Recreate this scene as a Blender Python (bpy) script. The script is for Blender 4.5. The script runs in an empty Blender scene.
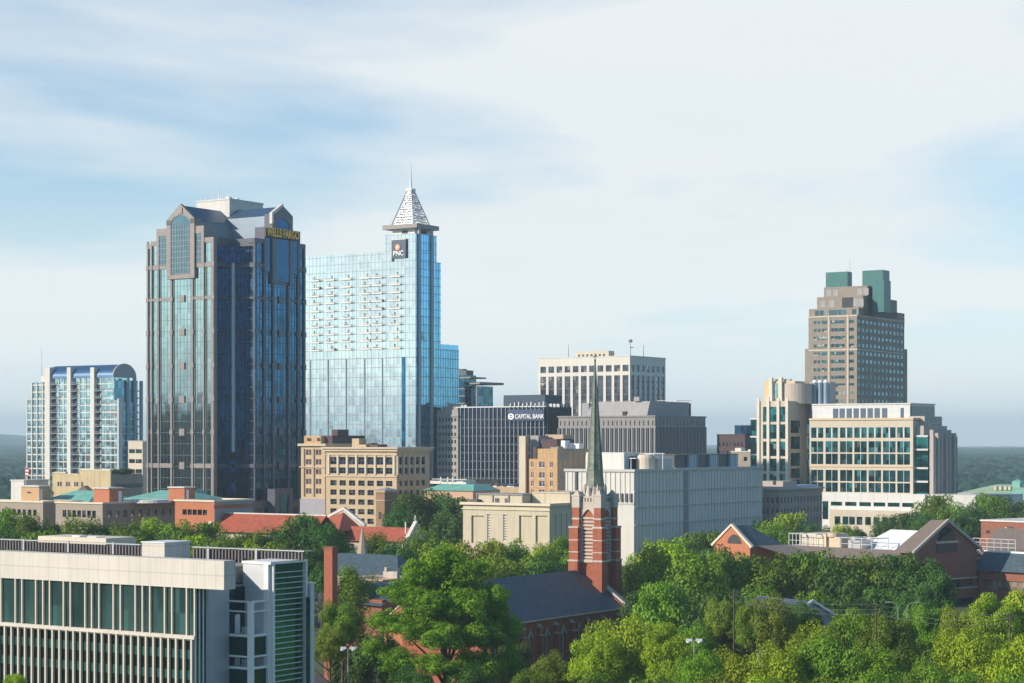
import bpy, math, random
import numpy as np
from mathutils import Vector, Matrix

sc = bpy.context.scene
C = sc.collection
R = math.radians
rnd = random.Random(7)

# ------------------------------------------------------------ camera, sky, sun, exposure
F = 1991.0      # focal length in pixels of a 1024 px wide frame
HC = 46.0       # eye height
HY = 440.0      # horizon row
cam = bpy.data.cameras.new('camera')
camo = bpy.data.objects.new('camera', cam)
C.objects.link(camo)
camo.location = (0, 0, HC)
camo.rotation_euler = (R(90), 0, 0)
cam.sensor_fit = 'HORIZONTAL'
cam.sensor_width = 36
cam.lens = 36 * F / 1024
cam.shift_y = (HY - 341.5) / 1024
cam.clip_start = 1
cam.clip_end = 60000
sc.camera = camo

SUN_AZ = 250.0   # compass-like: direction to the sun, degrees clockwise from +Y
SUN_EL = 24.0
w = bpy.data.worlds.new('World')
sc.world = w
w.use_nodes = True
nt = w.node_tree
nt.nodes.clear()
N = nt.nodes.new
Lk = nt.links.new
out = N('ShaderNodeOutputWorld')
bg = N('ShaderNodeBackground')
bg.inputs[1].default_value = 0.085
Lk(bg.outputs[0], out.inputs[0])
sky = N('ShaderNodeTexSky')
sky.sky_type = 'NISHITA'
sky.sun_disc = False
sky.sun_elevation = R(SUN_EL)
sky.sun_rotation = R(SUN_AZ)
sky.altitude = 100
sky.air_density = 1.0
sky.dust_density = 0.4
sky.ozone_density = 2.0
# thin high cloud sheet: noise on the direction projected to a plane overhead
tc = N('ShaderNodeTexCoord')
sep = N('ShaderNodeSeparateXYZ')
Lk(tc.outputs['Generated'], sep.inputs[0])
mz = N('ShaderNodeMath'); mz.operation = 'MAXIMUM'; mz.inputs[1].default_value = 0.0
Lk(sep.outputs[2], mz.inputs[0])
az = N('ShaderNodeMath'); az.operation = 'ADD'; az.inputs[1].default_value = 0.14
Lk(mz.outputs[0], az.inputs[0])
dx = N('ShaderNodeMath'); dx.operation = 'DIVIDE'; Lk(sep.outputs[0], dx.inputs[0]); Lk(az.outputs[0], dx.inputs[1])
dy = N('ShaderNodeMath'); dy.operation = 'DIVIDE'; Lk(sep.outputs[1], dy.inputs[0]); Lk(az.outputs[0], dy.inputs[1])
cb = N('ShaderNodeCombineXYZ'); Lk(dx.outputs[0], cb.inputs[0]); Lk(dy.outputs[0], cb.inputs[1])
mp = N('ShaderNodeMapping'); mp.inputs['Rotation'].default_value = (0, 0, R(-9)); mp.inputs['Scale'].default_value = (0.75, 1.0, 1); mp.inputs['Location'].default_value = (5.0, 2.3, 0)
Lk(cb.outputs[0], mp.inputs[0])
n1 = N('ShaderNodeTexNoise'); n1.inputs['Scale'].default_value = 0.62; n1.inputs['Detail'].default_value = 9; n1.inputs['Roughness'].default_value = 0.52; n1.inputs['Distortion'].default_value = 0.35
Lk(mp.outputs[0], n1.inputs[0])
cr = N('ShaderNodeValToRGB')
cr.color_ramp.elements[0].position = 0.34; cr.color_ramp.elements[0].color = (0.0, 0.0, 0.0, 1)
cr.color_ramp.elements[1].position = 0.53; cr.color_ramp.elements[1].color = (0.94, 0.94, 0.94, 1)
Lk(n1.outputs[0], cr.inputs[0])
n2 = N('ShaderNodeTexNoise'); n2.inputs['Scale'].default_value = 1.7; n2.inputs['Detail'].default_value = 8
Lk(mp.outputs[0], n2.inputs[0])
cc = N('ShaderNodeMix'); cc.data_type = 'RGBA'
cc.inputs[6].default_value = (8.5, 9.3, 9.7, 1)
cc.inputs[7].default_value = (9.8, 9.8, 9.5, 1)
Lk(n2.outputs[0], cc.inputs[0])
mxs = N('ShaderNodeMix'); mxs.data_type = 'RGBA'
fz = N('ShaderNodeMapRange'); fz.inputs[1].default_value = 0.22; fz.inputs[2].default_value = 0.5; fz.inputs[3].default_value = 1.0; fz.inputs[4].default_value = 0.02  # unseen cloud overhead thinned to cut the fill light
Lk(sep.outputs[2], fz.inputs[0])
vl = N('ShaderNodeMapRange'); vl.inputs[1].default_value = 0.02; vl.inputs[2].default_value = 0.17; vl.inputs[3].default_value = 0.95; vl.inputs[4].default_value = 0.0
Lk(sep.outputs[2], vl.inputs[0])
bk = N('ShaderNodeMapRange'); bk.inputs[1].default_value = -0.85; bk.inputs[2].default_value = -0.5  # cloud and veil removed behind the camera, unseen, to lower the fill
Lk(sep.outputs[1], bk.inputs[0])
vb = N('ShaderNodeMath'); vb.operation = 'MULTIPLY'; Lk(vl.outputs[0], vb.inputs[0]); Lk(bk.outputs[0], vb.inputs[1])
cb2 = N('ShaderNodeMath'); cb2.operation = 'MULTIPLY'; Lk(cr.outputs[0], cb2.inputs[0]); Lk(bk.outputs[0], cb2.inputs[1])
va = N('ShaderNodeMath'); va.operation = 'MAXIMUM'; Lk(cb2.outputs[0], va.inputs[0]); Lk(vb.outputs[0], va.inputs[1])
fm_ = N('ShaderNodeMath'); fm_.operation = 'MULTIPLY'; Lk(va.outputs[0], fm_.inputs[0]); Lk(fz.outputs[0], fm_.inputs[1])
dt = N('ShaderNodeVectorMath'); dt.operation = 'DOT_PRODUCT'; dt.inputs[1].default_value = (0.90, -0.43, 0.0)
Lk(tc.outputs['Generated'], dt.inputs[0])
fd = N('ShaderNodeMapRange'); fd.interpolation_type = 'SMOOTHSTEP'; fd.inputs[1].default_value = 0.2; fd.inputs[2].default_value = 0.75; fd.inputs[3].default_value = 1.0; fd.inputs[4].default_value = 0.3  # behind-right sky kept clearer, out of view, to darken fill on right faces
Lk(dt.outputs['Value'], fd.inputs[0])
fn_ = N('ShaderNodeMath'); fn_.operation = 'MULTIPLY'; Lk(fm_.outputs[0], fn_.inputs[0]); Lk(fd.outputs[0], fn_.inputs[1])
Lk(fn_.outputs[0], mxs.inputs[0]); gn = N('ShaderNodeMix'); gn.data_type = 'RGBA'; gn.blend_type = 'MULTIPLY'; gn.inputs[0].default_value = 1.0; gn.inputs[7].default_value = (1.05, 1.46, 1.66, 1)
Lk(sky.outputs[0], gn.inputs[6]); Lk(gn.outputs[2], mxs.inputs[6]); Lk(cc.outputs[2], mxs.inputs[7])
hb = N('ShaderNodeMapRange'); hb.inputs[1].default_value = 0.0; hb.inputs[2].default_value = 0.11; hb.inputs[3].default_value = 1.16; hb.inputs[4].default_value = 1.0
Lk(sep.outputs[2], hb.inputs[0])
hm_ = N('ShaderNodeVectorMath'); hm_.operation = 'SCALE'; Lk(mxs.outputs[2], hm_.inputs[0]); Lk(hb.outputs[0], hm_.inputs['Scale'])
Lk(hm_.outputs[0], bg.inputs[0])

sun = bpy.data.lights.new('sun', 'SUN')
sun.energy = 5.0
sun.angle = R(0.5)
sun.color = (1.0, 0.88, 0.73)
suno = bpy.data.objects.new('sun', sun)
C.objects.link(suno)
sdir = Vector((math.sin(R(SUN_AZ)) * math.cos(R(SUN_EL)), math.cos(R(SUN_AZ)) * math.cos(R(SUN_EL)), math.sin(R(SUN_EL))))
suno.rotation_euler = (-sdir).to_track_quat('-Z', 'Y').to_euler()
suno.location = sdir * 400

sc.view_settings.view_transform = 'Standard'
sc.view_settings.look = 'None'
sc.view_settings.gamma = 1
sc.view_settings.exposure = 0.2
sc.render.engine = 'CYCLES'
sc.cycles.use_denoising = True
sc.cycles.max_bounces = 6
sc.cycles.volume_bounces = 0
sc.cycles.diffuse_bounces = 2
sc.cycles.glossy_bounces = 3
sc.cycles.transmission_bounces = 3
sc.cycles.sample_clamp_indirect = 6

# ------------------------------------------------------------ helpers
def smooth(a, b, x):
    t = min(1, max(0, (x - a) / (b - a)))
    return t * t * (3 - 2 * t)

def ground_z(x, y):
    g = 8 * smooth(350, 460, y) - 28 * smooth(950, 1600, y)
    return g

def world_at(px, Y):
    return ((px - 512) / F * Y, Y)

def z_of(py, Y):
    return HC - (py - HY) * Y / F

class MB:
    def __init__(s):
        s.v = []; s.f = []
    def box(s, x0, x1, y0, y1, z0, z1):
        if x0 > x1: x0, x1 = x1, x0
        if y0 > y1: y0, y1 = y1, y0
        if z0 > z1: z0, z1 = z1, z0
        k = len(s.v)
        s.v += [(x0, y0, z0), (x1, y0, z0), (x1, y1, z0), (x0, y1, z0), (x0, y0, z1), (x1, y0, z1), (x1, y1, z1), (x0, y1, z1)]
        s.f += [(k, k+3, k+2, k+1), (k+4, k+5, k+6, k+7), (k, k+1, k+5, k+4), (k+1, k+2, k+6, k+5), (k+2, k+3, k+7, k+6), (k+3, k, k+4, k+7)]
        return s
    def poly(s, pts):
        k = len(s.v); s.v += [tuple(p) for p in pts]; s.f.append(tuple(range(k, k + len(pts)))); return s
    def prism(s, pts, vec):
        """closed prism: polygon pts (3D list) swept along vec"""
        n = len(pts); k = len(s.v)
        vx = Vector(vec)
        nrm = Vector((0, 0, 0))
        P = [Vector(p) for p in pts]
        for i in range(n):
            nrm += P[i].cross(P[(i + 1) % n])
        if nrm.dot(vx) > 0:
            P = P[::-1]
        s.v += [tuple(p) for p in P] + [tuple(p + vx) for p in P]
        s.f.append(tuple(range(k, k + n)))
        s.f.append(tuple(range(k + 2 * n - 1, k + n - 1, -1)))
        for i in range(n):
            j = (i + 1) % n
            s.f.append((k + j, k + i, k + n + i, k + n + j))
        return s
    def tube(s, p0, p1, r0, r1=None, n=8, cap=True):
        r1 = r0 if r1 is None else r1
        p0 = Vector(p0); p1 = Vector(p1)
        d = (p1 - p0)
        if d.length < 1e-6: return s
        d.normalize()
        a = d.orthogonal().normalized(); b = d.cross(a)
        k = len(s.v)
        for p, r in ((p0, r0), (p1, r1)):
            for i in range(n):
                t = 2 * math.pi * i / n
                s.v.append(tuple(p + a * (r * math.cos(t)) + b * (r * math.sin(t))))
        for i in range(n):
            j = (i + 1) % n
            s.f.append((k + i, k + j, k + n + j, k + n + i))
        if cap:
            s.f.append(tuple(range(k + n - 1, k - 1, -1)))
            s.f.append(tuple(range(k + n, k + 2 * n)))
        return s
    def frustum(s, cx, cy, z0, z1, r0, r1, n=8, ph=0.0):
        k = len(s.v)
        for z, r in ((z0, r0), (z1, r1)):
            for i in range(n):
                t = ph + 2 * math.pi * i / n
                s.v.append((cx + r * math.cos(t), cy + r * math.sin(t), z))
        for i in range(n):
            j = (i + 1) % n
            s.f.append((k + i, k + j, k + n + j, k + n + i))
        s.f.append(tuple(range(k + n - 1, k - 1, -1)))
        s.f.append(tuple(range(k + n, k + 2 * n)))
        return s
    def mesh(s, name, mat, dz=0.0):
        me = bpy.data.meshes.new(name)
        v = s.v if not dz else [(x, y, z + dz) for x, y, z in s.v]
        me.from_pydata(v, [], s.f)
        if mat: me.materials.append(mat)
        me.update()
        return me

def tag(o, label=None, cat=None, group=None, kind=None):
    if label: o['label'] = label
    if cat: o['category'] = cat
    if group: o['group'] = group
    if kind: o['kind'] = kind
    return o

def link(name, me, parent=None, loc=(0, 0, 0), rot=(0, 0, 0)):
    o = bpy.data.objects.new(name, me)
    C.objects.link(o)
    if parent: o.parent = parent
    o.location = loc
    o.rotation_euler = rot
    return o

TH = R(-33.2)

SPLIT = {'window', 'side_window', 'window_sill', 'terrace_chair', 'balcony_panel', 'parapet_posts', 'buttress', 'buttress_cap', 'pinnacle', 'chiller_panel', 'roof_vent', 'rooftop_antenna', 'blind_panel', 'setback_window', 'penthouse_louvre', 'upper_window', 'fin', 'slot', 'penthouse_opening', 'louvre_door', 'grey_pier', 'rib', 'corner_buttress', 'pyramid_screen', 'stone_sill', 'penthouse_panel', 'stair_housing', 'rooftop_dish', 'air_handler', 'rooftop_unit', 'balcony_deck', 'balcony_door', 'vent_grille', 'plant_frame', 'screen_backing', 'stepped_parapet', 'belfry_opening', 'window_tracery', 'dark_pilaster', 'side_glazing_x', 'skylight', 'drum_glazing', 'copper_roof', 'rooftop_frame', 'upper_block', 'setback_tier', 'louvre_screen', 'parapet_post', 'pilaster', 'screen_frame_x', 'cross_finial', 'wall_x', 'penthouse', 'louvre', 'floor_bands', 'stone_bands', 'joint_bands', 'side_fins'}
def clusters(mb):
    """split a builder into groups of touching pieces"""
    n = len(mb.v); par = list(range(n))
    def fd(a):
        while par[a] != a: par[a] = par[par[a]]; a = par[a]
        return a
    for f in mb.f:
        for i in f[1:]: par[fd(i)] = fd(f[0])
    comp = {}
    for i in range(n): comp.setdefault(fd(i), []).append(i)
    items = [(k, [min(mb.v[i][q] for i in vs) for q in range(3)], [max(mb.v[i][q] for i in vs) for q in range(3)]) for k, vs in comp.items()]
    if len(items) > 400 or len(items) < 2: return [mb]
    g = list(range(len(items)))
    def gf(a):
        while g[a] != a: a = g[a]
        return a
    for a in range(len(items)):
        for b in range(a + 1, len(items)):
            if all(items[a][1][q] - .03 <= items[b][2][q] and items[b][1][q] - .03 <= items[a][2][q] for q in range(3)): g[gf(b)] = gf(a)
    grp = {items[a][0]: gf(a) for a in range(len(items))}
    outs = {}
    mp_ = {}
    for i in range(n):
        m = outs.setdefault(grp[fd(i)], MB()); mp_[i] = len(m.v); m.v.append(mb.v[i])
    for f in mb.f: outs[grp[fd(f[0])]].f.append(tuple(mp_[i] for i in f))
    r = list(outs.values())
    return r if len(r) <= 100 else [mb]

class Thing:
    """an Empty at the base of a thing; local x runs along its sunlit front, y runs back"""
    def __init__(s, name, label, cat, px, Y, th=TH, group=None, base=None):
        s.X, s.Y = world_at(px, Y)
        s.th = th
        s.u = (math.cos(th), math.sin(th)); s.w = (-math.sin(th), math.cos(th))
        s.base = ground_z(s.X, s.Y) if base is None else base
        s.root = tag(link(name, None, None, (s.X, s.Y, s.base), (0, 0, th)), label, cat, group)
        s.root.empty_display_size = 1
        s.z0 = s.base - 0.5
        s.cache = {}
        s.nwin = {}
        s.over = {}
    def a(s, px, b=0.0):
        t = (px - 512) / F
        return (t * (s.Y + b * s.w[1]) - s.X - b * s.w[0]) / (s.u[0] - t * s.u[1])
    def b(s, px, a=0.0):
        t = (px - 512) / F
        return (t * (s.Y + a * s.u[1]) - s.X - a * s.u[0]) / (s.w[0] - t * s.w[1])
    def z(s, py, a=0.0, b=0.0):
        return HC - (py - HY) * (s.Y + a * s.u[1] + b * s.w[1]) / F
    def part(s, name, mb, mat, parent=None, kind=None, label=None):
        dz = -s.base
        if name in SPLIT and kind is None:
            o = None
            for piece in clusters(mb):
                o = link(name, piece.mesh(name, mat, dz), parent or s.root)
            return o
        o = link(name, mb.mesh(name, mat, dz), parent or s.root)
        if kind: o['kind'] = kind
        if label: o['label'] = label
        return o
    def inst(s, name, key, make, mat, loc, parent=None, limit=100, rot=(0, 0, 0)):
        """small repeated part sharing one mesh; make() returns an MB built around its own origin"""
        n = s.nwin.get(name, 0)
        s.nwin[name] = n + 1
        if key not in s.cache:
            s.cache[key] = make()
        if n >= limit:
            m = s.over.setdefault((name, mat.name), (MB(), mat, name))[0]
            k = len(m.v); g = s.cache[key] if isinstance(s.cache[key], MB) else s.cache[key][0]
            m.v += [(x + loc[0], y + loc[1], z + loc[2]) for x, y, z in g.v]
            m.f += [tuple(i + k for i in f) for f in g.f]
            return None
        c = s.cache[key]
        if isinstance(c, MB):
            c = (c, c.mesh(name, mat)); s.cache[key] = c
        return link(name, c[1], parent or s.root, (loc[0], loc[1], loc[2] - s.base), rot)
    def done(s):
        for (name, _), (m, mat, nm) in s.over.items():
            s.part(nm, m, mat, kind='stuff')
        s.over = {}

def bxF(mb, face, s0, s1, d0, d1, z0, z1):
    """box on a face: face=('F',y0) fronts -y, face=('R',x0) fronts +x; d runs inwards"""
    if face[0] == 'F': mb.box(s0, s1, face[1] + d0, face[1] + d1, z0, z1)
    else: mb.box(face[1] - d1, face[1] - d0, s0, s1, z0, z1)

def skin(mb, face, s0, s1, z0, z1, ops, t=0.4):
    ss = sorted({s0, s1} | {o[0] for o in ops} | {o[1] for o in ops})
    zs = sorted({z0, z1} | {o[2] for o in ops} | {o[3] for o in ops})
    ss = [q for q in ss if s0 <= q <= s1]; zs = [q for q in zs if z0 <= q <= z1]
    for i in range(len(zs) - 1):
        zc = (zs[i] + zs[i + 1]) / 2
        row = [o for o in ops if o[2] < zc < o[3]]
        run = None
        for j in range(len(ss) - 1):
            c = (ss[j] + ss[j + 1]) / 2
            solid = not any(o[0] < c < o[1] for o in row)
            if solid and run is None: run = ss[j]
            if not solid and run is not None:
                bxF(mb, face, run, ss[j], 0, t, zs[i], zs[i + 1]); run = None
        if run is not None: bxF(mb, face, run, ss[-1], 0, t, zs[i], zs[i + 1])

def wins(T, face, ops, mat, t=0.4, name='window', sub=0, limit=100, frame=None):
    """a window object in each opening; sub = number of vertical glazing bars"""
    for (sa, sb, za, zb) in ops:
        wd = round(sb - sa, 2); ht = round(zb - za, 2)
        def mk(wd=wd, ht=ht):
            m = MB()
            if face[0] == 'F': m.box(-wd/2, wd/2, -0.05, 0.05, -ht/2, ht/2)
            else: m.box(-0.05, 0.05, -wd/2, wd/2, -ht/2, ht/2)
            return m
        c = ((sa + sb) / 2, (za + zb) / 2)
        loc = (c[0], face[1] + t - 0.08, c[1]) if face[0] == 'F' else (face[1] - t + 0.08, c[0], c[1])
        T.inst(name, (name, face[0], wd, ht, mat.name), mk, mat, loc, limit=limit)

def grid_ops(cs, wd, rows):
    return [(c - wd / 2, c + wd / 2, r0, r1) for c in cs for (r0, r1) in rows]

def lin(a, b, n):
    return [a + (b - a) * i / (n - 1) for i in range(n)]

# ------------------------------------------------------------ materials
def pmat(name, col, rough=0.8, metal=0.0, var=0.12, scale=0.25, bump=0.0, spec=None, streak=0.0, objrand=0.0, jz=0.0, jx=0.0, jdark=0.75, col2=None):
    m = bpy.data.materials.new(name); m.use_nodes = True
    t = m.node_tree; n = t.nodes; b = n['Principled BSDF']
    b.inputs['Roughness'].default_value = rough
    b.inputs['Metallic'].default_value = metal
    if spec is not None: b.inputs['Specular IOR Level'].default_value = spec
    co = n.new('ShaderNodeTexCoord')
    nz = n.new('ShaderNodeTexNoise'); nz.inputs['Scale'].default_value = scale; nz.inputs['Detail'].default_value = 6; nz.inputs['Roughness'].default_value = 0.65
    t.links.new(co.outputs['Object'], nz.inputs[0])
    mix = n.new('ShaderNodeMix'); mix.data_type = 'RGBA'
    lo = tuple(max(0, c * (1 - var)) for c in col) + (1,); hi = tuple(min(1, c * (1 + var)) for c in (col2 or col)) + (1,)
    mix.inputs[6].default_value = lo; mix.inputs[7].default_value = hi
    mr = n.new('ShaderNodeMapRange'); mr.inputs[1].default_value = 0.3; mr.inputs[2].default_value = 0.7
    t.links.new(nz.outputs[0], mr.inputs[0]); t.links.new(mr.outputs[0], mix.inputs[0])
    cur = mix.outputs[2]
    def mul(cur, fac_socket, dark):
        mm = n.new('ShaderNodeMix'); mm.data_type = 'RGBA'; mm.blend_type = 'MULTIPLY'
        mm.inputs[7].default_value = (dark, dark, dark, 1)
        t.links.new(cur, mm.inputs[6]); t.links.new(fac_socket, mm.inputs[0])
        return mm.outputs[2]
    if streak:
        mpn = n.new('ShaderNodeMapping'); mpn.inputs['Scale'].default_value = (1.3, 1.3, 0.07)
        t.links.new(co.outputs['Object'], mpn.inputs[0])
        ns = n.new('ShaderNodeTexNoise'); ns.inputs['Scale'].default_value = 1.0; ns.inputs['Detail'].default_value = 4
        t.links.new(mpn.outputs[0], ns.inputs[0])
        m2 = n.new('ShaderNodeMapRange'); m2.inputs[1].default_value = 0.5; m2.inputs[2].default_value = 0.75; m2.inputs[4].default_value = streak
        t.links.new(ns.outputs[0], m2.inputs[0])
        cur = mul(cur, m2.outputs[0], 0.45)
    if objrand:
        oi = n.new('ShaderNodeObjectInfo')
        m3 = n.new('ShaderNodeMath'); m3.operation = 'MULTIPLY'; m3.inputs[1].default_value = objrand
        t.links.new(oi.outputs['Random'], m3.inputs[0])
        cur = mul(cur, m3.outputs[0], 0.2)
    def joint(cur, axis, step, wid):
        sp = n.new('ShaderNodeSeparateXYZ'); t.links.new(co.outputs['Object'], sp.inputs[0])
        if axis == 'xy':
            ad = n.new('ShaderNodeMath'); ad.operation = 'ADD'; t.links.new(sp.outputs[0], ad.inputs[0]); t.links.new(sp.outputs[1], ad.inputs[1]); src = ad.outputs[0]
        else: src = sp.outputs[2]
        md = n.new('ShaderNodeMath'); md.operation = 'FLOORED_MODULO'; md.inputs[1].default_value = step
        t.links.new(src, md.inputs[0])
        ls = n.new('ShaderNodeMath'); ls.operation = 'LESS_THAN'; ls.inputs[1].default_value = wid
        t.links.new(md.outputs[0], ls.inputs[0])
        return mul(cur, ls.outputs[0], jdark)
    if jz: cur = joint(cur, 'z', jz, max(0.05, jz * 0.06))
    if jx: cur = joint(cur, 'xy', jx, max(0.05, jx * 0.06))
    t.links.new(cur, b.inputs['Base Color'])
    if bump:
        bp = n.new('ShaderNodeBump'); bp.inputs['Strength'].default_value = bump; bp.inputs['Distance'].default_value = 0.2
        nb = n.new('ShaderNodeTexNoise'); nb.inputs['Scale'].default_value = 2.5; nb.inputs['Detail'].default_value = 5
        t.links.new(co.outputs['Object'], nb.inputs[0]); t.links.new(nb.outputs[0], bp.inputs['Height'])
        t.links.new(bp.outputs[0], b.inputs['Normal'])
    return m

def glass(name, tint, pw=1.5, ph=4.0, metal=1.0, rough=0.05, var=0.25, tilt=0.02, wave=0.0, blinds=0.0, blindcol=(0.5, 0.5, 0.45)):
    """reflective coated glazing whose panes differ a little in tint and tilt"""
    m = bpy.data.materials.new(name); m.use_nodes = True
    t = m.node_tree; n = t.nodes; b = n['Principled BSDF']
    b.inputs['Roughness'].default_value = rough; b.inputs['Metallic'].default_value = metal
    co = n.new('ShaderNodeTexCoord')
    of = n.new('ShaderNodeVectorMath'); of.operation = 'ADD'; of.inputs[1].default_value = (0.173, 0.391, 0.217)
    t.links.new(co.outputs['Object'], of.inputs[0])
    sn = n.new('ShaderNodeVectorMath'); sn.operation = 'SNAP'; sn.inputs[1].default_value = (pw, pw, ph)
    t.links.new(of.outputs[0], sn.inputs[0])
    oi = n.new('ShaderNodeObjectInfo')
    ad = n.new('ShaderNodeVectorMath'); ad.operation = 'ADD'
    t.links.new(sn.outputs[0], ad.inputs[0]); t.links.new(oi.outputs['Random'], ad.inputs[1])
    wn = n.new('ShaderNodeTexWhiteNoise'); t.links.new(ad.outputs[0], wn.inputs[0])
    mix = n.new('ShaderNodeMix'); mix.data_type = 'RGBA'
    mix.inputs[6].default_value = tuple(c * (1 - var) for c in tint) + (1,)
    mix.inputs[7].default_value = tuple(min(1, c * (1 + var)) for c in tint) + (1,)
    t.links.new(wn.outputs['Value'], mix.inputs[0])
    cur = mix.outputs[2]
    if blinds:
        s2 = n.new('ShaderNodeSeparateXYZ'); t.links.new(wn.outputs['Color'], s2.inputs[0])
        gt = n.new('ShaderNodeMath'); gt.operation = 'GREATER_THAN'; gt.inputs[1].default_value = 1 - blinds
        t.links.new(s2.outputs[1], gt.inputs[0])
        mb_ = n.new('ShaderNodeMix'); mb_.data_type = 'RGBA'; mb_.inputs[7].default_value = blindcol + (1,)
        t.links.new(gt.outputs[0], mb_.inputs[0]); t.links.new(cur, mb_.inputs[6]); cur = mb_.outputs[2]
    t.links.new(cur, b.inputs['Base Color'])
    sub = n.new('ShaderNodeVectorMath'); sub.operation = 'SUBTRACT'; sub.inputs[1].default_value = (0.5, 0.5, 0.5)
    t.links.new(wn.outputs['Color'], sub.inputs[0])
    scl = n.new('ShaderNodeVectorMath'); scl.operation = 'SCALE'; scl.inputs['Scale'].default_value = tilt
    t.links.new(sub.outputs[0], scl.inputs[0])
    ge = n.new('ShaderNodeNewGeometry')
    a2 = n.new('ShaderNodeVectorMath'); a2.operation = 'ADD'
    t.links.new(ge.outputs['Normal'], a2.inputs[0]); t.links.new(scl.outputs[0], a2.inputs[1])
    cur2 = a2.outputs[0]
    if wave:
        nw = n.new('ShaderNodeTexNoise'); nw.inputs['Scale'].default_value = 0.35; nw.inputs['Detail'].default_value = 2
        t.links.new(co.outputs['Object'], nw.inputs[0])
        s3 = n.new('ShaderNodeVectorMath'); s3.operation = 'SUBTRACT'; s3.inputs[1].default_value = (0.5, 0.5, 0.5); t.links.new(nw.outputs['Color'], s3.inputs[0])
        s4 = n.new('ShaderNodeVectorMath'); s4.operation = 'SCALE'; s4.inputs['Scale'].default_value = wave; t.links.new(s3.outputs[0], s4.inputs[0])
        a3 = n.new('ShaderNodeVectorMath'); a3.operation = 'ADD'; t.links.new(cur2, a3.inputs[0]); t.links.new(s4.outputs[0], a3.inputs[1]); cur2 = a3.outputs[0]
    nm = n.new('ShaderNodeVectorMath'); nm.operation = 'NORMALIZE'; t.links.new(cur2, nm.inputs[0])
    t.links.new(nm.outputs[0], b.inputs['Normal'])
    return m

M = {}
M['granite'] = pmat('pink granite', (0.25, 0.215, 0.20), 0.35, var=0.15, scale=0.6)
M['granite_shaded'] = pmat('shaded pink granite', (0.075, 0.08, 0.115), 0.35, var=0.15, scale=0.6)  # right-face copy of the pink granite, its shade put into the colour
M['cream'] = pmat('cream precast concrete', (0.56, 0.49, 0.385), 0.8, var=0.08, scale=0.12, streak=0.25)
M['cream_panel'] = pmat('cream stone panels', (0.59, 0.55, 0.49), 0.75, var=0.09, scale=0.12, jz=2.6, jx=1.6, jdark=0.84, streak=0.22)
M['beige'] = pmat('beige stone', (0.55, 0.48, 0.35), 0.85, var=0.08, scale=0.1, streak=0.3, jx=1.9, jdark=0.9)
M['tan'] = pmat('tan limestone', (0.50, 0.38, 0.24), 0.85, var=0.10, scale=0.3, streak=0.3, jz=0.9, jdark=0.92)
M['yellow'] = pmat('yellow stucco', (0.52, 0.42, 0.25), 0.9, var=0.12, scale=0.3, streak=0.5)
M['white'] = pmat('white painted concrete', (0.61, 0.59, 0.55), 0.7, var=0.06, scale=0.15, streak=0.3)
M['white_ribbed'] = pmat('white ribbed concrete', (0.62, 0.60, 0.55), 0.75, var=0.05, scale=0.08, streak=0.25)
M['metalpanel'] = pmat('pale metal panel', (0.52, 0.53, 0.54), 0.45, metal=0.3, var=0.05, scale=0.1, jz=1.8, jx=2.4, jdark=0.85)
M['grey'] = pmat('grey concrete', (0.27, 0.26, 0.26), 0.85, var=0.08, scale=0.15, streak=0.5)
M['stone'] = pmat('grey brown stone', (0.33, 0.28, 0.23), 0.9, var=0.12, scale=0.4, streak=0.3, jz=0.7, jdark=0.9)
M['brick'] = pmat('red brick', (0.34, 0.105, 0.055), 0.9, var=0.18, scale=1.2, jz=0.3, jdark=0.88, streak=0.25)
M['brick_orange'] = pmat('orange brick', (0.46, 0.17, 0.085), 0.9, var=0.15, scale=1.0, jz=0.3, jdark=0.9, streak=0.2)
M['brick_tan'] = pmat('orange tan brick', (0.52, 0.33, 0.17), 0.9, var=0.14, scale=0.7, jz=0.35, jdark=0.9, streak=0.5)
M['brick_brown'] = pmat('brown brick', (0.26, 0.10, 0.065), 0.9, var=0.15, scale=1.0, jz=0.3, jdark=0.9)
M['purple'] = pmat('purple brown brick', (0.095, 0.060, 0.062), 0.9, var=0.15, scale=0.5)
M['slate'] = pmat('blue slate roof', (0.060, 0.092, 0.115), 0.6, var=0.35, scale=1.1, jz=0.35, jdark=0.7)
M['slate_grey'] = pmat('grey brown shingle', (0.14, 0.115, 0.10), 0.75, var=0.2, scale=1.5, jz=0.4, jdark=0.75)
M['redtile'] = pmat('red tile roof', (0.36, 0.085, 0.045), 0.85, var=0.25, scale=1.0, jz=0.4, jdark=0.75, streak=0.3)
M['copper'] = pmat('green copper', (0.17, 0.42, 0.34), 0.7, var=0.2, scale=0.35, streak=0.4)
M['copper_dark'] = pmat('weathered dark copper', (0.15, 0.23, 0.17), 0.6, var=0.5, scale=0.45, col2=(0.42, 0.47, 0.36))
M['copper_glass'] = pmat('green metal cladding', (0.028, 0.115, 0.11), 0.4, metal=0.4, var=0.12, scale=0.3, jx=2.2, jdark=0.8)
M['bluemetal'] = pmat('blue metal roof', (0.02, 0.085, 0.19), 0.4, metal=0.3, var=0.1, scale=0.3, jx=1.2, jdark=0.75)
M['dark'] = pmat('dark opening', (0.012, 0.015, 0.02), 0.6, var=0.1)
M['darkmetal'] = pmat('dark grey metal', (0.08, 0.085, 0.09), 0.5, metal=0.5, var=0.1)
M['roofing'] = pmat('roof gravel', (0.30, 0.28, 0.26), 0.95, var=0.2, scale=0.3)
M['roofpale'] = pmat('pale roof membrane', (0.60, 0.58, 0.54), 0.9, var=0.12, scale=0.2)
M['rooftan'] = pmat('tan roof membrane', (0.42, 0.30, 0.22), 0.9, var=0.2, scale=0.2)
M['steel'] = pmat('galvanised steel', (0.45, 0.46, 0.47), 0.4, metal=0.6, var=0.1)
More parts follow.
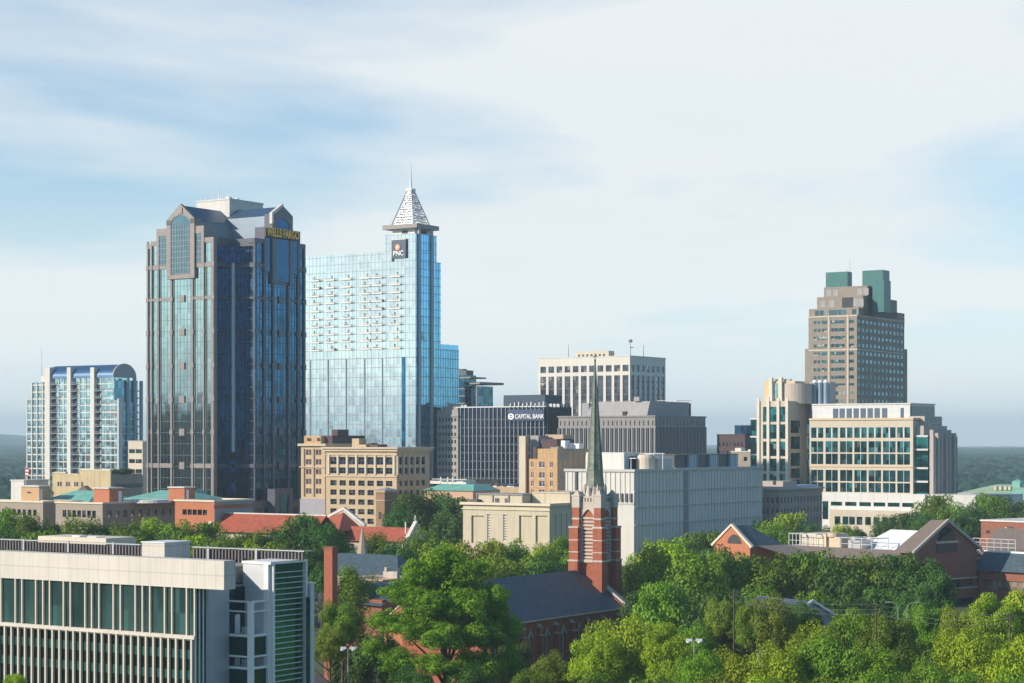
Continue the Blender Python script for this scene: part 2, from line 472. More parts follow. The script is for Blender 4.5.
M['whitemetal'] = pmat('white painted metal', (0.75, 0.75, 0.74), 0.4, var=0.04)
M['mullion'] = pmat('grey mullion', (0.22, 0.24, 0.26), 0.4, metal=0.4, var=0.05)
M['mullion_pale'] = pmat('pale mullion', (0.55, 0.56, 0.55), 0.4, metal=0.2, var=0.05)
M['win'] = glass('dark window glass', (0.055, 0.075, 0.10), 9, 9, metal=0.75, var=0.5, tilt=0.02, blinds=.14, blindcol=(.28, .27, .24))
M['win_navy'] = glass('navy window glass', (0.05, 0.07, 0.12), 9, 9, metal=0.7, var=0.6, tilt=0.03, blinds=0.14, blindcol=(.30, .28, .25))
M['win_teal'] = glass('teal window glass', (0.03, 0.16, 0.18), 1.6, 2.2, metal=0.85, var=0.6, tilt=0.06, blinds=.06, blindcol=(.25, .33, .32))
M['win_purple'] = glass('violet tinted window glass', (0.20, 0.16, 0.24), 9, 9, metal=0.5, var=0.4, tilt=0.03)
M['trunk'] = pmat('bark', (0.09, 0.065, 0.045), 0.95, var=0.3, scale=2, bump=0.5)
M['gold'] = pmat('gold letters', (0.95, 0.50, 0.04), 0.4, metal=0.2, var=0.03)
M['whitelet'] = pmat('white sign letters', (0.85, 0.85, 0.85), 0.5, var=0.02)
M['signblack'] = pmat('black sign panel', (0.02, 0.018, 0.015), 0.5, var=0.1)
M['signblue'] = pmat('navy sign panel', (0.015, 0.05, 0.12), 0.4, var=0.1)
M['orange'] = pmat('orange emblem', (0.90, 0.28, 0.10), 0.5, var=0.03)
M['asphalt'] = pmat('asphalt', (0.055, 0.055, 0.058), 0.95, var=0.2, scale=0.6)
M['redflag'] = pmat('red cloth', (0.5, 0.03, 0.04), 0.8, var=0.05)
# ------------------------------------------------------------ ground, forest, haze
def sheet():
    xs = np.concatenate([np.linspace(-14000, -900, 14), np.linspace(-800, 800, 33), np.linspace(900, 14000, 14)])
    ys = np.concatenate([np.linspace(-3000, 100, 8), np.linspace(150, 1600, 59), np.linspace(1800, 15000, 40)])
    v = [(x, y, ground_z(x, y)) for y in ys for x in xs]
    nx = len(xs)
    f = [(j * nx + i, j * nx + i + 1, (j + 1) * nx + i + 1, (j + 1) * nx + i) for j in range(len(ys) - 1) for i in range(nx - 1)]
    m = MB(); m.v = v; m.f = f
    return m
M['grass'] = pmat('grass and earth', (0.045, 0.075, 0.022), 0.95, var=0.35, scale=0.03, col2=(0.08, 0.10, 0.04))
g = link('ground', sheet().mesh('ground', M['grass'])); g['kind'] = 'structure'
def strip(name, pts, wd, mat, dz):
    m = MB()
    for (x0, y0), (x1, y1) in zip(pts, pts[1:]):
        L_ = math.hypot(x1 - x0, y1 - y0); nx_, ny_ = -(y1 - y0) / L_ * wd / 2, (x1 - x0) / L_ * wd / 2
        n = max(1, int(L_ / 25))
        for i in range(n):
            ta, tb = i / n, (i + 1) / n
            q = []
            for t_, s_ in ((ta, -1), (ta, 1), (tb, 1), (tb, -1)):
                x = x0 + (x1 - x0) * t_ + s_ * nx_; y = y0 + (y1 - y0) * t_ + s_ * ny_
                q.append((x, y, ground_z(x, y) + dz))
            m.poly(q[::-1])
    o = link(name, m.mesh(name, mat)); o['kind'] = 'structure'
    return o
U = (math.cos(TH), math.sin(TH)); V = (-math.sin(TH), math.cos(TH))
strip('street', [(-60 + U[0] * t, 330 + U[1] * t) for t in (-260, 200)], 12, M['asphalt'], 0.05)
strip('street', [(150 + V[0] * t, 330 + V[1] * t) for t in (-160, 520)], 12, M['asphalt'], 0.09)
strip('street', [(-62 + V[0] * t, 330 + V[1] * t) for t in (-200, 460)], 11, M['asphalt'], 0.13)
strip('street', [(30 + U[0] * t, 545 + U[1] * t) for t in (-330, 330)], 12, M['asphalt'], 0.17)

# far forest: one bumpy canopy sheet from 1.1 km to the horizon, rolling hills under it
def forest(r0=1150.0, dr=3.0, kr=.0021, t0=-.5, t1=.5, n=1000, rmax=13500):
    rs = [r0]
    while rs[-1] < rmax: rs.append(rs[-1] + max(dr, rs[-1] * kr))
    rs = np.array(rs); th = np.linspace(t0, t1, n)
    RR, TT = np.meshgrid(rs, th, indexing='ij')
    X = RR * np.sin(TT); Y = RR * np.cos(TT)
    rg = np.random.RandomState(3)
    tab = rg.rand(4096, 3)
    def vor(X, Y, cell):
        best = np.full(X.shape, 9.0); hgt = np.zeros(X.shape)
        ix = np.floor(X / cell).astype(int); iy = np.floor(Y / cell).astype(int)
        for di in (-1, 0, 1):
            for dj in (-1, 0, 1):
                a = ix + di; b_ = iy + dj
                h = (a * 73856093 ^ b_ * 19349663) & 4095
                px = a + tab[h, 0]; py = b_ + tab[h, 1]
                d = np.hypot(X / cell - px, Y / cell - py)
                k = d < best
                best = np.where(k, d, best); hgt = np.where(k, tab[h, 2], hgt)
        return best, hgt
    d, h = vor(X, Y, 13.0)
    d2, h2 = vor(X, Y, 70.0)
    crown = 11 * np.sqrt(np.clip(1 - d * d * 1.3, 0, 1)) + 7 * h + 6 * h2
    def wv(a, b_, c, amp): return amp * np.sin(X / a + c) * np.cos(Y / b_ + c * 2)
    hills = wv(900, 700, 0.6, 6) + wv(420, 520, 2.1, 5) + wv(2300, 1500, 1.2, 7)
    far = np.clip((RR - 6000) / 5000, 0, 1)
    left = np.clip((-TT - 0.12) / 0.25, 0, 1)
    hills = hills * (0.5 + 0.5 * far) + far * (-8 + 120 * left) - 6
    Z = hills + crown + (6 if r0 < 1000 else 0)
    nr, nt_ = X.shape
    me = bpy.data.meshes.new('forest')
    co = np.stack([X, Y, Z], -1).reshape(-1, 3).astype(np.float32)
    me.vertices.add(len(co)); me.vertices.foreach_set('co', co.ravel())
    i, j = np.meshgrid(np.arange(nr - 1), np.arange(nt_ - 1), indexing='ij')
    q = np.stack([i * nt_ + j, i * nt_ + j + 1, (i + 1) * nt_ + j + 1, (i + 1) * nt_ + j], -1).reshape(-1, 4)[:, ::-1]
    me.loops.add(q.size); me.loops.foreach_set('vertex_index', q.ravel().astype(np.int32))
    me.polygons.add(len(q)); me.polygons.foreach_set('loop_start', np.arange(0, q.size, 4, dtype=np.int32))
    me.update(); me.validate()
    return me
M['forest'] = pmat('forest canopy', (0.013, 0.043, 0.034), 0.95, var=0.45, scale=0.04, col2=(0.024, 0.068, 0.048), spec=0.1)
fo = forest(); fo.materials.append(M['forest'])
f2 = forest(430.0, 7.0, .012, .5, 2 * math.pi - .5, 1300, 9000); f2.materials.append(M['forest'])
tag(link('forest', f2), 'green woodland surrounding the city beyond the left and right edges', 'forest', kind='stuff')
tag(link('forest', fo), 'distant green forest canopy rolling to the hazy horizon', 'forest', kind='stuff')

hz = MB().box(-14500, 14500, -3100, 15500, -40, 200)
hm = bpy.data.materials.new('thin haze'); hm.use_nodes = True
hn = hm.node_tree; hn.nodes.clear()
ho = hn.nodes.new('ShaderNodeOutputMaterial'); pv = hn.nodes.new('ShaderNodeVolumePrincipled')
pv.inputs['Color'].default_value = (0.66, 0.88, 1.0, 1); pv.inputs['Density'].default_value = 0.00012; pv.inputs['Anisotropy'].default_value = 0.0
hn.links.new(pv.outputs[0], ho.inputs['Volume'])
hm.cycles.homogeneous_volume = True
ho_ = link('haze', hz.mesh('haze', hm)); ho_['kind'] = 'stuff'; tag(ho_, 'thin blue haze lying over the whole city', 'haze')
ho_.display_type = 'WIRE'
def text_mesh(s, size, mat, depth=0.15, bold=0.0, sx=1.0):
    cu = bpy.data.curves.new('lettering', 'FONT'); cu.body = s; cu.size = size; cu.extrude = depth; cu.offset = bold
    cu.align_x = 'CENTER'; cu.align_y = 'CENTER'
    o = bpy.data.objects.new('lettering', cu); C.objects.link(o)
    dg = bpy.context.evaluated_depsgraph_get()
    me = bpy.data.meshes.new_from_object(o.evaluated_get(dg))
    bpy.data.objects.remove(o)
    for v in me.vertices: v.co.x *= sx
    me.materials.clear(); me.materials.append(mat); me.name = 'lettering'
    return me

# =============================================================== granite and glass tower with gables
M['darkmullion2'] = pmat('dark grey green mullion', (0.10, 0.13, 0.13), .4, metal=.4, var=.05)
def granite_tower():
    T = Thing('glass_skyscraper', 'tallest dark glass and pink granite tower with stepped top and twin gables', 'skyscraper', 213.7, 680)
    W = -T.a(147.5)                 # width of left arm
    n = 10.0                        # notch
    zA = T.z(237); zB = T.z(226, -3, 3); zband = [264, 297, 331, 365, 399, 432, 466]
    zb = [T.z(p) for p in zband]
    D = 2 * n + 27
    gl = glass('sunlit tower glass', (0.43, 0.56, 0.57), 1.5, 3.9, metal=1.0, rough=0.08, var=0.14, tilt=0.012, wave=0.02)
    gd = glass('shaded tower glass', (0.028, 0.11, 0.22), 1.5, 3.9, metal=1.0, rough=0.06, var=0.35, tilt=0.015, wave=0.01)  # same glass as the sunlit front, right-face shade put into the tint
    gr, gk = M['granite'], M['granite_shaded']
    z0 = T.z0
    # glass volumes (left arm, right arm, middle)
    left = MB().box(-W, -0.4, 0.4, D, z0, zA - 1.2)
    T.part('left_wing_glazing', left, gl)
    right = MB().box(-0.3, n - 0.4, n + 0.4, D - n, z0, zA - 1.2)
    T.part('right_wing_glazing', right, gd)
    # thin reentrant glass in notch: skin on the side wall facing right
    T.part('notch_glazing', MB().box(-0.4, -0.05, 0.5, n, z0, zA - 1.5).box(0.0, n - 0.6, n + 0.02, n + 0.38, z0, zA - 1.5), glass('shaded notch glass', (0.05, 0.17, 0.32), 1.5, 3.9, rough=.06, var=.35, tilt=.03, wave=.04))  # tower glass again, the shade of the notch put into its tint
    # bright reflection at the notch corner, painted as a pale strip
    T.part('corner_reflection_strip', MB().box(0.02, 0.8, n - 0.8, n - 0.02, T.z(452, 0, n), T.z(263, 0, n)), pmat('painted corner reflection', (0.75, 0.85, 0.85), .4, var=.05))
    # far side sliver
    T.part('rear_wing', MB().box(-W - n, -W - 0.01, n, D - n, z0, zA - 2), gl)
    # granite frame, left front
    fr = MB(); F0 = ('F', 0.0)
    xs = [T.a(p) for p in (147.5, 151.5, 158.3, 171.2, 192.2, 203.6, 213.7)]
    piers = [(xs[0], .6), (xs[1], 0.45), (xs[2], 0.45), (xs[3], .75), (xs[4], .75), (xs[5], .5), (xs[6] - 0.5, .9)]
    for x, w_ in piers: fr.box(x - w_ / 2, x + w_ / 2, -0.1, 0.45, z0, zA)
    fr.box(-1.2, 0.1, 0.0, 0.45, z0, zA); fr.box(-0.35, 0.08, 0.0, 1.6, z0, zA)
    for i, z in enumerate(zb):
        h = 1.5 if i in (0, 6) else (1.0 if i == 1 else 0.3)
        for k in range(6):
            if k == 3 or i in (2, 3, 4, 5):
                continue
            fr.box(xs[k] + .5, xs[k + 1] - .5, -0.04, 0.42, z - h / 2, z + h / 2)
        for x, w_ in piers:           # pale squares at the crossings
            fr.box(x - w_ * 0.95, x + w_ * 0.95, -0.22, 0.3, z - 0.8, z + 0.8)
        if i > 0:
            xc = (xs[3] + xs[4]) / 2
            fr.box(xc - 1.2, xc + 1.2, -0.06, 0.42, z - 1.2, z + 1.2)
    fr.box(xs[3], xs[4], -0.08, 0.42, T.z(277), T.z(273.2))
    fr.box(xs[0] - 0.5, xs[1], -0.06, 3, zA - 2.5, zA - 0.9)
    fr.box(xs[1], xs[2], -0.06, 3, zA - 1.6, zA)
    fr.box(xs[5], 0.05, -0.06, 3, zA - 1.6, zA + 0.05)
    T.part('granite_frame', fr, gr)
    fm = MB()
    z = z0 + 2
    zs = []
    while z < zA - 2:
        zs.append(z); z += 3.9
    for z in zs:
        fm.box(-W + .1, -0.2, 0.34, 0.5, z, z + 0.14)
    x = -W + 1.2
    while x < -1:
        fm.box(x, x + 0.07, 0.34, 0.5, z0, zA - 1.3); x += 1.55
    for xx in (xs[2] + .65, xs[3] + .75, xs[4] + .75, xs[5] + .65): fm.box(xx, xx + .35, 0.2, 0.5, z0, T.z(264))
    T.part('mullions', fm, M['darkmullion2'])
    # tier B
    b1 = MB().box(xs[2] + 0.2, xs[5] - 0.2, 0.5, D - 1, zA - 1, zB - 0.2)
    T.part('upper_left_block', b1, M['bluegrey'])
    B = MB()
    for q in (0, 1):
        xa, xb = (xs[2] - .6, xs[3] + .6) if q == 0 else (xs[4] - .6, xs[5] + .3)
        za, zt = T.z(262), zB
        B.box(xa, xa + 1.1, -0.3, 4, za, zt); B.box(xb - 1.1, xb, -0.3, 4, za, zt); B.box(xa + 1.1, xb - 1.1, -0.3, 4, zt - 2.6, zt)
    T.part('stepped_parapet', B, gr)
    G = MB(); 
    for q in (0, 1):
        xa, xb = (xs[2] + .5, xs[3] - .5) if q == 0 else (xs[4] + .5, xs[5] - .8)
        G.box(xa, xb, -0.1, 3, T.z(262), zB - 2.6)
    upg = glass('grey blue upper glass', (0.16, 0.23, 0.26), 1.5, 2, rough=0.12, var=0.08, tilt=0.004)
    T.part('upper_window', G, upg)
    gm = MB()
    for q in (0, 1):
        xa, xb = (xs[2] + .5, xs[3] - .5) if q == 0 else (xs[4] + .5, xs[5] - .8)
        for x in lin(xa, xb, 5): gm.box(x - .07, x + .07, -.2, -.1, T.z(262), zB - 2.6)
        z = T.z(262)
        while z < zB - 2.6: gm.box(xa, xb, -.2, -.1, z, z + .12); z += 1.9
    x = xs[3] + .3
    while x < xs[4]: gm.box(x - .07, x + .07, -.62, -.5, T.z(272), T.z(222)); x += 1.2
    z = T.z(272)
    while z < T.z(222): gm.box(xs[3], xs[4], -.62, -.5, z, z + .12); z += 1.9
    T.part('upper_mullions', gm, M['mullion'])
    # gable C with arched window
    zs_ = T.z(217); zap = T.z(201.2); xc = (xs[3] + xs[4]) / 2; hw = (xs[4] - xs[3]) / 2 + 1.6
    zsp = T.z(222); rr = hw - 2.0
    arch = [(xc - rr, -0.5, T.z(272))] + [(xc - rr * math.cos(t), -0.5, zsp + rr * 0.72 * math.sin(t)) for t in lin(0, math.pi, 15)] + [(xc + rr, -0.5, T.z(272))]
    T.part('arched_window', MB().prism(arch, (0, 1.5, 0)), upg)
    gab = MB()
    gab.box(xc - hw, xc - rr, -0.7, 3, T.z(277), zs_); gab.box(xc + rr, xc + hw, -0.7, 3, T.z(277), zs_)
    gab.box(xc - rr, xc + rr, -0.72, 0.4, T.z(277), T.z(272.6))
    top = [(xc - hw, -0.7, zs_ - .01), (xc - rr, -0.7, zs_ - .01)] + [(xc - rr * math.cos(t), -0.7, zsp + rr * 0.72 * math.sin(t)) for t in lin(0, math.pi, 15)] + [(xc + rr, -0.7, zs_ - .01), (xc + hw, -0.7, zs_ - .01)]
    # gable field pieces above the arch
    ar = [(xc - rr * math.cos(t), zsp + rr * 0.72 * math.sin(t)) for t in lin(0, math.pi, 15)]
    def zr(x): return zap - abs(x - xc) / hw * (zap - zs_)
    for (xa, za), (xb, zb_) in zip(ar, ar[1:]):
        gab.prism([(xa, -0.7, za), (xb, -0.7, zb_), (xb, -0.7, zr(xb)), (xa, -0.7, zr(xa))], (0, 1.2, 0))
    for s_ in (-1, 1):
        gab.prism([(xc + s_ * rr, -0.7, zsp), (xc + s_ * hw, -0.7, zsp), (xc + s_ * hw, -0.7, zs_), (xc + s_ * rr, -0.7, zr(xc + rr))], (0, 1.2, 0))
    gab.box(xc - 1, xc + 1, -0.95, 0, zsp + rr * .72 + .4, zsp + rr * .72 + 2.6)
    T.part('gable', gab, gr)
    yd = D / 2 - 4
    ro = MB().prism([(xc - hw + .3, .5, zs_ - .5), (xc + hw - .3, .5, zs_ - .5), (xc, .5, zap - .5)], (0, yd, 0))
    T.part('roof', ro, M['towerroof'])
    T.part('gable_wall', MB().box(xc - hw + .4, xc + hw - .4, 3, yd, zB - 1, zs_ - .6), M['bluegrey'])
    # right arm
    yc = D / 2; aw = 27.0
    FR = MB()
    ys = [n, n + 3.5, n + 8, n + 19, n + 23.5, n + 27]
    ys = [n] + [T.b(p, n) for p in (264.5, 273.5, 289, 298.5)] + [T.b(304.6, n)]
    Dn = ys[-1]
    for y in ys: FR.box(n - 0.45, n + 0.1, y - 0.38, y + 0.38, z0, zA)
    for i, z in enumerate(zb):
        h = 1.3 if i in (0, 6) else 0.6
        for k in range(5):
            if k == 2 or i in (2, 3, 4, 5): continue
            FR.box(n - 0.42, n + 0.04, ys[k] + .5, ys[k + 1] - .5, z - h / 2, z + h / 2)
        for y in ys: FR.box(n - 0.3, n + 0.22, y - 0.75, y + 0.75, z - 0.9, z + 0.9)
        if i > 0:
            c = (ys[2] + ys[3]) / 2
            FR.box(n - 0.4, n + 0.06, c - 1.2, c + 1.2, z - 1.2, z + 1.2)
        if i in (2, 3, 4, 5): continue
        FR.box(0.02, n - .5, n - 0.1, n + .3, z - h / 2, z + h / 2)
        FR.box(-0.3, 0.06, 1.6, n - .8, z - h / 2, z + h / 2)
    FR.box(n - .42, n + .08, ys[2], ys[3], T.z(281.5), T.z(277.5))
    FR.box(n - 3, n + .06, ys[0] - .5, ys[1], zA - 1.6, zA); FR.box(n - 3, n + .06, ys[4], ys[5] + .5, zA - 1.6, zA)
    FR.box(0.02, n + .05, n - 0.12, n + .3, zA - 2.6, zA); FR.box(-.3, 0.08, 1.7, n, zA - 2.6, zA)
    T.part('granite_frame', FR, gk)
    T.part('right_wing_end', MB().box(n - 5, n - .5, D - n - 1, Dn, z0, zA - 1), gd)
    fm2 = MB()
    for z in zs: fm2.box(n - .45, n - .3, n + .5, Dn - .5, z, z + .22); fm2.box(0.05, n - .6, n - .05, n + .1, z, z + .2); fm2.box(-.1, 0.0, 1.7, n - .8, z, z + .2)
    y = n + 1.2
    while y < Dn - 1:
        fm2.box(n - .45, n - .28, y, y + .12, z0, zA - 1.3); y += 1.55
    for xx in lin(1.5, n - 1.5, 5): fm2.box(xx, xx + .12, n - .08, n + .1, z0, zA - 2.7)
    for yy in lin(2.5, n - 1.5, 5): fm2.box(-.1, 0.03, yy, yy + .12, z0, zA - 2.7)
    T.part('mullions', fm2, M['darkmullion'])
    zB2 = zB
    T.part('upper_right_block', MB().box(-W * .55, n - .6, ys[1] + .3, ys[4] - .3, zA - 1, zB2 - .2), M['bluegrey'])
    B = MB()
    for q in (0, 1):
        ya, yb = (ys[1] - .4, ys[2] + .6) if q == 0 else (ys[3] - .6, ys[4] + .6)
        za, zt = T.z(268, n), zB2
        B.box(n - 4, n + .3, ya, ya + 1.1, za, zt); B.box(n - 4, n + .3, yb - 1.1, yb, za, zt); B.box(n - 4, n + .3, ya + 1.1, yb - 1.1, zt - 2.2, zt)
    T.part('stepped_parapet', B, gk)
    gdu = glass('shaded upper glass', (0.02, 0.07, 0.15), 1.5, 2, rough=0.1, var=0.15, tilt=0.004)  # right-face copy of the upper glass, shade put into the tint
    G = MB()
    for q in (0, 1):
        ya, yb = (ys[1] + .7, ys[2] - .5) if q == 0 else (ys[3] + .5, ys[4] - .5)
        G.box(n - 3, n + .1, ya, yb, T.z(268, n), zB2 - 2.2)
    T.part('upper_window', G, gdu)
    yc = (ys[2] + ys[3]) / 2; hw2 = (ys[3] - ys[2]) / 2 + 1.3; rr2 = hw2 - 1.8
    zap2 = T.z(204.5, n, 20); zs2 = T.z(217, n, 20) + 1; zsp2 = zs2 - 4
    ar = [(yc - rr2 * math.cos(t), zsp2 + rr2 * .72 * math.sin(t)) for t in lin(0, math.pi, 15)]
    T.part('arched_window', MB().prism([(n + .5, ar[0][0], T.z(277, n))] + [(n + .5, y, z) for y, z in ar] + [(n + .5, ar[-1][0], T.z(277, n))], (-1.5, 0, 0)), gdu)
    gab = MB()
    gab.box(n - 3, n + .7, yc - hw2, yc - rr2, T.z(280, n), zs2); gab.box(n - 3, n + .7, yc + rr2, yc + hw2, T.z(280, n), zs2)
    def zr2(y): return zap2 - abs(y - yc) / hw2 * (zap2 - zs2)
    for (ya, za), (yb, zb_) in zip(ar, ar[1:]):
        gab.prism([(n + .7, ya, za), (n + .7, yb, zb_), (n + .7, yb, zr2(yb)), (n + .7, ya, zr2(ya))], (-1.2, 0, 0))
    for s_ in (-1, 1): gab.prism([(n + .7, yc + s_ * rr2, zs2), (n + .7, yc + s_ * hw2, zs2), (n + .7, yc + s_ * rr2, zr2(yc + rr2))], (-1.2, 0, 0))
    T.part('gable', gab, gk)
    T.part('gable_coping', MB().prism([(n + 1, yc - hw2 - .6, zs2 - 3.5), (n + 1, yc - hw2 - .6, zs2 + .3), (n + 1, yc, zap2 + .7), (n + 1, yc, zap2 - .3), (n + 1, yc - hw2 + .3, zs2 - .3), (n + 1, yc - hw2 + .3, zs2 - 3.5)], (-1.2, 0, 0)), M['white'])
    T.part('roof', MB().prism([(n - .4, yc - hw2 + .3, zs2 - .5), (n - .4, yc + hw2 - .3, zs2 - .5), (n - .4, yc, zap2 - .4)], (-n - 14, 0, 0)), M['towerroof'])
    T.part('gable_wall', MB().box(-12, n - 3.1, yc - hw2 + .4, yc + hw2 - .4, zB2 - 1, zs2 - .6), M['bluegrey'])
    # penthouse
    xr = T.a(229.5, 20); xl = T.a(196.5, 20); yr = T.b(263, xr)
    P = MB().box(xl, xr, 20, yr, zB - 1, T.z(199.6, xr, 20))
    P.box(xl - .2, xr + .2, 19.8, yr + .2, T.z(199.6, xr, 20), T.z(199.6, xr, 20) + .5)
    T.part('penthouse', P, M['white'])
    A = MB()
    zt = T.z(199.6, xr, 20)
    for px, py in ((202, 196), (206, 195.5), (213, 196), (219, 188), (220.5, 193), (223, 195), (229, 197)):
        xx = T.a(px, 24); A.tube((xx, 24, zt), (xx, 24, T.z(py, xx, 24)), 0.3, 0.16, 5)
    A.frustum(T.a(229, 24), 24, zt, zt + 1.6, 1.2, 1.0, 10); A.frustum(T.a(237, 26), 26, zt, zt + 1.3, 0.8, 0.7, 8)
    T.part('rooftop_antenna', A, M['whitemetal'])
    # sign
    ya, yb = T.b(264.6, n + 1), T.b(298.6, n + 1)
    zt_, zb2 = T.z(227.0, n + 1, ya), T.z(236.5, n + 1, ya)
    sg = T.part('sign', MB().box(n + .9, n + 1.5, ya, yb, zb2, zt_), M['signblack'])
    me = text_mesh('WELLS FARGO', 4.1, M['gold'], 0.15, 0.09)
    xsn = [v.co.x for v in me.vertices]; k = (yb - ya) * 0.94 / (max(xsn) - min(xsn))
    for v in me.vertices: v.co.x *= k
    link('lettering', me, sg, (n + 1.62, (ya + yb) / 2, (zt_ + zb2) / 2 - T.base), (R(90), 0, R(90)))
    # podium to the right
    pod = MB(); yp0, yp1 = T.b(253, n + 4), T.b(322, n + 4)
    zp = T.z(500, n + 4, 20)
    ops = grid_ops(lin(yp0 + 3, yp1 - 3, 9), (yp1 - yp0) / 9 * .6, [(zp - 8, zp - 2.5)])
    skin(pod, ('R', n + 4), yp0, yp1, z0, zp, ops, .5)
    pod.box(n - .2, n + 3.5, yp0, yp1, z0, zp - .3)
    T.part('podium', pod, gk)
    wins(T, ('R', n + 4), ops, M['win_navy'], .5)
    y1, y2 = T.b(275, n + 7), T.b(293, n + 7); zq = T.z(488.5, n + 7, 20)
    pt = MB().box(n + 3.6, n + 7, y1, y1 + 2, z0, zq).box(n + 3.6, n + 7, y2 - 2, y2, z0, zq).box(n + 3.6, n + 7, y1 + 2, y2 - 2, zq - 2, zq)
    T.part('entrance_portal', pt, gk)
    T.part('entrance_glazing', MB().box(n + 3.6, n + 6.6, y1 + 2, y2 - 2, z0, zq - 2), gd)
    T.done()
M['bluegrey'] = pmat('blue grey metal cladding', (0.20, 0.26, 0.32), 0.5, metal=0.2, var=0.08, jx=1.5, jdark=0.9)
M['towerroof'] = pmat('dark blue standing seam roof', (0.05, 0.10, 0.17), 0.35, metal=0.3, var=0.1, jx=1.2, jdark=0.8)
M['darkmullion'] = pmat('navy mullion', (0.03, 0.06, 0.10), 0.4, metal=0.4, var=0.05)
granite_tower()

# =============================================================== glass tower with lattice pyramid and mast
M['whitestone0'] = pmat('pale grey pier stone', (0.42, 0.40, 0.39), .7, var=.05)
def spire_tower():
    T = Thing('glass_skyscraper', 'pale blue mirror glass tower with balconies, a lattice pyramid and needle mast on top', 'skyscraper', 416, 880)
    z0 = T.z0
    xL = T.a(296); zm = T.z(250.5, -8); zt = T.z(233)
    gl = glass('pale mirror glass', (0.80, 0.91, 0.95), 2.1, 3.6, rough=0.06, var=0.10, tilt=0.012, wave=0.015)
    gb = glass('blue mirror glass', (0.16, 0.42, 0.66), 1.5, 3.6, rough=0.06, var=0.14, tilt=0.012, wave=0.02)  # same mirror glass as the front, its shaded side tone put in the tint
    x1 = T.a(384.5)
    D1 = T.b(436.5); D2 = T.b(440.8); D3 = T.b(459)
    T.part('slab_glazing', MB().box(xL, -0.3, 0, D1 - 4, z0, zm), gl)
    T.part('tower_glazing', MB().box(x1, -0.3, 0.02, D1, zm, zt), gl)
    zs2 = T.z(262.5, 0, D1); z3 = T.z(349, 0, D2)
    T.part('side_glazing', MB().box(-0.28, 0.0, 0.1, D1, z0, zt).box(-14, -0.1, D1, D2, z0, zs2).box(-16, -0.12, D2, D3, z0, z3), gb)
    T.part('glass_parapet', MB().box(-16, -0.14, D2 + .2, D3 - .2, z3, z3 + 2.2), gb)
    P = MB()
    for px in (418.8, 431.3):
        y = T.b(px); P.box(-.2, 0.6, y - .7, y + .7, z0, T.z(228, 0, y))
    T.part('grey_pier', P, M['whitestone0'])
    m = MB(); k = MB()
    z = T.z(265)
    zz = []
    q = T.z(252)
    while q > T.z(350): zz.append(q); q -= 3.54
    for z in zz: m.box(xL, 0.02, -.14, .02, z - .12, z + .12)
    q = T.z(357); zo = []
    while q > z0 + 2: zo.append(q); q -= 4.25
    for z in zo: m.box(xL, 0.02, -.14, .02, z - .14, z + .14)
    m.box(xL, 0.02, -.2, .02, T.z(357.5), T.z(357))
    x = xL + 1.5
    i = 0
    while x < -0.5:
        m.box(x - .04, x + .04, -.06, .02, z0, zm if x < x1 else zt); x += 2.1; i += 1
    for px in (310.5, 328.3, 346.3, 364.6, 382.4): 
        x = T.a(px); m.box(x - .22, x + .22, -.32, .02, z0, T.z(357))
    for z in zz + zo:
        m.box(0.0, .14, .4, D1 if z > z3 else (D3 if z < z3 else D2), z - .12, z + .12)
        if z3 < z < zs2: m.box(-.1, .14, D1, D2, z - .12, z + .12)
    q = zm
    while q < zt: m.box(x1, .02, -.14, .02, q - .1, q + .1); m.box(0, .14, 0, D1, q - .1, q + .1); q += 3.54
    y = 2.0
    while y < D3 - .5:
        m.box(0, .1, y - .05, y + .05, z0, zt if y < D1 else (zs2 if y < D2 else z3)); y += 1.9
    T.part('mullions', m, M['mullion'])
    T.part('dark_slot', MB().box(T.a(402.2), T.a(405.3), -.25, .03, z0, T.z(356.5)), glass('slot glass', (0.03, 0.20, 0.38), 1.5, 4.2, var=.2))
    # balconies: six columns; each a slab with a glass and rail front and a shaded recess
    cols = [T.a(p) for p in (316.0, 331.0, 347.5, 366.5, 378.5, 396.5)]
    def bal():
        b = MB(); b.box(-3.0, 3.0, -1.5, 0.0, -.12, .12); b.box(-3.0, 3.0, -1.55, -1.42, .12, .55); b.box(-3, 3, -1.55, -1.45, 1.0, 1.14)
        for x_ in lin(-2.95, 2.95, 7): b.box(x_ - .05, x_ + .05, -1.54, -1.46, .12, 1.0)
        return b
    def dor(): return MB().box(-.35, .35, -.12, .1, 0, 2.1)
    rr = random.Random(4)
    for z in zz[3:]:
        for c in cols:
            T.inst('balcony', 'bal', bal, M['mullion_pale'], (c, 0, z))
    for z in zz[3:]:
        for c in cols:
            T.inst('balcony_door', 'door', dor, M['darkmetal'], (c + rr.choice((-.9, .6)), 0, z + .12))
            if rr.random() < .5: T.inst('balcony_furniture', 'furn', lambda: MB().box(-.5, .5, -1.3, -.5, 0, .8).box(-.5, -.3, -1.3, -1.1, .8, 1.3), M['darkmetal'], (c + rr.uniform(-2, 2), 0, z + .12))
    # sign
    a0, a1 = T.a(393.0), T.a(407)
    sg = T.part('sign', MB().box(a0, a1, -1.0, -.1, T.z(257.5), T.z(239)), M['signblue'])
    T.part('sign_frame', MB().box(a0 - .6, a0, -1.1, -.1, T.z(260), T.z(237.5)).box(a0, a1, -1.1, -.1, T.z(239) + .02, T.z(237.8)), M['white'], sg)
    cx = a0 + (a1 - a0) * .44
    em = MB(); zc = T.z(246.3)
    em.tube((cx, -1.3, zc), (cx, -1.02, zc), 1.35, 1.35, 20)
    T.part('emblem', em, M['orange'], sg)
    em2 = MB().prism([(cx - .55, -1.4, zc - .5), (cx + .1, -1.4, zc - .5), (cx + .6, -1.4, zc + .3), (cx - .1, -1.4, zc + .55)], (0, .12, 0))
    T.part('emblem_wedge', em2, M['whitelet'], sg)
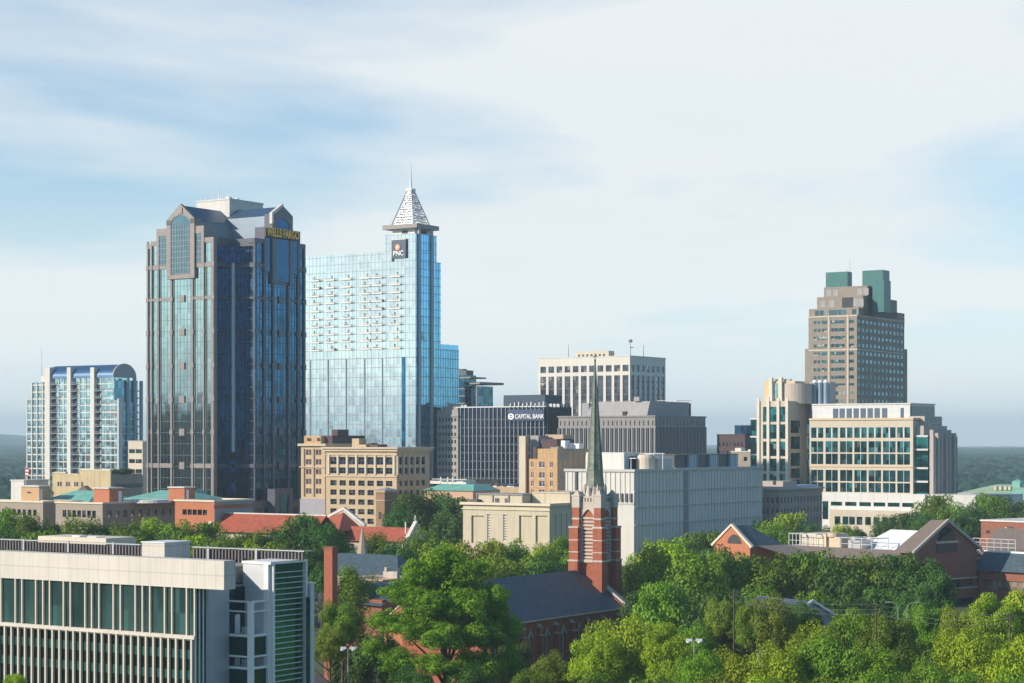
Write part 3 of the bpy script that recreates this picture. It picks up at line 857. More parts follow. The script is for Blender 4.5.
    link('lettering', text_mesh('PNC', 3.0, M['whitelet'], .12, .03), sg, ((a0 + a1) / 2, -1.15, T.z(252.6) - T.base), (R(90), 0, 0))
    # crown
    ca, cb = x1 + 1.5, -1.2
    T.part('crown_recess', MB().box(x1 + 3, -2.2, 2, D1 - 2, zt, T.z(227.6)), M['white'])
    T.part('crown_recess_opening', MB().box(-2.25, -2.0, 4, D1 - 5, zt + .6, T.z(228.6)).box(-9, -6, 1.85, 2.2, zt + .4, zt + 1.6), M['dark'])
    zc0, zc1 = T.z(227.6), T.z(223.3)
    T.part('crown_slab', MB().box(x1 - .6, 1.0, -.8, D1 + .6, zc0, zc1), M['crown'])
    # pyramid lattice
    mx, my = (x1 + 0.2) / 2, D1 / 2
    hx = 6.2; zt2 = T.z(187.5); tx = 1.15
    cor0 = [(mx - hx, my - hx), (mx + hx, my - hx), (mx + hx, my + hx), (mx - hx, my + hx)]
    cor1 = [(mx - tx, my - tx), (mx + tx, my - tx), (mx + tx, my + tx), (mx - tx, my + tx)]
    L = MB()
    def pt(i, t, s_=0.0):
        j = (i + 1) % 4
        a0_ = [cor0[i][q] + (cor1[i][q] - cor0[i][q]) * t for q in (0, 1)]; b0_ = [cor0[j][q] + (cor1[j][q] - cor0[j][q]) * t for q in (0, 1)]
        return (a0_[0] + (b0_[0] - a0_[0]) * s_, a0_[1] + (b0_[1] - a0_[1]) * s_, zc1 + (zt2 - zc1) * t)
    levels = [0, .24, .46, .65, .83, 1]
    for i in range(4):
        L.tube(pt(i, 0), pt(i, 1), .28, .22, 5)
        for t in levels: L.tube(pt(i, t, 0), pt(i, t, 1), .14, .14, 5)
        for a_, b_ in zip(levels, levels[1:]):
            for s0, s1 in ((0, .5), (1, .5), (.5, .25), (.5, .75)):
                L.tube(pt(i, a_, s0), pt(i, b_, s1), .09, .09, 4)
    T.part('pyramid_lattice', L, M['steel'])
    S = MB()
    for i in range(4):
        for a_, b_ in zip(levels, levels[1:]):
            for r in range(3):
                ta = a_ + (b_ - a_) * (r + .12) / 3; tb = a_ + (b_ - a_) * (r + .48) / 3
                for c in range(6):
                    sa, sb = (c + .1) / 6, (c + .9) / 6
                    p = [pt(i, ta, sa), pt(i, ta, sb), pt(i, tb, sb), pt(i, tb, sa)]
                    p = [(mx + (x - mx) * .93, my + (y - my) * .93, z) for x, y, z in p]
                    S.prism(p, (0, 0, .05))
    T.part('pyramid_screen', S, M['mullion_pale'])
    T.part('mast', MB().box(mx - 1.6, mx + 1.6, my - 1.6, my + 1.6, zt2 - .1, zt2 + .9).tube((mx, my, zt2 + .8), (mx, my, T.z(163, mx, my)), .6, .12, 8), M['whitemetal'])
    T.done()
M['crown'] = pmat('grey stone crown', (0.30, 0.27, 0.25), .7, var=.05)
spire_tower()

# =============================================================== dark tower with flat cantilevered roofs (behind)
def cantilever_tower():
    T = Thing('dark_tower', 'dark glass tower with flat overhanging roof slabs half hidden by the mirror glass tower', 'skyscraper', 464.5, 960)
    z0 = T.z0; g = glass('dark teal glass', (0.06, 0.14, 0.20), 2, 3.5, var=.4, tilt=.03)
    T.part('main_block', MB().box(-16, 0, 0, 10, z0, T.z(375)), g)
    T.part('lower_block', MB().box(-2, 0.0, 10, T.b(474.5), z0, T.z(385)).box(-4, 4.5, 4, 18, z0, T.z(386)), g)
    T.part('roof_slab', MB().box(-17, 4.5, -1.5, 12, T.z(378.5), T.z(377)), M['grey'])
    T.part('roof_slab', MB().box(-6, 7.5, 2, 23, T.z(384.3), T.z(382)), M['grey'])
    m = MB()
    z = z0
    while z < T.z(387): m.box(-16, .15, -.15, 0, z, z + .5); m.box(0, .2, 0, 10, z, z + .5); z += 3.5
    for x in (-5, 4.5): m.box(x - .3, x + .3, 3.7, 4.2, z0, T.z(386))
    T.part('floor_bands', m, M['grey'])
    T.part('plant_room', MB().box(-8, -1, 3, 9, T.z(375), T.z(370)).box(-7, -4, 4, 8, T.z(370), T.z(368.5)), M['darkmetal'])
    T.part('pale_corner_strip', MB().box(1.5, 2.6, 3.5, 3.98, z0, T.z(388)), M['mullion_pale'])  # narrow pale upright at the corner
    T.done()
cantilever_tower()

# =============================================================== residential tower with curved blue roof
def residential_tower():
    T = Thing('residential_tower', 'glassy residential tower with white piers, stacked balconies and curved blue roof at far left', 'apartment tower', 119, 1000)
    z0 = T.z0
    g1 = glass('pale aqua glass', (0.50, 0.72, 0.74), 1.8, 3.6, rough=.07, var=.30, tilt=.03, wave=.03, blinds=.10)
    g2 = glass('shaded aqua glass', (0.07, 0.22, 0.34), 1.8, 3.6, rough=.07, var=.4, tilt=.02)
    A = T.a; zt = T.z(375, -10); D = T.b(142)
    def blk(p0, p1, b0, b1, py): return MB().box(A(p0, b0), A(p1, b0), b0, b1, z0, T.z(py, A(p1, b0), b0))
    # stepped massing, back set levels
    G = MB()
    G.box(A(27), A(32.3), 0, D * .8, z0, T.z(398, A(30)))
    G.box(A(32.3), A(48), .3, D * .8, z0, T.z(382, A(40)))
    G.box(A(48), A(112.5), 1.2, D, z0, T.z(375.5, A(90)))
    G.box(A(102, -1.2), A(119, -1.2), -1.2, 1.2, z0, T.z(400))
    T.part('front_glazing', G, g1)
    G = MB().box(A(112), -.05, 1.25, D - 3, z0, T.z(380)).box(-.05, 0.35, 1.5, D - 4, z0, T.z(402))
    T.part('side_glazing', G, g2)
    # floor bands and mullions
    m = MB(); z = z0 + 2.6
    while z < T.z(377):
        if z < T.z(398, A(30)): m.box(A(27), A(32.3), -.25, .1, z - .3, z + .3)
        if z < T.z(383, A(40)): m.box(A(32.3), A(48), .0, .4, z - .3, z + .3)
        m.box(A(51), A(112), 1.0, 1.3, z - .26, z + .26)
        if z < T.z(401): m.box(A(102, -1.2), .0, -1.4, -1.15, z - .3, z + .3); m.box(.3, .5, 1.5, D - 4, z - .2, z + .2)
        z += 3.6
    for p in (27.3, 32, 37.2, 42.8): x = A(p); m.box(x - .3, x + .3, -.3, .5, z0, T.z(383 if p > 30 else 398.5, x))
    for p in (106, 111, 115): x = A(p, -1.2); m.box(x - .14, x + .14, -1.35, -1.1, z0, T.z(400))
    for p in (59, 64, 80, 86, 101): x = A(p, 1.2); m.box(x - .18, x + .18, .95, 1.3, z0, T.z(376))
    x = A(118.6, -1.2); m.box(x - .5, x + .3, -1.5, 1.2, z0, T.z(398.5))
    T.part('floor_bands', m, M['white'])
    # piers with dark balcony slots at their right
    for (p0, p1, py) in ((45.8, 50.8, 367.5), (68.0, 71.6, 367.5), (91.3, 95.2, 367.5)):
        T.part('pier', MB().box(A(p0), A(p1), -.8, 4.0, z0, T.z(py, A(p0))), M['white'])
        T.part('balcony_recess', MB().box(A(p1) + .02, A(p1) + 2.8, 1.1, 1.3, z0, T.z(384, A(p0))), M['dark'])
        z = z0 + 2.6
        x0 = A(p1)
        def bal():
            b = MB().box(0, 3.6, -2.2, 0, -.14, .14); b.box(0, 3.6, -2.25, -2.15, .9, 1.05); b.box(3.5, 3.6, -2.2, 0, .9, 1.05)
            for q in lin(.3, 3.5, 6): b.box(q - .05, q + .05, -2.22, -2.16, .1, .95)
            return b
        while z < T.z(384, x0):
            T.inst('balcony', 'bal', bal, M['bluegrey'], (x0, 1.1, z)); z += 3.6
    x0 = A(117, 1.2)
    # side: alternating shaded fins
    f = MB()
    for p in (127.5, 134.5, 141): y = T.b(p, .4); f.box(0, 1.0, y - .8, y + .8, z0, T.z(378 if p < 135 else 381, 0, y))
    z = z0 + 2.6
    while z < T.z(384): f.box(.3, 1.2, T.b(134.5) + .8, T.b(141) - .8, z - .3, z + .3); z += 3.6
    T.part('side_fins', f, M['bluegrey'])
    # curved roof: barrel with segmental gable ends on the right
    yb0, yb1 = T.b(103, -3.5), T.b(136.5, -3.5)
    zb, ztop = T.z(377.5, 0, 8), T.z(363.7, 0, 12)
    yb0 = -.6
    arc = [( -3.5, yb0 + (yb1 - yb0) * (1 - math.cos(t)) / 2, zb + (ztop - zb) * math.sin(t)) for t in lin(0, math.pi, 19)]
    T.part('gable_end', MB().prism(arc, (-.8, 0, 0)), M['greyblue'])
    Lr = A(47) + 3.5
    T.part('curved_roof', MB().prism([(p[0] - .85, yb0 + (p[1] - yb0) * .96 + .8, zb + (p[2] - zb) * .95) for p in arc], (Lr, 0, 0)), M['bluemetal'])
    # roof front parapets rising like steps at left
    T.part('stepped_wing_top', MB().box(A(40), A(46.5), .5, 6, T.z(384, A(42)), T.z(376, A(42))).box(A(43), A(47), 1, 6, T.z(376, A(42)), T.z(372, A(42))), M['white'])
    T.part('parapet', MB().box(A(50), A(108), .6, 1.4, T.z(378, A(80)), T.z(375, A(80))), M['white'])
    T.part('rooftop_antenna', MB().tube((A(37.4), 3, T.z(383, A(37))), (A(37.4), 3, T.z(347, A(37))), .14, .08, 5), M['steel'])
    T.done()
M['greyblue'] = pmat('grey render', (0.32, 0.31, 0.34), .8, var=.06)
residential_tower()

# =============================================================== small cream office slab beside the granite tower
def small_office():
    T = Thing('office_block', 'narrow cream office block with three window strips wedged beside the dark granite tower', 'office building', 142.6, 770)
    z0 = T.z0; xl = T.a(128.2); zt = T.z(441.5)
    rows = [(T.z(b_), T.z(a_)) for a_, b_ in ((449.2, 453.2), (459.2, 463.2), (469.2, 473.2), (479.2, 483.2))]
    ops = grid_ops([xl + 2.05, xl + 5.6], 3.2, rows) if xl < -7 else grid_ops([xl / 2], -xl * .7, rows)
    m = MB(); skin(m, ('F', 0), xl, 0, z0, zt, ops, .4); m.box(xl, -.01, .4, 14, z0, zt - .2)
    T.part('wall', m, M['cream']); wins(T, ('F', 0), ops, M['win'], .4)
    T.part('roof_coping', MB().box(xl - .2, .2, -.2, 14.2, zt, zt + .3), M['white'])
small_office()

# =============================================================== finned office block with the bank sign
M['navybox2'] = pmat('dark blue spandrel', (0.03, 0.04, 0.06), .5, var=.1)
def finned_block():
    T = Thing('office_block', 'dark office block with close pale vertical fins and a bank sign near its top', 'office building', 546, 860)
    z0 = T.z0; xl = T.a(457); zt = T.z(407)
    g = glass('dark grey blue glazing', (0.045, 0.065, 0.11), 2.2, 3.6, metal=.9, rough=.12, var=.2, tilt=.02)
    D = T.b(571.5)
    T.part('glazing', MB().box(xl, 0, 0, D, z0, zt), g)
    f = MB(); x = xl; 
    while x < -1:
        if True: f.box(x - .14, x + .14, -.5, -.01, z0, zt + .4); x += 2.18
    T.part('fins', f, M['finlight'])
    f = MB(); y = .6
    while y < D: f.box(.01, .5, y - .12, y + .12, z0, zt + .3); y += 2.18
    T.part('side_fins', f, M['darkmullion'])
    sp = MB(); z = z0 + 3
    while z < zt - 3: sp.box(xl, .05, -.16, -.005, z, z + .45); z += 3.7
    T.part('spandrels', sp, M['navybox2'])
    T.part('penthouse', MB().box(T.a(496), T.a(545, 6), 6, 20, zt, T.z(394.5, -8)), M['navybox'])
    tp = MB()
    for i in range(9): x = T.a(511.5 + i * 4.1); tp.box(x - .25, x + .25, -.9, 1.0, zt + .05, zt + 1.7 + (i % 3) * .3)
    for i in range(7): x = T.a(549) ; y = D * (i + .5) / 7; tp.box(-1, .3, y - .2, y + .2, zt, zt + 1.5)
    T.part('parapet_post', tp, M['steel'])
    T.part('roof_edge', MB().box(xl, .1, -.65, .8, zt + .01, zt + .5), M['steel'])
    a0, a1 = T.a(509), T.a(545)
    sg = T.part('sign', MB().box(a0, a1, -1.2, -.61, T.z(420.5), T.z(409.5)), M['signblue'])
    link('lettering', text_mesh('CAPITAL BANK', 2.75, M['whitelet'], .12, .02, .80), sg, ((T.a(518.5) + T.a(544)) / 2, -1.35, T.z(416.5) - T.base), (R(90), 0, 0))
    em = MB(); cx = T.a(512.7); zc = T.z(416.3)
    n = 20; ro_, ri = 1.35, .75
    for i in range(n):
        t0, t1 = 2 * math.pi * i / n, 2 * math.pi * (i + 1) / n
        em.prism([(cx + r * 1.15 * math.cos(t), -1.45, zc + r * math.sin(t)) for r, t in ((ro_, t0), (ro_, t1), (ri, t1), (ri, t0))], (0, .2, 0))
    em.box(cx - .9, cx + .5, -1.46, -1.25, zc - .22, zc + .22)
    T.part('emblem', em, M['whitelet'], sg)
    d = MB()
    for px in (460, 462.5, 466): d.frustum(T.a(px, 3), 3, zt, zt + 1.4, 1.0, .5, 8)
    T.part('rooftop_dish', d, M['whitemetal'])
    T.part('rooftop_antenna', MB().tube((T.a(490, 3), 3, zt), (T.a(490, 3), 3, zt + 3.5), .1, .08, 5), M['steel'])
M['navybox'] = pmat('navy plant screen', (0.016, 0.045, 0.085), .6, var=.15, jx=2, jdark=.85)
M['finlight'] = pmat('pale grey fins', (0.30, 0.32, 0.36), .6, var=.05)
finned_block()

# =============================================================== reflection in the mirror glass tower, built as an old grey stone block at its foot
def reflected_stone_block():
    T = Thing('office_block', 'reflected old grey stone facade built as a block left of the dark finned block', 'office building', 458, 884)
    z0 = T.z0; xl = T.a(437); zt = T.z(410)
    rows = []
    py = 418
    while py < 480: rows.append((T.z(py + 3.6), T.z(py))); py += 7.3
    ops = grid_ops(lin(xl + 1.5, -1.5, 6), .95, rows)
    m = MB(); skin(m, ('F', 0), xl, 0, z0, zt, ops, .4); m.box(xl, -.01, .4, 14, z0, zt)
    T.part('wall', m, M['oldstone']); wins(T, ('F', 0), ops, M['win'], .4)
    T.part('cornice', MB().box(xl - .4, .3, -.5, 14, T.z(416.5), T.z(415)).box(xl - .3, .2, -.4, 14, T.z(437), T.z(436)), M['oldstone'])
    T.part('attic', MB().box(T.a(441), T.a(457), .5, 12, zt, T.z(406.5)).box(T.a(446), T.a(454), 1.5, 9, T.z(406.5), T.z(403.8)), M['oldstone'])
    T.part('rooftop_dome', MB().frustum(T.a(449, 4), 4, T.z(403.8), T.z(402), 1.6, .7, 12), M['white'])
    T.done()
M['oldstone'] = pmat('old grey limestone', (0.36, 0.33, 0.31), .9, var=.18, scale=.4, streak=.4)
reflected_stone_block()

# =============================================================== white tower
def white_tower():
    T = Thing('office_tower', 'broad white concrete office tower with tall dark window strips behind the green steeple', 'office building', 630, 1080)
    z0 = T.z0; xl = T.a(538.3); zt = T.z(356.3); D = T.b(665.5)
    n = 11; step = -xl / (n + .15); cs = [xl + step * (i + .62) for i in range(n)]
    rows = [(T.z(371.2), T.z(364.7))]
    tall = [(z0 + 8, T.z(375))]
    ops = grid_ops(cs, step * .70, rows + tall)
    m = MB(); skin(m, ('F', 0), xl, 0, z0, zt, ops, .5)
    cR = [D * (i + .55) / 7.1 for i in range(7)]
    opR = grid_ops(cR, D / 7.1 * .62, rows + tall)
    skin(m, ('R', 0), .5, D, z0, zt, opR, .5); m.box(xl, -.51, .51, D - .01, z0, zt - .3)
    T.part('wall', m, M['whitestone'])
    gw = glass('office strip glass', (0.10, 0.11, 0.14), 2.5, 3.6, metal=.8, var=.45, tilt=.02, blinds=.12, blindcol=(.35, .3, .25))
    wins(T, ('F', 0), ops, gw, .5); wins(T, ('R', 0), opR, M['win_navy'], .5)
    b = MB(); z = T.z(375) - 3.6
    while z > z0 + 8:
        for c in cs: b.box(c - step * .34, c + step * .34, .3, .37, z, z + .8)
        for c in cR: b.box(-.37, -.3, c - D / 7.1 * .3, c + D / 7.1 * .3, z, z + .8)
        z -= 3.6
    T.part('spandrels', b, M['navybox2'])
    T.part('parapet', MB().box(xl - .2, .2, -.2, D + .2, zt, zt + .5), M['whitestone'])
    xp0, xp1 = T.a(576, 10), T.a(604, 10)
    T.part('penthouse', MB().box(xp0, xp1 + 3, 10, 16, zt, T.z(350.5, -15, 10)), M['cream'])
    o = MB()
    for c in lin(xp0 + 2, xp1, 7): o.box(c - .6, c + .6, 9.9, 10.0, zt + .8, zt + 2.2)
    T.part('louvres', o, M['dark'])
    for px, py in ((568.5, 345), (630.5, 340), (643.5, 345)):
        x = T.a(px, 8); a_ = MB().tube((x, 8, zt), (x, 8, T.z(py, x, 8)), .18, .1, 6)
        if px == 630.5: a_.box(x - .8, x + .9, 7.5, 8.5, T.z(342.5, x, 8), T.z(339.5, x, 8)); a_.box(x - .2, x + 1.6, 7.8, 8.2, T.z(348, x, 8), T.z(347, x, 8))
        T.part('rooftop_antenna', a_, M['darkmetal'])
    T.done()
M['whitestone'] = pmat('white marble cladding', (0.62, 0.59, 0.53), .6, var=.05, scale=.1, streak=.15)
white_tower()

# =============================================================== grey concrete block with vertical fins
def grey_block():
    T = Thing('government_building', 'low wide grey concrete block with narrow vertical slots in front of the white tower', 'office building', 655, 800)
    z0 = T.z0; xl = T.a(558.5); zt = T.z(416.8); D = T.b(705.5)
    m = MB(); d = MB()
    nb = 22; st = -xl / nb
    ops = []
    for i in range(nb):
        c = xl + st * (i + .5)
        ops += [(c - st * .17, c + st * .17, z0 + 3, T.z(428)), (c - st * .12, c + st * .12, T.z(425.5), T.z(420.5))]
    skin(m, ('F', 0), xl, 0, z0, zt, ops, .8)
    nr = 15; sr = D / nr; opr = []
    for i in range(nr):
        c = sr * (i + .5)
        opr += [(c - sr * .17, c + sr * .17, z0 + 3, T.z(427)), (c - sr * .12, c + sr * .12, T.z(425), T.z(420))]
    skin(m, ('R', 0), .8, D, z0, zt, opr, .8)
    m.box(xl, -.8, .81, D - .01, z0, zt - .2)
    T.part('wall', m, M['grey'])
    wins(T, ('F', 0), ops, M['win'], .8, limit=60); wins(T, ('R', 0), opr, M['win'], .8)
    rr_ = MB()
    for i in range(nb + 1): rr_.box(xl + st * i - .16, xl + st * i + .16, -.45, -.005, z0, T.z(427.5))
    for i in range(nr + 1): rr_.box(.005, .45, sr * i - .16, sr * i + .16, z0, T.z(426.5))
    T.part('ribs', rr_, M['greyl'])
    T.part('cornice', MB().box(xl - .4, .4, -.4, D + .3, zt, zt + .6), M['grey'])
    xu0, xu1 = T.a(587, 6), T.a(647, 6); yu1 = T.b(689, xu1)
    zu = T.z(401, -5, 6)
    T.part('upper_storey', MB().prism([(xu0, 6, zt + .6), (xu0, yu1, zt + .6), (xu0, yu1, zu), (xu0, 8.5, zu)], (xu1 - xu0, 0, 0)), M['greyl'])
    T.part('door', MB().box(T.a(622.5, 5.9), T.a(626, 5.9), 5.8, 6.6, zt + .61, zt + 2.4), M['dark'])
    T.part('stair_housing', MB().box(T.a(583, 8), T.a(590, 8), 7, 12, zt, zt + 6).box(T.a(632, 6), T.a(637.5, 6), 7.5, 10, zu, zu + 1.8), M['greyblue'])
    T.done()
M['greyl'] = pmat('smooth grey concrete', (0.33, 0.32, 0.32), .8, var=.06, streak=.25)
grey_block()

# brick block peeping out behind the grey block
def brick_behind():
    T = Thing('brick_block', 'small red brick block with railed roof peeping over the right end of the grey block', 'building', 677, 900)
    z0 = T.z0; zt = T.z(403.5); D = T.b(691)
    ops = grid_ops(lin(2, D - 2, 4), 2.4, [(T.z(414, 0, 5), T.z(408.5, 0, 5))])
    m = MB(); skin(m, ('R', 0), 0, D, z0, zt, ops, .4); m.box(-10, -.41, 0, D, z0, zt)
    T.part('wall', m, M['brick_brown']); wins(T, ('R', 0), ops, M['win_teal'], .4)
    r = MB().box(-10, .2, -.2, D, zt, zt + .3).box(-10, .2, -.2, .0, zt + 1.3, zt + 1.5).box(.0, .2, -.2, D, zt + 1.3, zt + 1.5)
    for y in lin(0, D, 7): r.box(0, .2, y - .1, y + .1, zt, zt + 1.6)
    for x in lin(-10, 0, 5): r.box(x - .1, x + .1, -.2, 0, zt, zt + 1.6)
    T.part('roof_railing', r, M['steel'])
brick_behind()

# purple brick block with blue glass lantern
def purple_block():
    T = Thing('brick_block', 'dark purple brown brick block with a blue glass top left of the courthouse', 'building', 745, 900)
    z0 = T.z0; xl = T.a(717); zt = T.z(435)
    D = 16
    ops = grid_ops(lin(xl + 1.5, -1.5, 7), 1.0, [(T.z(446), T.z(442.5)), (T.z(455), T.z(451)), (T.z(464), T.z(460))])
    m = MB(); skin(m, ('F', 0), xl, 0, z0, zt, ops, .4); m.box(xl, -.01, .41, D, z0, zt)
    T.part('wall', m, M['purple']); wins(T, ('F', 0), ops, M['win_navy'], .4)
    T.part('glass_lantern', MB().box(T.a(735, 3), T.a(751, 3), 3, 10, zt, T.z(425.5)), glass('blue lantern glass', (0.04, 0.15, 0.30), 2, 3, var=.4))
    q = MB()
    for p in (735, 740.3, 745.6, 751): x = T.a(p, 2.9); q.box(x - .15, x + .15, 2.8, 3, zt, T.z(425))
    q.box(T.a(735, 2.9), T.a(751, 2.9), 2.75, 3, T.z(426), T.z(425))
    T.part('lantern_frame', q, M['darkmullion'])
    T.part('roof_edge', MB().box(xl - .2, .2, -.2, D, zt, zt + .4), M['purple'])
purple_block()
def pale_low(px, Y, pl, D, py, name, label, mat, base_rows=()):
    T = Thing(name, label, 'building', px, Y)
    xl = T.a(pl); zt = T.z(py); m = MB()
    ops = grid_ops(lin(xl + 2, -2, max(2, int(-xl / 4))), 1.6, [(T.z(b_), T.z(a_)) for a_, b_ in base_rows]) if base_rows else []
    skin(m, ('F', 0), xl, 0, T.z0, zt, ops, .3); m.box(xl, -.01, .31, D, T.z0, zt)
    T.part('wall', m, mat); 
    if ops: wins(T, ('F', 0), ops, M['win'], .3)
    T.part('roof_coping', MB().box(xl - .2, .2, -.2, D + .2, zt, zt + .35), M['white'])
    return T
T = pale_low(760, 800, 731, 22, 452, 'low_block', 'low tan roofed block squeezed between the long white block and the courthouse', M['stone'], ((457, 461),))
T.part('rooftop_unit', MB().box(T.a(735, 3), T.a(741, 3), 3, 7, T.z(452), T.z(448)).box(T.a(748, 3), T.a(753, 3), 3, 7, T.z(452), T.z(449.5)), M['roofpale'])
T.part('red_parapet', MB().box(T.a(754, 5), -1, 5, 9, T.z(452), T.z(449)), M['brick_orange'])

# =============================================================== stepped brown tower at right
def stepped_tower():
    T = Thing('office_tower', 'stepped pinkish stone tower with two green boxes on top at the right of the skyline', 'skyscraper', 857, 900)
    z0 = T.z0; A = T.a; xl = A(808.5); zt = T.z(314.5); D = T.b(904.3)
    x2 = A(804.7)
    st = M['towerstone']; sk = M['towerstone_dark']
    rows = []; py = 319.5
    while py < 420: rows.append((T.z(py + 3.4), T.z(py))); py += 7.95
    cL = [(A(p), w_) for p, w_ in ((815.2, 1.5), (819.2, 1.5), (824.5, 2.6), (832.6, 1.6), (836.3, 1.6), (839.8, 1.6), (843.3, 1.6), (851.3, 2.6))]
    ops = [(c - w_ / 2, c + w_ / 2, r0, r1) for c, w_ in cL for r0, r1 in rows]
    m = MB(); skin(m, ('F', 0), xl, 0, z0, zt, ops, .25)
    m.box(xl, -.25, .25, D - .01, z0, zt - .1)
    nR = 12; cR = [D * (i + .6) / (nR + .2) for i in range(nR)]
    opR = grid_ops(cR, D / nR * .62, rows)
    skin(m, ('R', 0), .25, D, z0, zt, opR, .25)
    T.part('wall', m, st)
    gw = glass('green grey tower glass', (0.08, 0.15, 0.17), 9, 9, metal=.8, var=.6, tilt=.03, blinds=.1)
    gk = glass('teal tower glass', (0.06, 0.16, 0.22), 9, 9, metal=.8, var=.6, tilt=.03)
    wins(T, ('F', 0), sorted(ops, key=lambda o: -o[3]), gw, .25, limit=60); 
    T.nwin['window'] = 60
    wins(T, ('R', 0), sorted(opR, key=lambda o: -o[3]), gk, .25, limit=100)
    # lower wider shoulders
    zl = T.z(349, x2)
    sh = MB(); ops2 = grid_ops([(x2 + xl) / 2 + .9], 1.6, [r for r in rows if r[1] < zl - 1])
    sh.box(x2, xl - .01, .3, D - 4, z0, zl); y2 = T.b(907.3)
    sh.box(-10, -.02, D + .01, y2, z0, T.z(349, 0, D))
    T.part('shoulder', sh, st)
    # setback tier behind the front and the three tiers
    z1 = T.z(307.2, 0, 6)
    def tier(p0, p1, b0, py, extra, name='setback_tier'):
        xa, xb = A(p0, b0), min(A(p1, b0), -.5)
        q = MB(); zt_ = T.z(py, xb, b0)
        yb = T.b(extra, xb)
        q.box(xa, xb, b0, yb, zt - 3, zt_); T.part(name, q, st)
        return xa, xb, yb, zt_
    xa, xb, yb, zt1 = tier(809, 866.5, 3.0, 307.2, 904.5)
    opn = MB()
    for p in (817, 822, 831, 835, 840, 844, 854): c = A(p, 3); opn.box(c - 1, c + 1, 2.9, 3.02, zt + .4, zt1 - .8)
    T.part('setback_window', opn, gw)
    xa, xb, yb, zt2 = tier(817, 872, 8, 295.4, 897)
    oo = MB()
    for p in (823, 832, 856, 861): c = A(p, 8); oo.box(c - 1.3, c + 1.3, 7.9, 8.02, zt1 + .8, zt2 - 1.6)
    T.part('blind_panel', oo, M['greyl'])
    T.part('dark_recess', MB().box(A(842, 7.95), A(853, 7.95), 7.9, 8.03, zt1 + .05, zt2 - .6), M['dark'])
    xa, xb, yb, zt3 = tier(824, 875, 13, 285.5, 890)
    oo = MB()
    for p in (829, 836, 860, 866): c = A(p, 13); oo.box(c - 1.3, c + 1.3, 12.9, 13.02, zt2 + .6, zt3 - 1.2)
    T.part('blind_panel', oo, M['greyl'])
    T.part('green_rooftop_box', MB().box(A(825.8, 15), A(847.5, 15), 15, T.b(852, A(847.5, 15)), zt3 - 1, T.z(271.3, -10, 15)), M['copper_glass'])
    T.part('green_rooftop_box', MB().box(A(862.3, 17), A(883, 17), 17, T.b(889.5, A(883, 17)), zt3 - 8, T.z(270.3, 0, 17)), M['copper_glass'])
    T.part('green_side_box', MB().box(A(872.5, 14), A(884, 14), 14, T.b(890.8, A(884, 14)), z1 - 2, T.z(281, 0, 17)), M['copper_glass'])
    T.part('mast', MB().tube((A(849.8, 20), 20, zt3 - 1), (A(849.8, 20), 20, T.z(259, -5, 20)), .2, .1, 6).tube((A(847, 20), 20, zt3), (A(847, 20), 20, T.z(268, -5, 20)), .12, .08, 5), M['steel'])
    bd = MB()
    for z in (T.z(315.5), T.z(349.3)): bd.box(xl, .15, -.15, .0, z - .3, z + .3); bd.box(.0, .15, 0, D, z - .3, z + .3)
    for p in (829, 848): c = A(p); bd.box(c - .4, c + .4, -.3, -.005, z0, zt)
    T.part('stone_bands', bd, M['cream'])
    T.done()
M['towerstone'] = pmat('brown grey precast stone', (0.27, 0.225, 0.185), .8, var=.10, scale=.3, jz=3.6, jdark=.88)
M['towerstone_dark'] = M['towerstone']
stepped_tower()
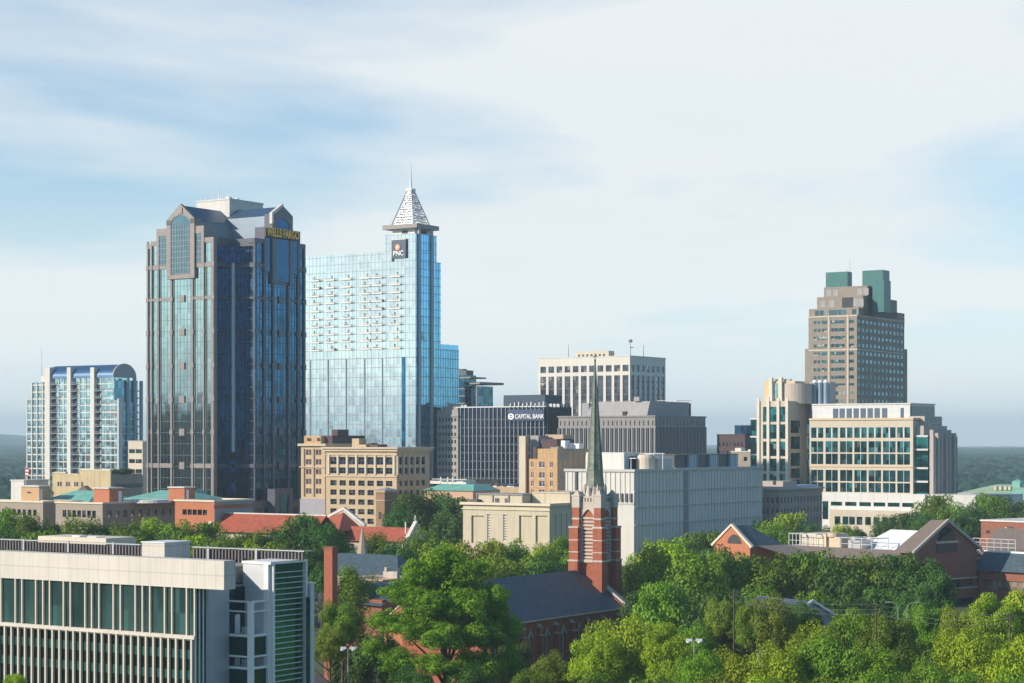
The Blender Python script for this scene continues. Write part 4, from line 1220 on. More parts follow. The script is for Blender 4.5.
# =============================================================== courthouse complex
def courthouse():
    T = Thing('courthouse', 'large cream courthouse with ribbed corner tower, gridded window bays and teal glass', 'courthouse', 913, 740)
    z0 = T.z0; A = T.a; xl = A(809.5); zt = T.z(419.8); D = T.b(930)
    cc, ck = M['cream'], M['stone_pale']
    teal = M['win_teal']
    # main block 7 bays
    cs = [A(p) for p in (817.2, 831.7, 846.2, 860.5, 874.8, 889.2, 903.6)]
    hw = 3.6 / 2 * 1.12
    wd = (cs[1] - cs[0]) * .84
    rows = [(T.z(437.8), T.z(427.2)), (T.z(452.6), T.z(441.2)), (T.z(464.8), T.z(454.0)), (T.z(482), T.z(470.6)), (T.z(493), T.z(483.4))]
    ops = grid_ops(cs, wd, rows)
    m = MB(); skin(m, ('F', 0), xl, 0, z0, zt, ops, .3); m.box(xl, -.05, .31, D + 10, z0, zt - .3)
    T.part('main_wall', m, cc)
    for c in cs:
        for ri, (r0, r1) in enumerate(rows):
            for s_ in (-1, 1):
                T.inst('window', ('w', ri), lambda r0=r0, r1=r1: MB().box(-wd / 4 + .06, wd / 4 - .06, -.05, .05, -(r1 - r0) / 2, (r1 - r0) / 2), teal, (c + s_ * wd / 4, .22, (r0 + r1) / 2))
    f = MB()
    for c in cs:
        f.box(c - .08, c + .08, .1, .28, T.z(493), T.z(427.2))
        for (a_, b_) in ((454.0, 452.6), (483.4, 482)): f.box(c - wd / 2, c + wd / 2, .03, .28, T.z(a_), T.z(b_))
        f.box(c - .3, c + .3, .06, .26, T.z(437.6), T.z(427.6))
    T.part('window_frames', f, M['white'])
    T.part('cornice', MB().box(xl, .3, -.4, D, zt, zt + .8).box(xl, 0.1, -.3, -.01, T.z(467.5), T.z(466)), M['cornice'])
    # teal glass bay at right of main corner
    yb1 = T.b(929); 
    xg = A(928, 1.5)
    g = MB().box(.02, xg, 1.5, 8, z0, T.z(436)); T.part('side_glazing', g, glass('teal curtain glass', (0.05, 0.27, 0.27), 1.6, 3.9, var=.3, tilt=.02))
    b = MB()
    for p in (436, 449.5, 468, 481.5): b.box(.03, xg + .05, 1.3, 1.6, T.z(p + 1.0, 0, 1), T.z(p - .8, 0, 1))
    T.part('floor_bands', b, M['white'])
    # ribbed shaded fins wing
    a2 = xg + 1.6; y0 = 2.0; y1 = T.b(954.5, a2); zf = T.z(433, a2, y0)
    q = MB().box(.1, a2 - 1.2, y0 + .3, y1, z0, zf - .8)
    T.part('rib_wing', q, M['win_navy'])
    q = MB()
    for i, y in enumerate(lin(y0 + 1, y1 - .5, 6)): q.box(a2 - 1.2, a2 + (.6 if i % 2 else .2), y - .95, y + .95, z0, zf + (1.2 if i in (0, 4) else 0))
    q.box(a2 - 1.2, a2 + .3, y0, y0 + 2.6, z0, zf - 1.2)
    T.part('rib', q, ck)
    T.part('corner_glazing', MB().box(-2, a2 + .2, y1 + .1, T.b(957.5, a2 + .2), z0, T.z(436.5, a2, y1)), teal)
    # stepped penthouses over right
    T.part('upper_block', MB().box(-4, 2.2, 6, T.b(942, 2.2), T.z(440), T.z(416.5, 2, 20)).box(-4, 3.2, y0 + .5, T.b(947, 3.2), T.z(440), T.z(426, 2, 20)), ck)
    oo = MB(); 
    for i in range(5): y = 7.5 + i * 3.0; oo.box(2.15, 2.3, y, y + 2.0, T.z(437, 2, 10), T.z(424.5, 2, 10))
    T.part('upper_window', oo, M['win_navy'])
    # roof top storey (pale metal)
    zp0, zp1 = zt, T.z(404.3, -5, 6); xr = A(910, 6)
    T.part('penthouse', MB().box(A(812, 6), xr, 6, T.b(934.5, xr), zp0 - 1, zp1), M['metalpanel'])
    T.part('penthouse_roof_edge', MB().box(A(812, 6), xr + .3, 5.7, T.b(935, xr), zp1, zp1 + .5), M['white'])
    w_ = MB()
    for p in (833, 839.5, 846.5, 853.5, 860.5, 867.5, 874.5, 882, 900.5): w_.box(A(p, 5.9), A(p + (5 if p < 890 else 3), 5.9), 5.85, 6.05, T.z(418.2, -10, 6), T.z(408, -10, 6))
    T.part('penthouse_louvre', w_, M['louvreblue'])
    T.part('penthouse_glazing', MB().box(xr + .02, xr + .3, 7, T.b(934, xr), zp0 + 1, zp1 - .6), M['metalglass'])
    # corner tower wing
    b0 = -2.0
    tx0, tx1 = A(757, b0), A(789, b0); ztw = T.z(400.8, tx1, b0)
    yw = T.b(811, tx1)
    cw = MB(); 
    wz = [(T.z(487.5, tx0), T.z(473.5, tx0)), (T.z(471, tx0), T.z(458.5, tx0)), (T.z(456, tx0), T.z(441.5, tx0)), (T.z(439, tx0), T.z(424.5, tx0)), (T.z(422, tx0), T.z(407, tx0))]
    cxs = [(A(763, b0), A(767, b0)), (A(769.8, b0), A(777.2, b0)), (A(779.8, b0), A(785.8, b0))]
    opt = [(a_, b_, r0, r1) for a_, b_ in cxs for r0, r1 in wz]
    skin(cw, ('F', b0), tx0, tx1, z0, ztw, opt, .3)
    cw.box(tx0, tx1 - .25, b0 + .31, b0 + 24, z0, ztw - .2)
    # right side wall with two glazed slots
    sl = [(T.b(790.8, tx1), T.b(800.3, tx1)), (T.b(806.8, tx1), T.b(811, tx1))]
    wzr = [(T.z(p1, tx1, 2), T.z(p0, tx1, 2)) for p0, p1 in ((420.5, 433), (436.5, 449), (453, 466), (468.5, 478), (480, 489.5))]
    opr = [(s0, s1, r0, r1) for s0, s1 in sl for r0, r1 in wzr]
    skin(cw, ('R', tx1), b0 + .3, b0 + 26, z0, ztw, opr, .25)
    T.part('tower_wall', cw, cc)
    wins(T, ('F', b0), opt, teal, .3); wins(T, ('R', tx1), opr, teal, .25)
    q = MB()
    for p, zz in ((758.6, 398), (768.4, 396.5), (778.4, 397.8), (787.2, 397.5)): x = A(p, b0); q.box(x - .55, x + .55, b0 - .5, b0 - .01, z0 + 12, T.z(zz, x, b0))
    T.part('fin', q, M['white_cream'])
    # glazing at far left
    T.part('west_glazing', MB().box(A(750.5, 2), tx0 - .01, 2, 12, z0, T.z(418, tx0, 2)), M['win_teal'])
    q = MB()
    for p in (418, 436, 454, 472): q.box(A(750.3, 1.9), tx0, 1.7, 2.2, T.z(p + 1.5, tx0, 2), T.z(p, tx0, 2))
    T.part('floor_bands', q, M['white'])
    # drum on top
    xa, xb = A(764, 5), A(795, 5); zd = T.z(381, xb, 5)
    T.part('drum_wall', MB().box(xa, xb, 5, 14, ztw - 1, zd), M['yellowstone'])
    T.part('drum_glazing', MB().box(A(773.5, 4.9), A(779.5, 4.9), 4.7, 5.1, ztw, zd - .8).box(A(783, 4.9), A(793, 4.9), 4.7, 5.1, ztw, zd - 1), glass('pale aqua drum glass', (0.35, 0.62, 0.68), 1.2, 1.2, var=.2, tilt=.03))
    q = MB()
    for p, zz in ((771.5, 378), (781.2, 377.5)): x = A(p, 4.5); q.box(x - .7, x + .7, 3.4, 5, ztw - .5, T.z(zz, x, 4))
    for p in (776, 786, 789.5): x = A(p, 4.6); q.box(x - .08, x + .08, 4.55, 4.7, ztw, zd - 1)
    T.part('fin', q, M['white_cream'])
    cxr, cyr = A(797, 10), 10.0
    q = MB(); n = 18; r = 6.2
    pts = [(cxr + r * math.cos(t), cyr + r * math.sin(t)) for t in lin(-math.pi * .75, math.pi * .4, n)]
    q.prism([(x, y, ztw - 1) for x, y in pts], (0, 0, T.z(381.5, 0, 8) - ztw + 1))
    T.part('curved_wall', q, ck)
    M['stackblue'] = pmat('blue grey stack cladding', (0.22, 0.30, 0.38), .4, metal=.4, var=.1)
    for p in (815, 820.3, 826): 
        x = A(p, 12); o = MB().tube((x, 12, zt), (x, 12, T.z(382.5, x, 12)), 1.05, 1.05, 12); T.part('vent_stack', o, M['stackblue'])
        T.part('vent_cap', MB().frustum(x, 12, T.z(382.5, x, 12), T.z(380, x, 12), 1.15, .5, 12), M['whitemetal'])
    T.part('stack_screen', MB().box(A(810, 14), A(829.5, 14), 14, 20, zt, T.z(382, -40, 14)), ck)
    d = MB()
    for p in (776, 785, 790): x = A(p, 7); d.frustum(x, 7, zd, zd + .9, .4, 1.0, 10)
    T.part('rooftop_dish', d, M['whitemetal'])
    # podium in front
    bp = -9.0; px0, px1 = A(822, bp), A(925, bp); zpd = T.z(492.7, -30, bp)
    rp = [(T.z(505.5, -30, bp), T.z(501.5, -30, bp))]
    cp = [A(p, bp) for p in lin(836.5, 908, 6)]
    op = grid_ops(cp, 4.6, rp)
    q = MB(); skin(q, ('F', bp), px0, px1, z0, zpd, op, .5); q.box(px0, px1, bp + .51, -.1, z0, zpd - .2)
    T.part('podium_wall', q, M['whitepanel']); wins(T, ('F', bp), op, teal, .5)
    T.part('podium_corner_glazing', MB().box(A(822.5, bp - .1), A(828, bp - .1), bp - .12, bp + .1, T.z(519, px0, bp), T.z(501, px0, bp)), teal)
    bq = -13.0; qx0, qx1 = A(829.5, bq), A(925, bq); zq = T.z(509.3, -30, bq)
    cq = [A(p, bq) for p in (837.5, 845.5, 852, 859.5, 868, 876.5, 885, 893, 901, 909)]
    oq = grid_ops(cq, 2.3, [(T.z(524, -30, bq), T.z(516, -30, bq))])
    q = MB(); skin(q, ('F', bq), qx0, qx1, z0, zq, oq, .5); q.box(qx0, qx1, bq + .51, bp - .01, z0, zq - .2)
    T.part('podium_front', q, cc); wins(T, ('F', bq), oq, teal, .5)
    # low white wing continuing right
    T.part('low_wing', MB().box(px1 + .01, A(975, bp), bp + 1, 6, z0, T.z(494.5, 10, bp)), M['white'])
    T.done()
M['stone_pale'] = pmat('pale grey precast', (0.45, 0.39, 0.34), .8, var=.06, scale=.15, jz=2.0, jdark=.93)
M['yellowstone'] = pmat('warm cream render', (0.62, 0.47, 0.28), .8, var=.05)
M['white_cream'] = pmat('off white fins', (0.66, 0.59, 0.48), .7, var=.05)
M['cornice'] = pmat('warm stone cornice', (0.60, 0.46, 0.30), .8, var=.06)
M['louvreblue'] = pmat('blue grey louvres', (0.05, 0.085, 0.14), .5, var=.1, jz=.6, jdark=.7)
M['metalglass'] = pmat('grey green metal glazing', (0.10, 0.14, 0.15), .3, metal=.5, var=.1, jx=2.4, jdark=.7)
M['whitepanel'] = pmat('white precast panels', (0.64, 0.63, 0.60), .7, var=.05, jx=5.2, jdark=.8)
courthouse()

# =============================================================== long white ribbed block behind the steeple
def ribbed_block():
    T = Thing('archive_building', 'long windowless white ribbed block with rooftop cooling plant behind the brick steeple', 'building', 634, 600)
    z0 = T.z0; A = T.a; xl = A(565.5); zt = T.z(470.3); D = T.b(762.5)
    T.part('wall', MB().box(xl, -.01, .0, 40, z0, zt).box(-.02, 0, 0, D, z0, zt).box(-30, -.03, 40, D, z0, zt), M['white_ribbed'])
    r = MB(); x = xl + .6
    while x < -.3: r.box(x - .17, x + .17, -.18, -.005, T.z(499), zt - .3); x += 1.7
    y = .9; yg0, yg1 = T.b(683.6), T.b(687.6)
    while y < D:
        if not (yg0 - .6 < y < yg1 + .6): r.box(.005, .2, y - .14, y + .14, z0, zt - .6)
        y += 2.15
    T.part('ribs', r, M['white_ribbed'])
    b = MB()
    for p in (491.5, 507.5, 525): b.box(.0, .5, 0, D, T.z(p + .6), T.z(p)); 
    b.box(xl - .3, .5, -.5, .2, zt - .5, zt + .3); b.box(-.3, .5, .2, D + .3, zt - .5, zt + .3)
    b.box(xl, .0, -.2, -.004, T.z(504.5), T.z(503))
    T.part('joint_bands', b, M['greyl2'])
    T.part('vertical_joint', MB().box(.01, .3, yg0, yg1, z0, zt), M['grey'])
    s = MB()
    for p in (617.5, 622, 626.5, 631): x = A(p); s.box(x - .35, x + .35, -.45, -.02, T.z(502), T.z(493.5))
    s.box(A(575.5), A(577.5), -.5, -.02, T.z(491), T.z(472))
    T.part('slot', s, M['darkmetal'])
    # rooftop
    xr = A(624, 9)
    T.part('penthouse', MB().box(A(586, 9), xr, 9, T.b(641, xr), zt, T.z(452.5, xr, 9)), M['white'])
    T.part('penthouse_door', MB().box(xr + .01, xr + .2, T.b(629, xr), T.b(636, xr), zt + .2, T.z(456.5, xr, 12)), M['win_navy'])
    T.part('penthouse_panel', MB().box(xr + .01, xr + .12, T.b(624.8, xr), T.b(628.5, xr), zt + .2, T.z(455, xr, 10)).box(xr + .01, xr + .12, T.b(636.6, xr), T.b(640, xr), zt + .2, T.z(455, xr, 14)), M['bluepanel'])
    T.part('west_roof_block', MB().box(xl + 2, A(584, 9), 10, 20, zt, T.z(454.5, xl, 9)), M['white'])
    q = MB(); x = A(646, 16)
    T.part('cooling_tower', MB().frustum(x, 16, zt, zt + 3.6, 3.0, 3.0, 16).frustum(x, 16, zt + 3.6, zt + 4.6, 3.0, 2.2, 16), M['cream'])
    T.part('roof_tank', MB().box(A(652, 18), A(660, 18), 18, 26, zt, zt + 3.4).frustum(A(650, 20), 22, zt + 3, zt + 4.8, 2.4, 2.4, 14), M['white'])
    T.part('pipe_rack', MB().box(A(640, 15), A(665, 15), 14.6, 14.8, zt + 4.9, zt + 5.1).box(A(644, 15), A(644, 15) + .2, 14.6, 14.8, zt, zt + 5).box(A(663, 15), A(663, 15) + .2, 14.6, 14.8, zt, zt + 5), M['steel'])
    xp = -3.0
    ya, yb = T.b(676, xp), T.b(738, xp); zh = T.z(455, xp, 40)
    T.part('chiller_housing', MB().box(xp - 9, xp - .6, ya, yb, zt, zh).box(xp - 9.2, xp + .1, ya - .2, yb + .2, zh, zh + .25), M['darkmetal'])
    fn = MB(); pn = MB()
    for i in range(3):
        y0 = ya + (yb - ya) * (i / 3 + .20); y1 = ya + (yb - ya) * ((i + 1) / 3 - .015)
        pn.box(xp - .6, xp, y0 + .01, y1, zt + .3, zh - .05)
        for y in lin(y0, y1, 5): fn.box(xp - .02, xp + .25, y - .12, y + .12, zt + .3, zh)
    fn.box(xp - .6, xp + .2, ya, yb, zt + .02, zt + .3)
    T.part('chiller_panel', pn, pmat('pale blue chiller panel', (0.42, 0.62, 0.70), .5, var=.1))
    T.part('chiller_frame', fn, M['steel'])
    l = MB(); x = A(622, 3)
    l.tube((x, 3, zt), (x, 3, zt + 5), .12, .1, 5).box(x - 1.6, x + .5, 2.9, 3.1, zt + 4.9, zt + 5.1)
    T.part('roof_lamp', l, M['whitemetal'])
    l = MB(); x = A(631, 3)
    l.tube((x, 3, zt), (x, 3, zt + 3.6), .12, .1, 5).box(x - .5, x + 1.8, 2.9, 3.1, zt + 3.5, zt + 3.7)
    T.part('roof_lamp', l, M['whitemetal'])
    T.done()
M['greyl2'] = pmat('pale joint band', (0.50, 0.49, 0.46), .8, var=.05)
M['bluepanel'] = pmat('light blue panel', (0.25, 0.42, 0.55), .4, metal=.3, var=.05)
ribbed_block()

# =============================================================== low beige block
def beige_block():
    T = Thing('office_block', 'low windowless beige block with tall recessed panels left of the brick steeple', 'building', 549.5, 520)
    z0 = T.z0; A = T.a; xl = A(463); zt = T.z(506.3); D = T.b(592)
    pan = [(A(a_), A(b_)) for a_, b_ in ((471.5, 482), (490.5, 502.5), (511, 519.5), (519.8, 534.5), (535.3, 546))]
    m = MB(); ops = [(a_, b_, T.z(543, a_), T.z(515.5, a_)) for a_, b_ in [(A(471.3), A(484)), (A(519), A(532)), (A(535.5), A(547.5))]]
    gr = [(A(487), A(491), T.z(543), T.z(515.5)), (A(503), A(507), T.z(543), T.z(515.5))]
    skin(m, ('F', 0), xl, 0, z0, zt, ops + gr, .5); m.box(xl, -.01, .5, 26, z0, zt - .1).box(-.02, 0, .5, D, z0, zt).box(-10, -.03, 26, D, z0, zt)
    T.part('wall', m, M['beige'])
    q = MB()
    for a_, b_, za, zb in gr:
        z = za
        while z < zb: q.box(a_ + .02, b_ - .02, .15, .49, z, z + .35); z += .7
    T.part('vent_grille', q, M['white'])
    T.part('cornice', MB().box(xl - .6, .6, -.7, .4, zt, zt + .7).box(0, .6, .4, D, zt, zt + .7).box(xl - .3, .3, -.35, -.01, T.z(511), T.z(510)), M['cornice_pale'])
    s = MB()
    for y in lin(3, D - 2, 7): s.box(.01, .2, y - .1, y + .1, z0, zt - 2)
    T.part('panel_joints', s, M['tan'])
    # roof structures
    xa, xb = A(477, 5), A(522.5, 5); zr = T.z(494.5, xa, 5)
    T.part('plant_enclosure', MB().box(xa, xb, 5, 13, zt, zr), M['beige'])
    d = MB()
    for p in (495, 504.7): d.box(A(p, 4.9), A(p + 4, 4.9), 4.85, 5.02, zt + .6, zr - .9)
    T.part('louvre_door', d, M['darkmetal'])
    e = MB().box(xa - .2, xb + .2, 4.7, 13.2, zr, zr + .35)
    for p in (477, 492.5, 508.5, 522.3): x = A(p, 4.8); e.box(x - .15, x + .15, 4.7, 5, zt, zr)
    T.part('enclosure_frame', e, M['grey'])
    T.part('rear_storey', MB().box(xb + .5, A(574, 11), 9, 24, zt, T.z(493.5, 0, 9)).box(xb + .5, A(574, 11), 8.8, 24.2, T.z(493.5, 0, 9), T.z(493.5, 0, 9) + .3), M['beige'])
    T.part('parapet_left', MB().box(xl, A(477, 3), 3, 6, zt, zt + 1.3), M['darkmetal'])
    T.done()
M['cornice_pale'] = pmat('pale cream cornice', (0.66, 0.58, 0.45), .8, var=.05)
beige_block()

# =============================================================== orange brick block
def orange_block():
    T = Thing('hotel_block', 'old orange brick block with tall cream stair tower standing behind the low beige block', 'building', 557.3, 640)
    z0 = T.z0; A = T.a; xl = A(528.5); zt = T.z(448.7); D = T.b(584)
    rows = [(T.z(a_ + 5.5), T.z(a_)) for a_ in (462, 472.5, 481, 490)]
    cs = [(A(531.3), A(533.6)), (A(539.2), A(544.6)), (A(550.2), A(553))]
    ops = [(a_, b_, r0, r1) for a_, b_ in cs for r0, r1 in rows]
    m = MB(); skin(m, ('F', 0), A(537.6), 0, T.z(459), zt, [], .4); skin(m, ('F', 0), xl, 0, z0, T.z(459), ops, .4)
    m.box(A(537.6), -.01, .41, 20, z0, zt - .2).box(xl, A(537.6), .41, 16, z0, T.z(459))
    T.part('front_wall', m, M['brick_tan']); wins(T, ('F', 0), ops, M['win_purple'], .4)
    fr = MB()
    for a_, b_, r0, r1 in ops: fr.box(a_ - .15, b_ + .15, -.15, .05, r0 - .3, r0); fr.box((a_ + b_) / 2 - .08, (a_ + b_) / 2 + .08, .15, .3, r0, r1)
    T.part('window_sill', fr, M['white'])
    m = MB(); tall = [(T.b(p, 0), T.b(p + 3.3, 0), T.z(467, 0, 8), T.z(451.5, 0, 8)) for p in (569, 574.5, 580)]
    small = [(T.b(p, 0), T.b(p + 2.3, 0), T.z(a_ + 9, 0, 5), T.z(a_, 0, 5)) for p in (559, 564) for a_ in (460,)]
    skin(m, ('R', 0), .41, D, z0, T.z(446, 0, D), tall + small, .4); m.box(-3, -.41, .5, D, z0, T.z(447, 0, D))
    T.part('side_wall', m, M['stone']); wins(T, ('R', 0), tall + small, M['win'], .4)
    T.part('stair_tower', MB().box(A(519, -1), A(525.3, -1), -1, T.b(528.7, A(525.3, -1)), z0, T.z(436, -10)), M['cream'])
    T.part('stair_tower_side', MB().box(A(525.3, -1) + .01, A(525.3, -1) + .12, -.95, T.b(528.7, A(525.3, -1)) - .1, z0, T.z(437, -10)), M['brick_tan'])
    T.part('lift_housing', MB().box(A(530.5, 3), A(538.5, 3), 3, 9, T.z(460), T.z(435.5, -8, 3)), M['greyl'])
    T.part('dark_setback', MB().box(A(538.6, 3), A(556, 3), 3.5, 14, zt - .2, T.z(439, 0, 4)).box(A(534, 1), A(537.5, 1), .5, 3, T.z(459), T.z(447)), M['purple'])
    T.part('roof_terrace_wall', MB().box(A(538.5, 6), A(560, 8), 10, 15, T.z(439, 0, 4), T.z(434.5, 0, 10)), M['tan'])
    T.part('rooftop_unit', MB().box(A(561, 3), A(565, 3), 3, 6, zt, T.z(440.5, 0, 3)).box(A(567, 5), A(571, 5), 5, 8, zt, T.z(443, 0, 3)).box(A(573, 6), A(579, 6), 6, 9, zt, T.z(443.5, 0, 5)), M['whitemetal'])
    T.done()
orange_block()

# =============================================================== tan office building with cornice + older wing
def tan_block():
    T = Thing('office_block', 'tan stone office block with seven window bays under a projecting cornice', 'office building', 396.7, 640)
    z0 = T.z0; A = T.a; xl = A(326); zt = T.z(449); D = T.b(429.7)
    cs = [A(300 + c / 6.207) for c in (208, 265, 323, 381, 438, 496, 553)]
    rt = [(T.z(464.8), T.z(457.2)), (T.z(474), T.z(468))]
    rb = [(T.z(a_ + 5.4), T.z(a_)) for a_ in (481, 490.5, 500.2, 509.8, 519.4, 529)]
    w_ = 2.6
    ops = grid_ops(cs, w_, rt + rb)
    m = MB(); skin(m, ('F', 0), xl, 0, z0, zt, ops, .6); m.box(xl, -.61, .61, D - .01, z0, zt - .1)
    cR = [T.b(300 + c / 6.207) for c in (623, 658, 692, 730, 765)]
    opR = grid_ops(cR, 2.0, rt + rb)
    skin(m, ('R', 0), .6, D, z0, zt, opR, .6)
    T.part('wall', m, M['tan']); wins(T, ('F', 0), ops, M['win_navy'], .6); wins(T, ('R', 0), opR, M['win_navy'], .6, limit=130)
    fr = MB()
    for a_, b_, r0, r1 in ops:
        fr.box((a_ + b_) / 2 - .06, (a_ + b_) / 2 + .06, .3, .45, r0, r1); fr.box(a_, b_, .3, .45, (r0 + r1) / 2 - .06, (r0 + r1) / 2 + .06)
    T.part('window_bars', fr, M['darkmetal'])
    # pilasters of the upper loggia
    p = MB()
    st = cs[1] - cs[0]
    for i in range(8): x = cs[0] - st / 2 + i * st; p.box(x - .38, x + .38, -.35, -.01, T.z(475), T.z(455.5))
    for i in range(6): y = cR[0] - (cR[1] - cR[0]) / 2 + i * (cR[1] - cR[0]); p.box(.01, .35, y - .35, y + .35, T.z(475), T.z(455.5))
    T.part('pilasters', p, M['cream'])
    c = MB().box(xl - 1.2, 1.2, -1.2, D + 1, zt, zt + .6).box(xl - .7, .7, -.7, D + .6, zt - .8, zt - .01).box(xl - .3, .3, -.35, -.01, T.z(477.3), T.z(475.8)).box(.01, .35, -.35, D, T.z(477.3), T.z(475.8)).box(xl - .2, .2, -.25, -.01, T.z(455.4), T.z(454.4))
    T.part('cornice', c, M['tanlight'])
    r = MB().box(A(352, 8), A(366, 8), 8, 16, zt, T.z(444.6, -10, 8)).box(A(352, 9), A(359, 9), 9, 13, T.z(444.6, -10, 8), T.z(438.5, -10, 8))
    T.part('penthouse', r, M['tan'])
    T.part('roof_vent', MB().box(A(366, 9), A(378, 9), 9, 14, zt, T.z(444.5, 0, 9)).box(A(369, 9.5), A(373, 9.5), 9, 12, T.z(444.5, 0, 9), T.z(443, 0, 9)), M['purple'])
    T.done()
M['tanlight'] = pmat('light tan stone trim', (0.52, 0.42, 0.30), .8, var=.08)
tan_block()

def older_block():
    T = Thing('office_block', 'older tan block with paired windows and brick penthouses left of the corniced tan block', 'office building', 325, 668)
    z0 = T.z0; A = T.a; xl = A(301); zt = T.z(446)
    rows = [(T.z(a_ + 5.3), T.z(a_)) for a_ in (449.7, 459.3, 469.2, 479, 488.6)]
    ops = grid_ops([A(308.7), A(318.6)], 2.3, rows)
    m = MB(); skin(m, ('F', 0), xl, 0, z0, zt, ops, .5); m.box(xl, -.01, .51, 22, z0, zt)
    T.part('wall', m, M['tan']); wins(T, ('F', 0), ops, M['win_purple'], .5)
    s = MB()
    for p in (304.6, 314.4): x = A(p); s.box(x - .35, x + .35, -.04, .1, T.z(497), T.z(449))
    T.part('dark_pilaster', s, M['purple'])
    fr = MB()
    for a_, b_, r0, r1 in ops: fr.box((a_ + b_) / 2 - .08, (a_ + b_) / 2 + .08, .15, .4, r0, r1)
    T.part('window_bars', fr, M['cream'])
    T.part('cornice', MB().box(xl - .8, .9, -.9, 22.5, zt, zt + .8).box(xl - .4, .4, -.45, -.01, T.z(467.6), T.z(466.6)), M['tanlight'])
    T.part('base_band', MB().box(xl - .2, .3, -.3, -.01, z0, T.z(499)), M['greyblue'])
    T.part('penthouse', MB().box(A(304, 4), A(321, 4), 4, 14, zt, T.z(436, -8, 4)), M['brick_tan'])
    T.part('penthouse_opening', MB().box(A(307, 3.9), A(311, 3.9), 3.85, 4.02, T.z(441), T.z(438)).box(A(317, 3.9), A(320, 3.9), 3.85, 4.02, T.z(441), T.z(438)), M['dark'])
    T.part('rear_penthouse', MB().box(A(323, 6), A(336, 8), 6, 24, zt, T.z(435.5, 0, 8)).box(A(328, 6), A(334, 6), 8, 14, T.z(435.5, 0, 8), T.z(429.5, 0, 8)), M['purple'])
    T.part('side_penthouse', MB().box(A(334, 16), A(344, 16), 16, 24, zt - 2, T.z(441, 0, 14)), M['purple'])
    T.done()
older_block()

def brown_turret():
    T = Thing('brick_turret', 'square brown brick tower with low pyramid cap in front of the corniced tan block', 'tower', 384.6, 600)
    xl = T.a(376); D = T.b(397.5); zt = T.z(492.5)
    T.part('wall', MB().box(xl, 0, 0, D, T.z0, zt), M['browntan'])
    T.part('cornice', MB().box(xl - .4, .4, -.4, D + .4, zt, zt + .6).box(xl - .2, .2, -.2, D + .2, T.z(501), T.z(500)), M['tan'])
    cx, cy = xl / 2, D / 2; m = MB()
    z1 = zt + .6; za = T.z(487.3, 0, 4)
    P = [(xl - .5, -.5, z1), (.5, -.5, z1), (.5, D + .5, z1), (xl - .5, D + .5, z1)]
    m.v = P + [(cx, cy, za)]; m.f = [(0, 1, 4), (1, 2, 4), (2, 3, 4), (3, 0, 4), (3, 2, 1, 0)]
    T.part('roof', m, M['greyl'])
    T.part('door', MB().box(T.a(378.8), T.a(381.3), -.05, .1, T.z(519), T.z(512)), M['dark'])
M['browntan'] = pmat('brown tan brick', (0.28, 0.17, 0.10), .9, var=.12, scale=.6)
brown_turret()

# =============================================================== centre low buildings (green roof, parking deck)
def green_low():
    T = Thing('low_block', 'low peach walled building with green copper roof at the foot of the finned block', 'building', 473, 620)
    xl = T.a(424); D = T.b(500); zt = T.z(491)
    T.part('wall', MB().box(xl, 0, 0, D, T.z0, zt), M['peach'])
    zr = T.z(485)
    P = [(xl - .5, -.5, zt), (.5, -.5, zt), (.5, D, zt), (xl - .5, D, zt), (xl + 3, 5, zr), (-3, 5, zr), (-3, D - 4, zr), (xl + 3, D - 4, zr)]
    m = MB(); m.v = P; m.f = [(0, 1, 5, 4), (1, 2, 6, 5), (2, 3, 7, 6), (3, 0, 4, 7), (4, 5, 6, 7), (3, 2, 1, 0)]
    T.part('roof', m, M['copper'])
    f = MB()
    for p in (440, 447, 452): f.box(T.a(p, 8), T.a(p + 1, 8), 8, 8.4, zr, T.z(478))
    f.box(T.a(432, 8), T.a(466, 8), 8, 8.4, T.z(480.5), T.z(479.8)); f.box(T.a(432, 8), T.a(466, 8), 8, 11, zr, T.z(483))
    T.part('rooftop_frame', f, M['white'])
    T.part('rooftop_unit', MB().box(T.a(430, 9), T.a(444, 9), 9, 16, zr, T.z(482)).box(T.a(455, 9), T.a(463, 9), 9, 16, zr, T.z(481)), M['roofpale'])
M['peach'] = pmat('peach render', (0.55, 0.36, 0.24), .9, var=.1)
green_low()
def parking_deck():
    T = Thing('parking_deck', 'low concrete parking deck with parked cars on its top in front of the finned block', 'car park', 526, 700)
    xl = T.a(440); zt = T.z(488.5)
    m = MB().box(xl, 10, 0, 46, T.z0, zt - .2).box(xl, 10, -.3, 0, T.z0, zt + .5)
    T.part('deck', m, M['tan'])
    T.part('stair_core', MB().box(T.a(469, 24), T.a(491, 24), 24, 29, zt - .3, T.z(481.5, 0, 24)).box(T.a(468.5, 24), T.a(491.5, 24), 23.7, 29.3, T.z(481.5, 0, 24), T.z(480.5, 0, 24)), M['peach'])
    return T, zt
TD, ZD = parking_deck()

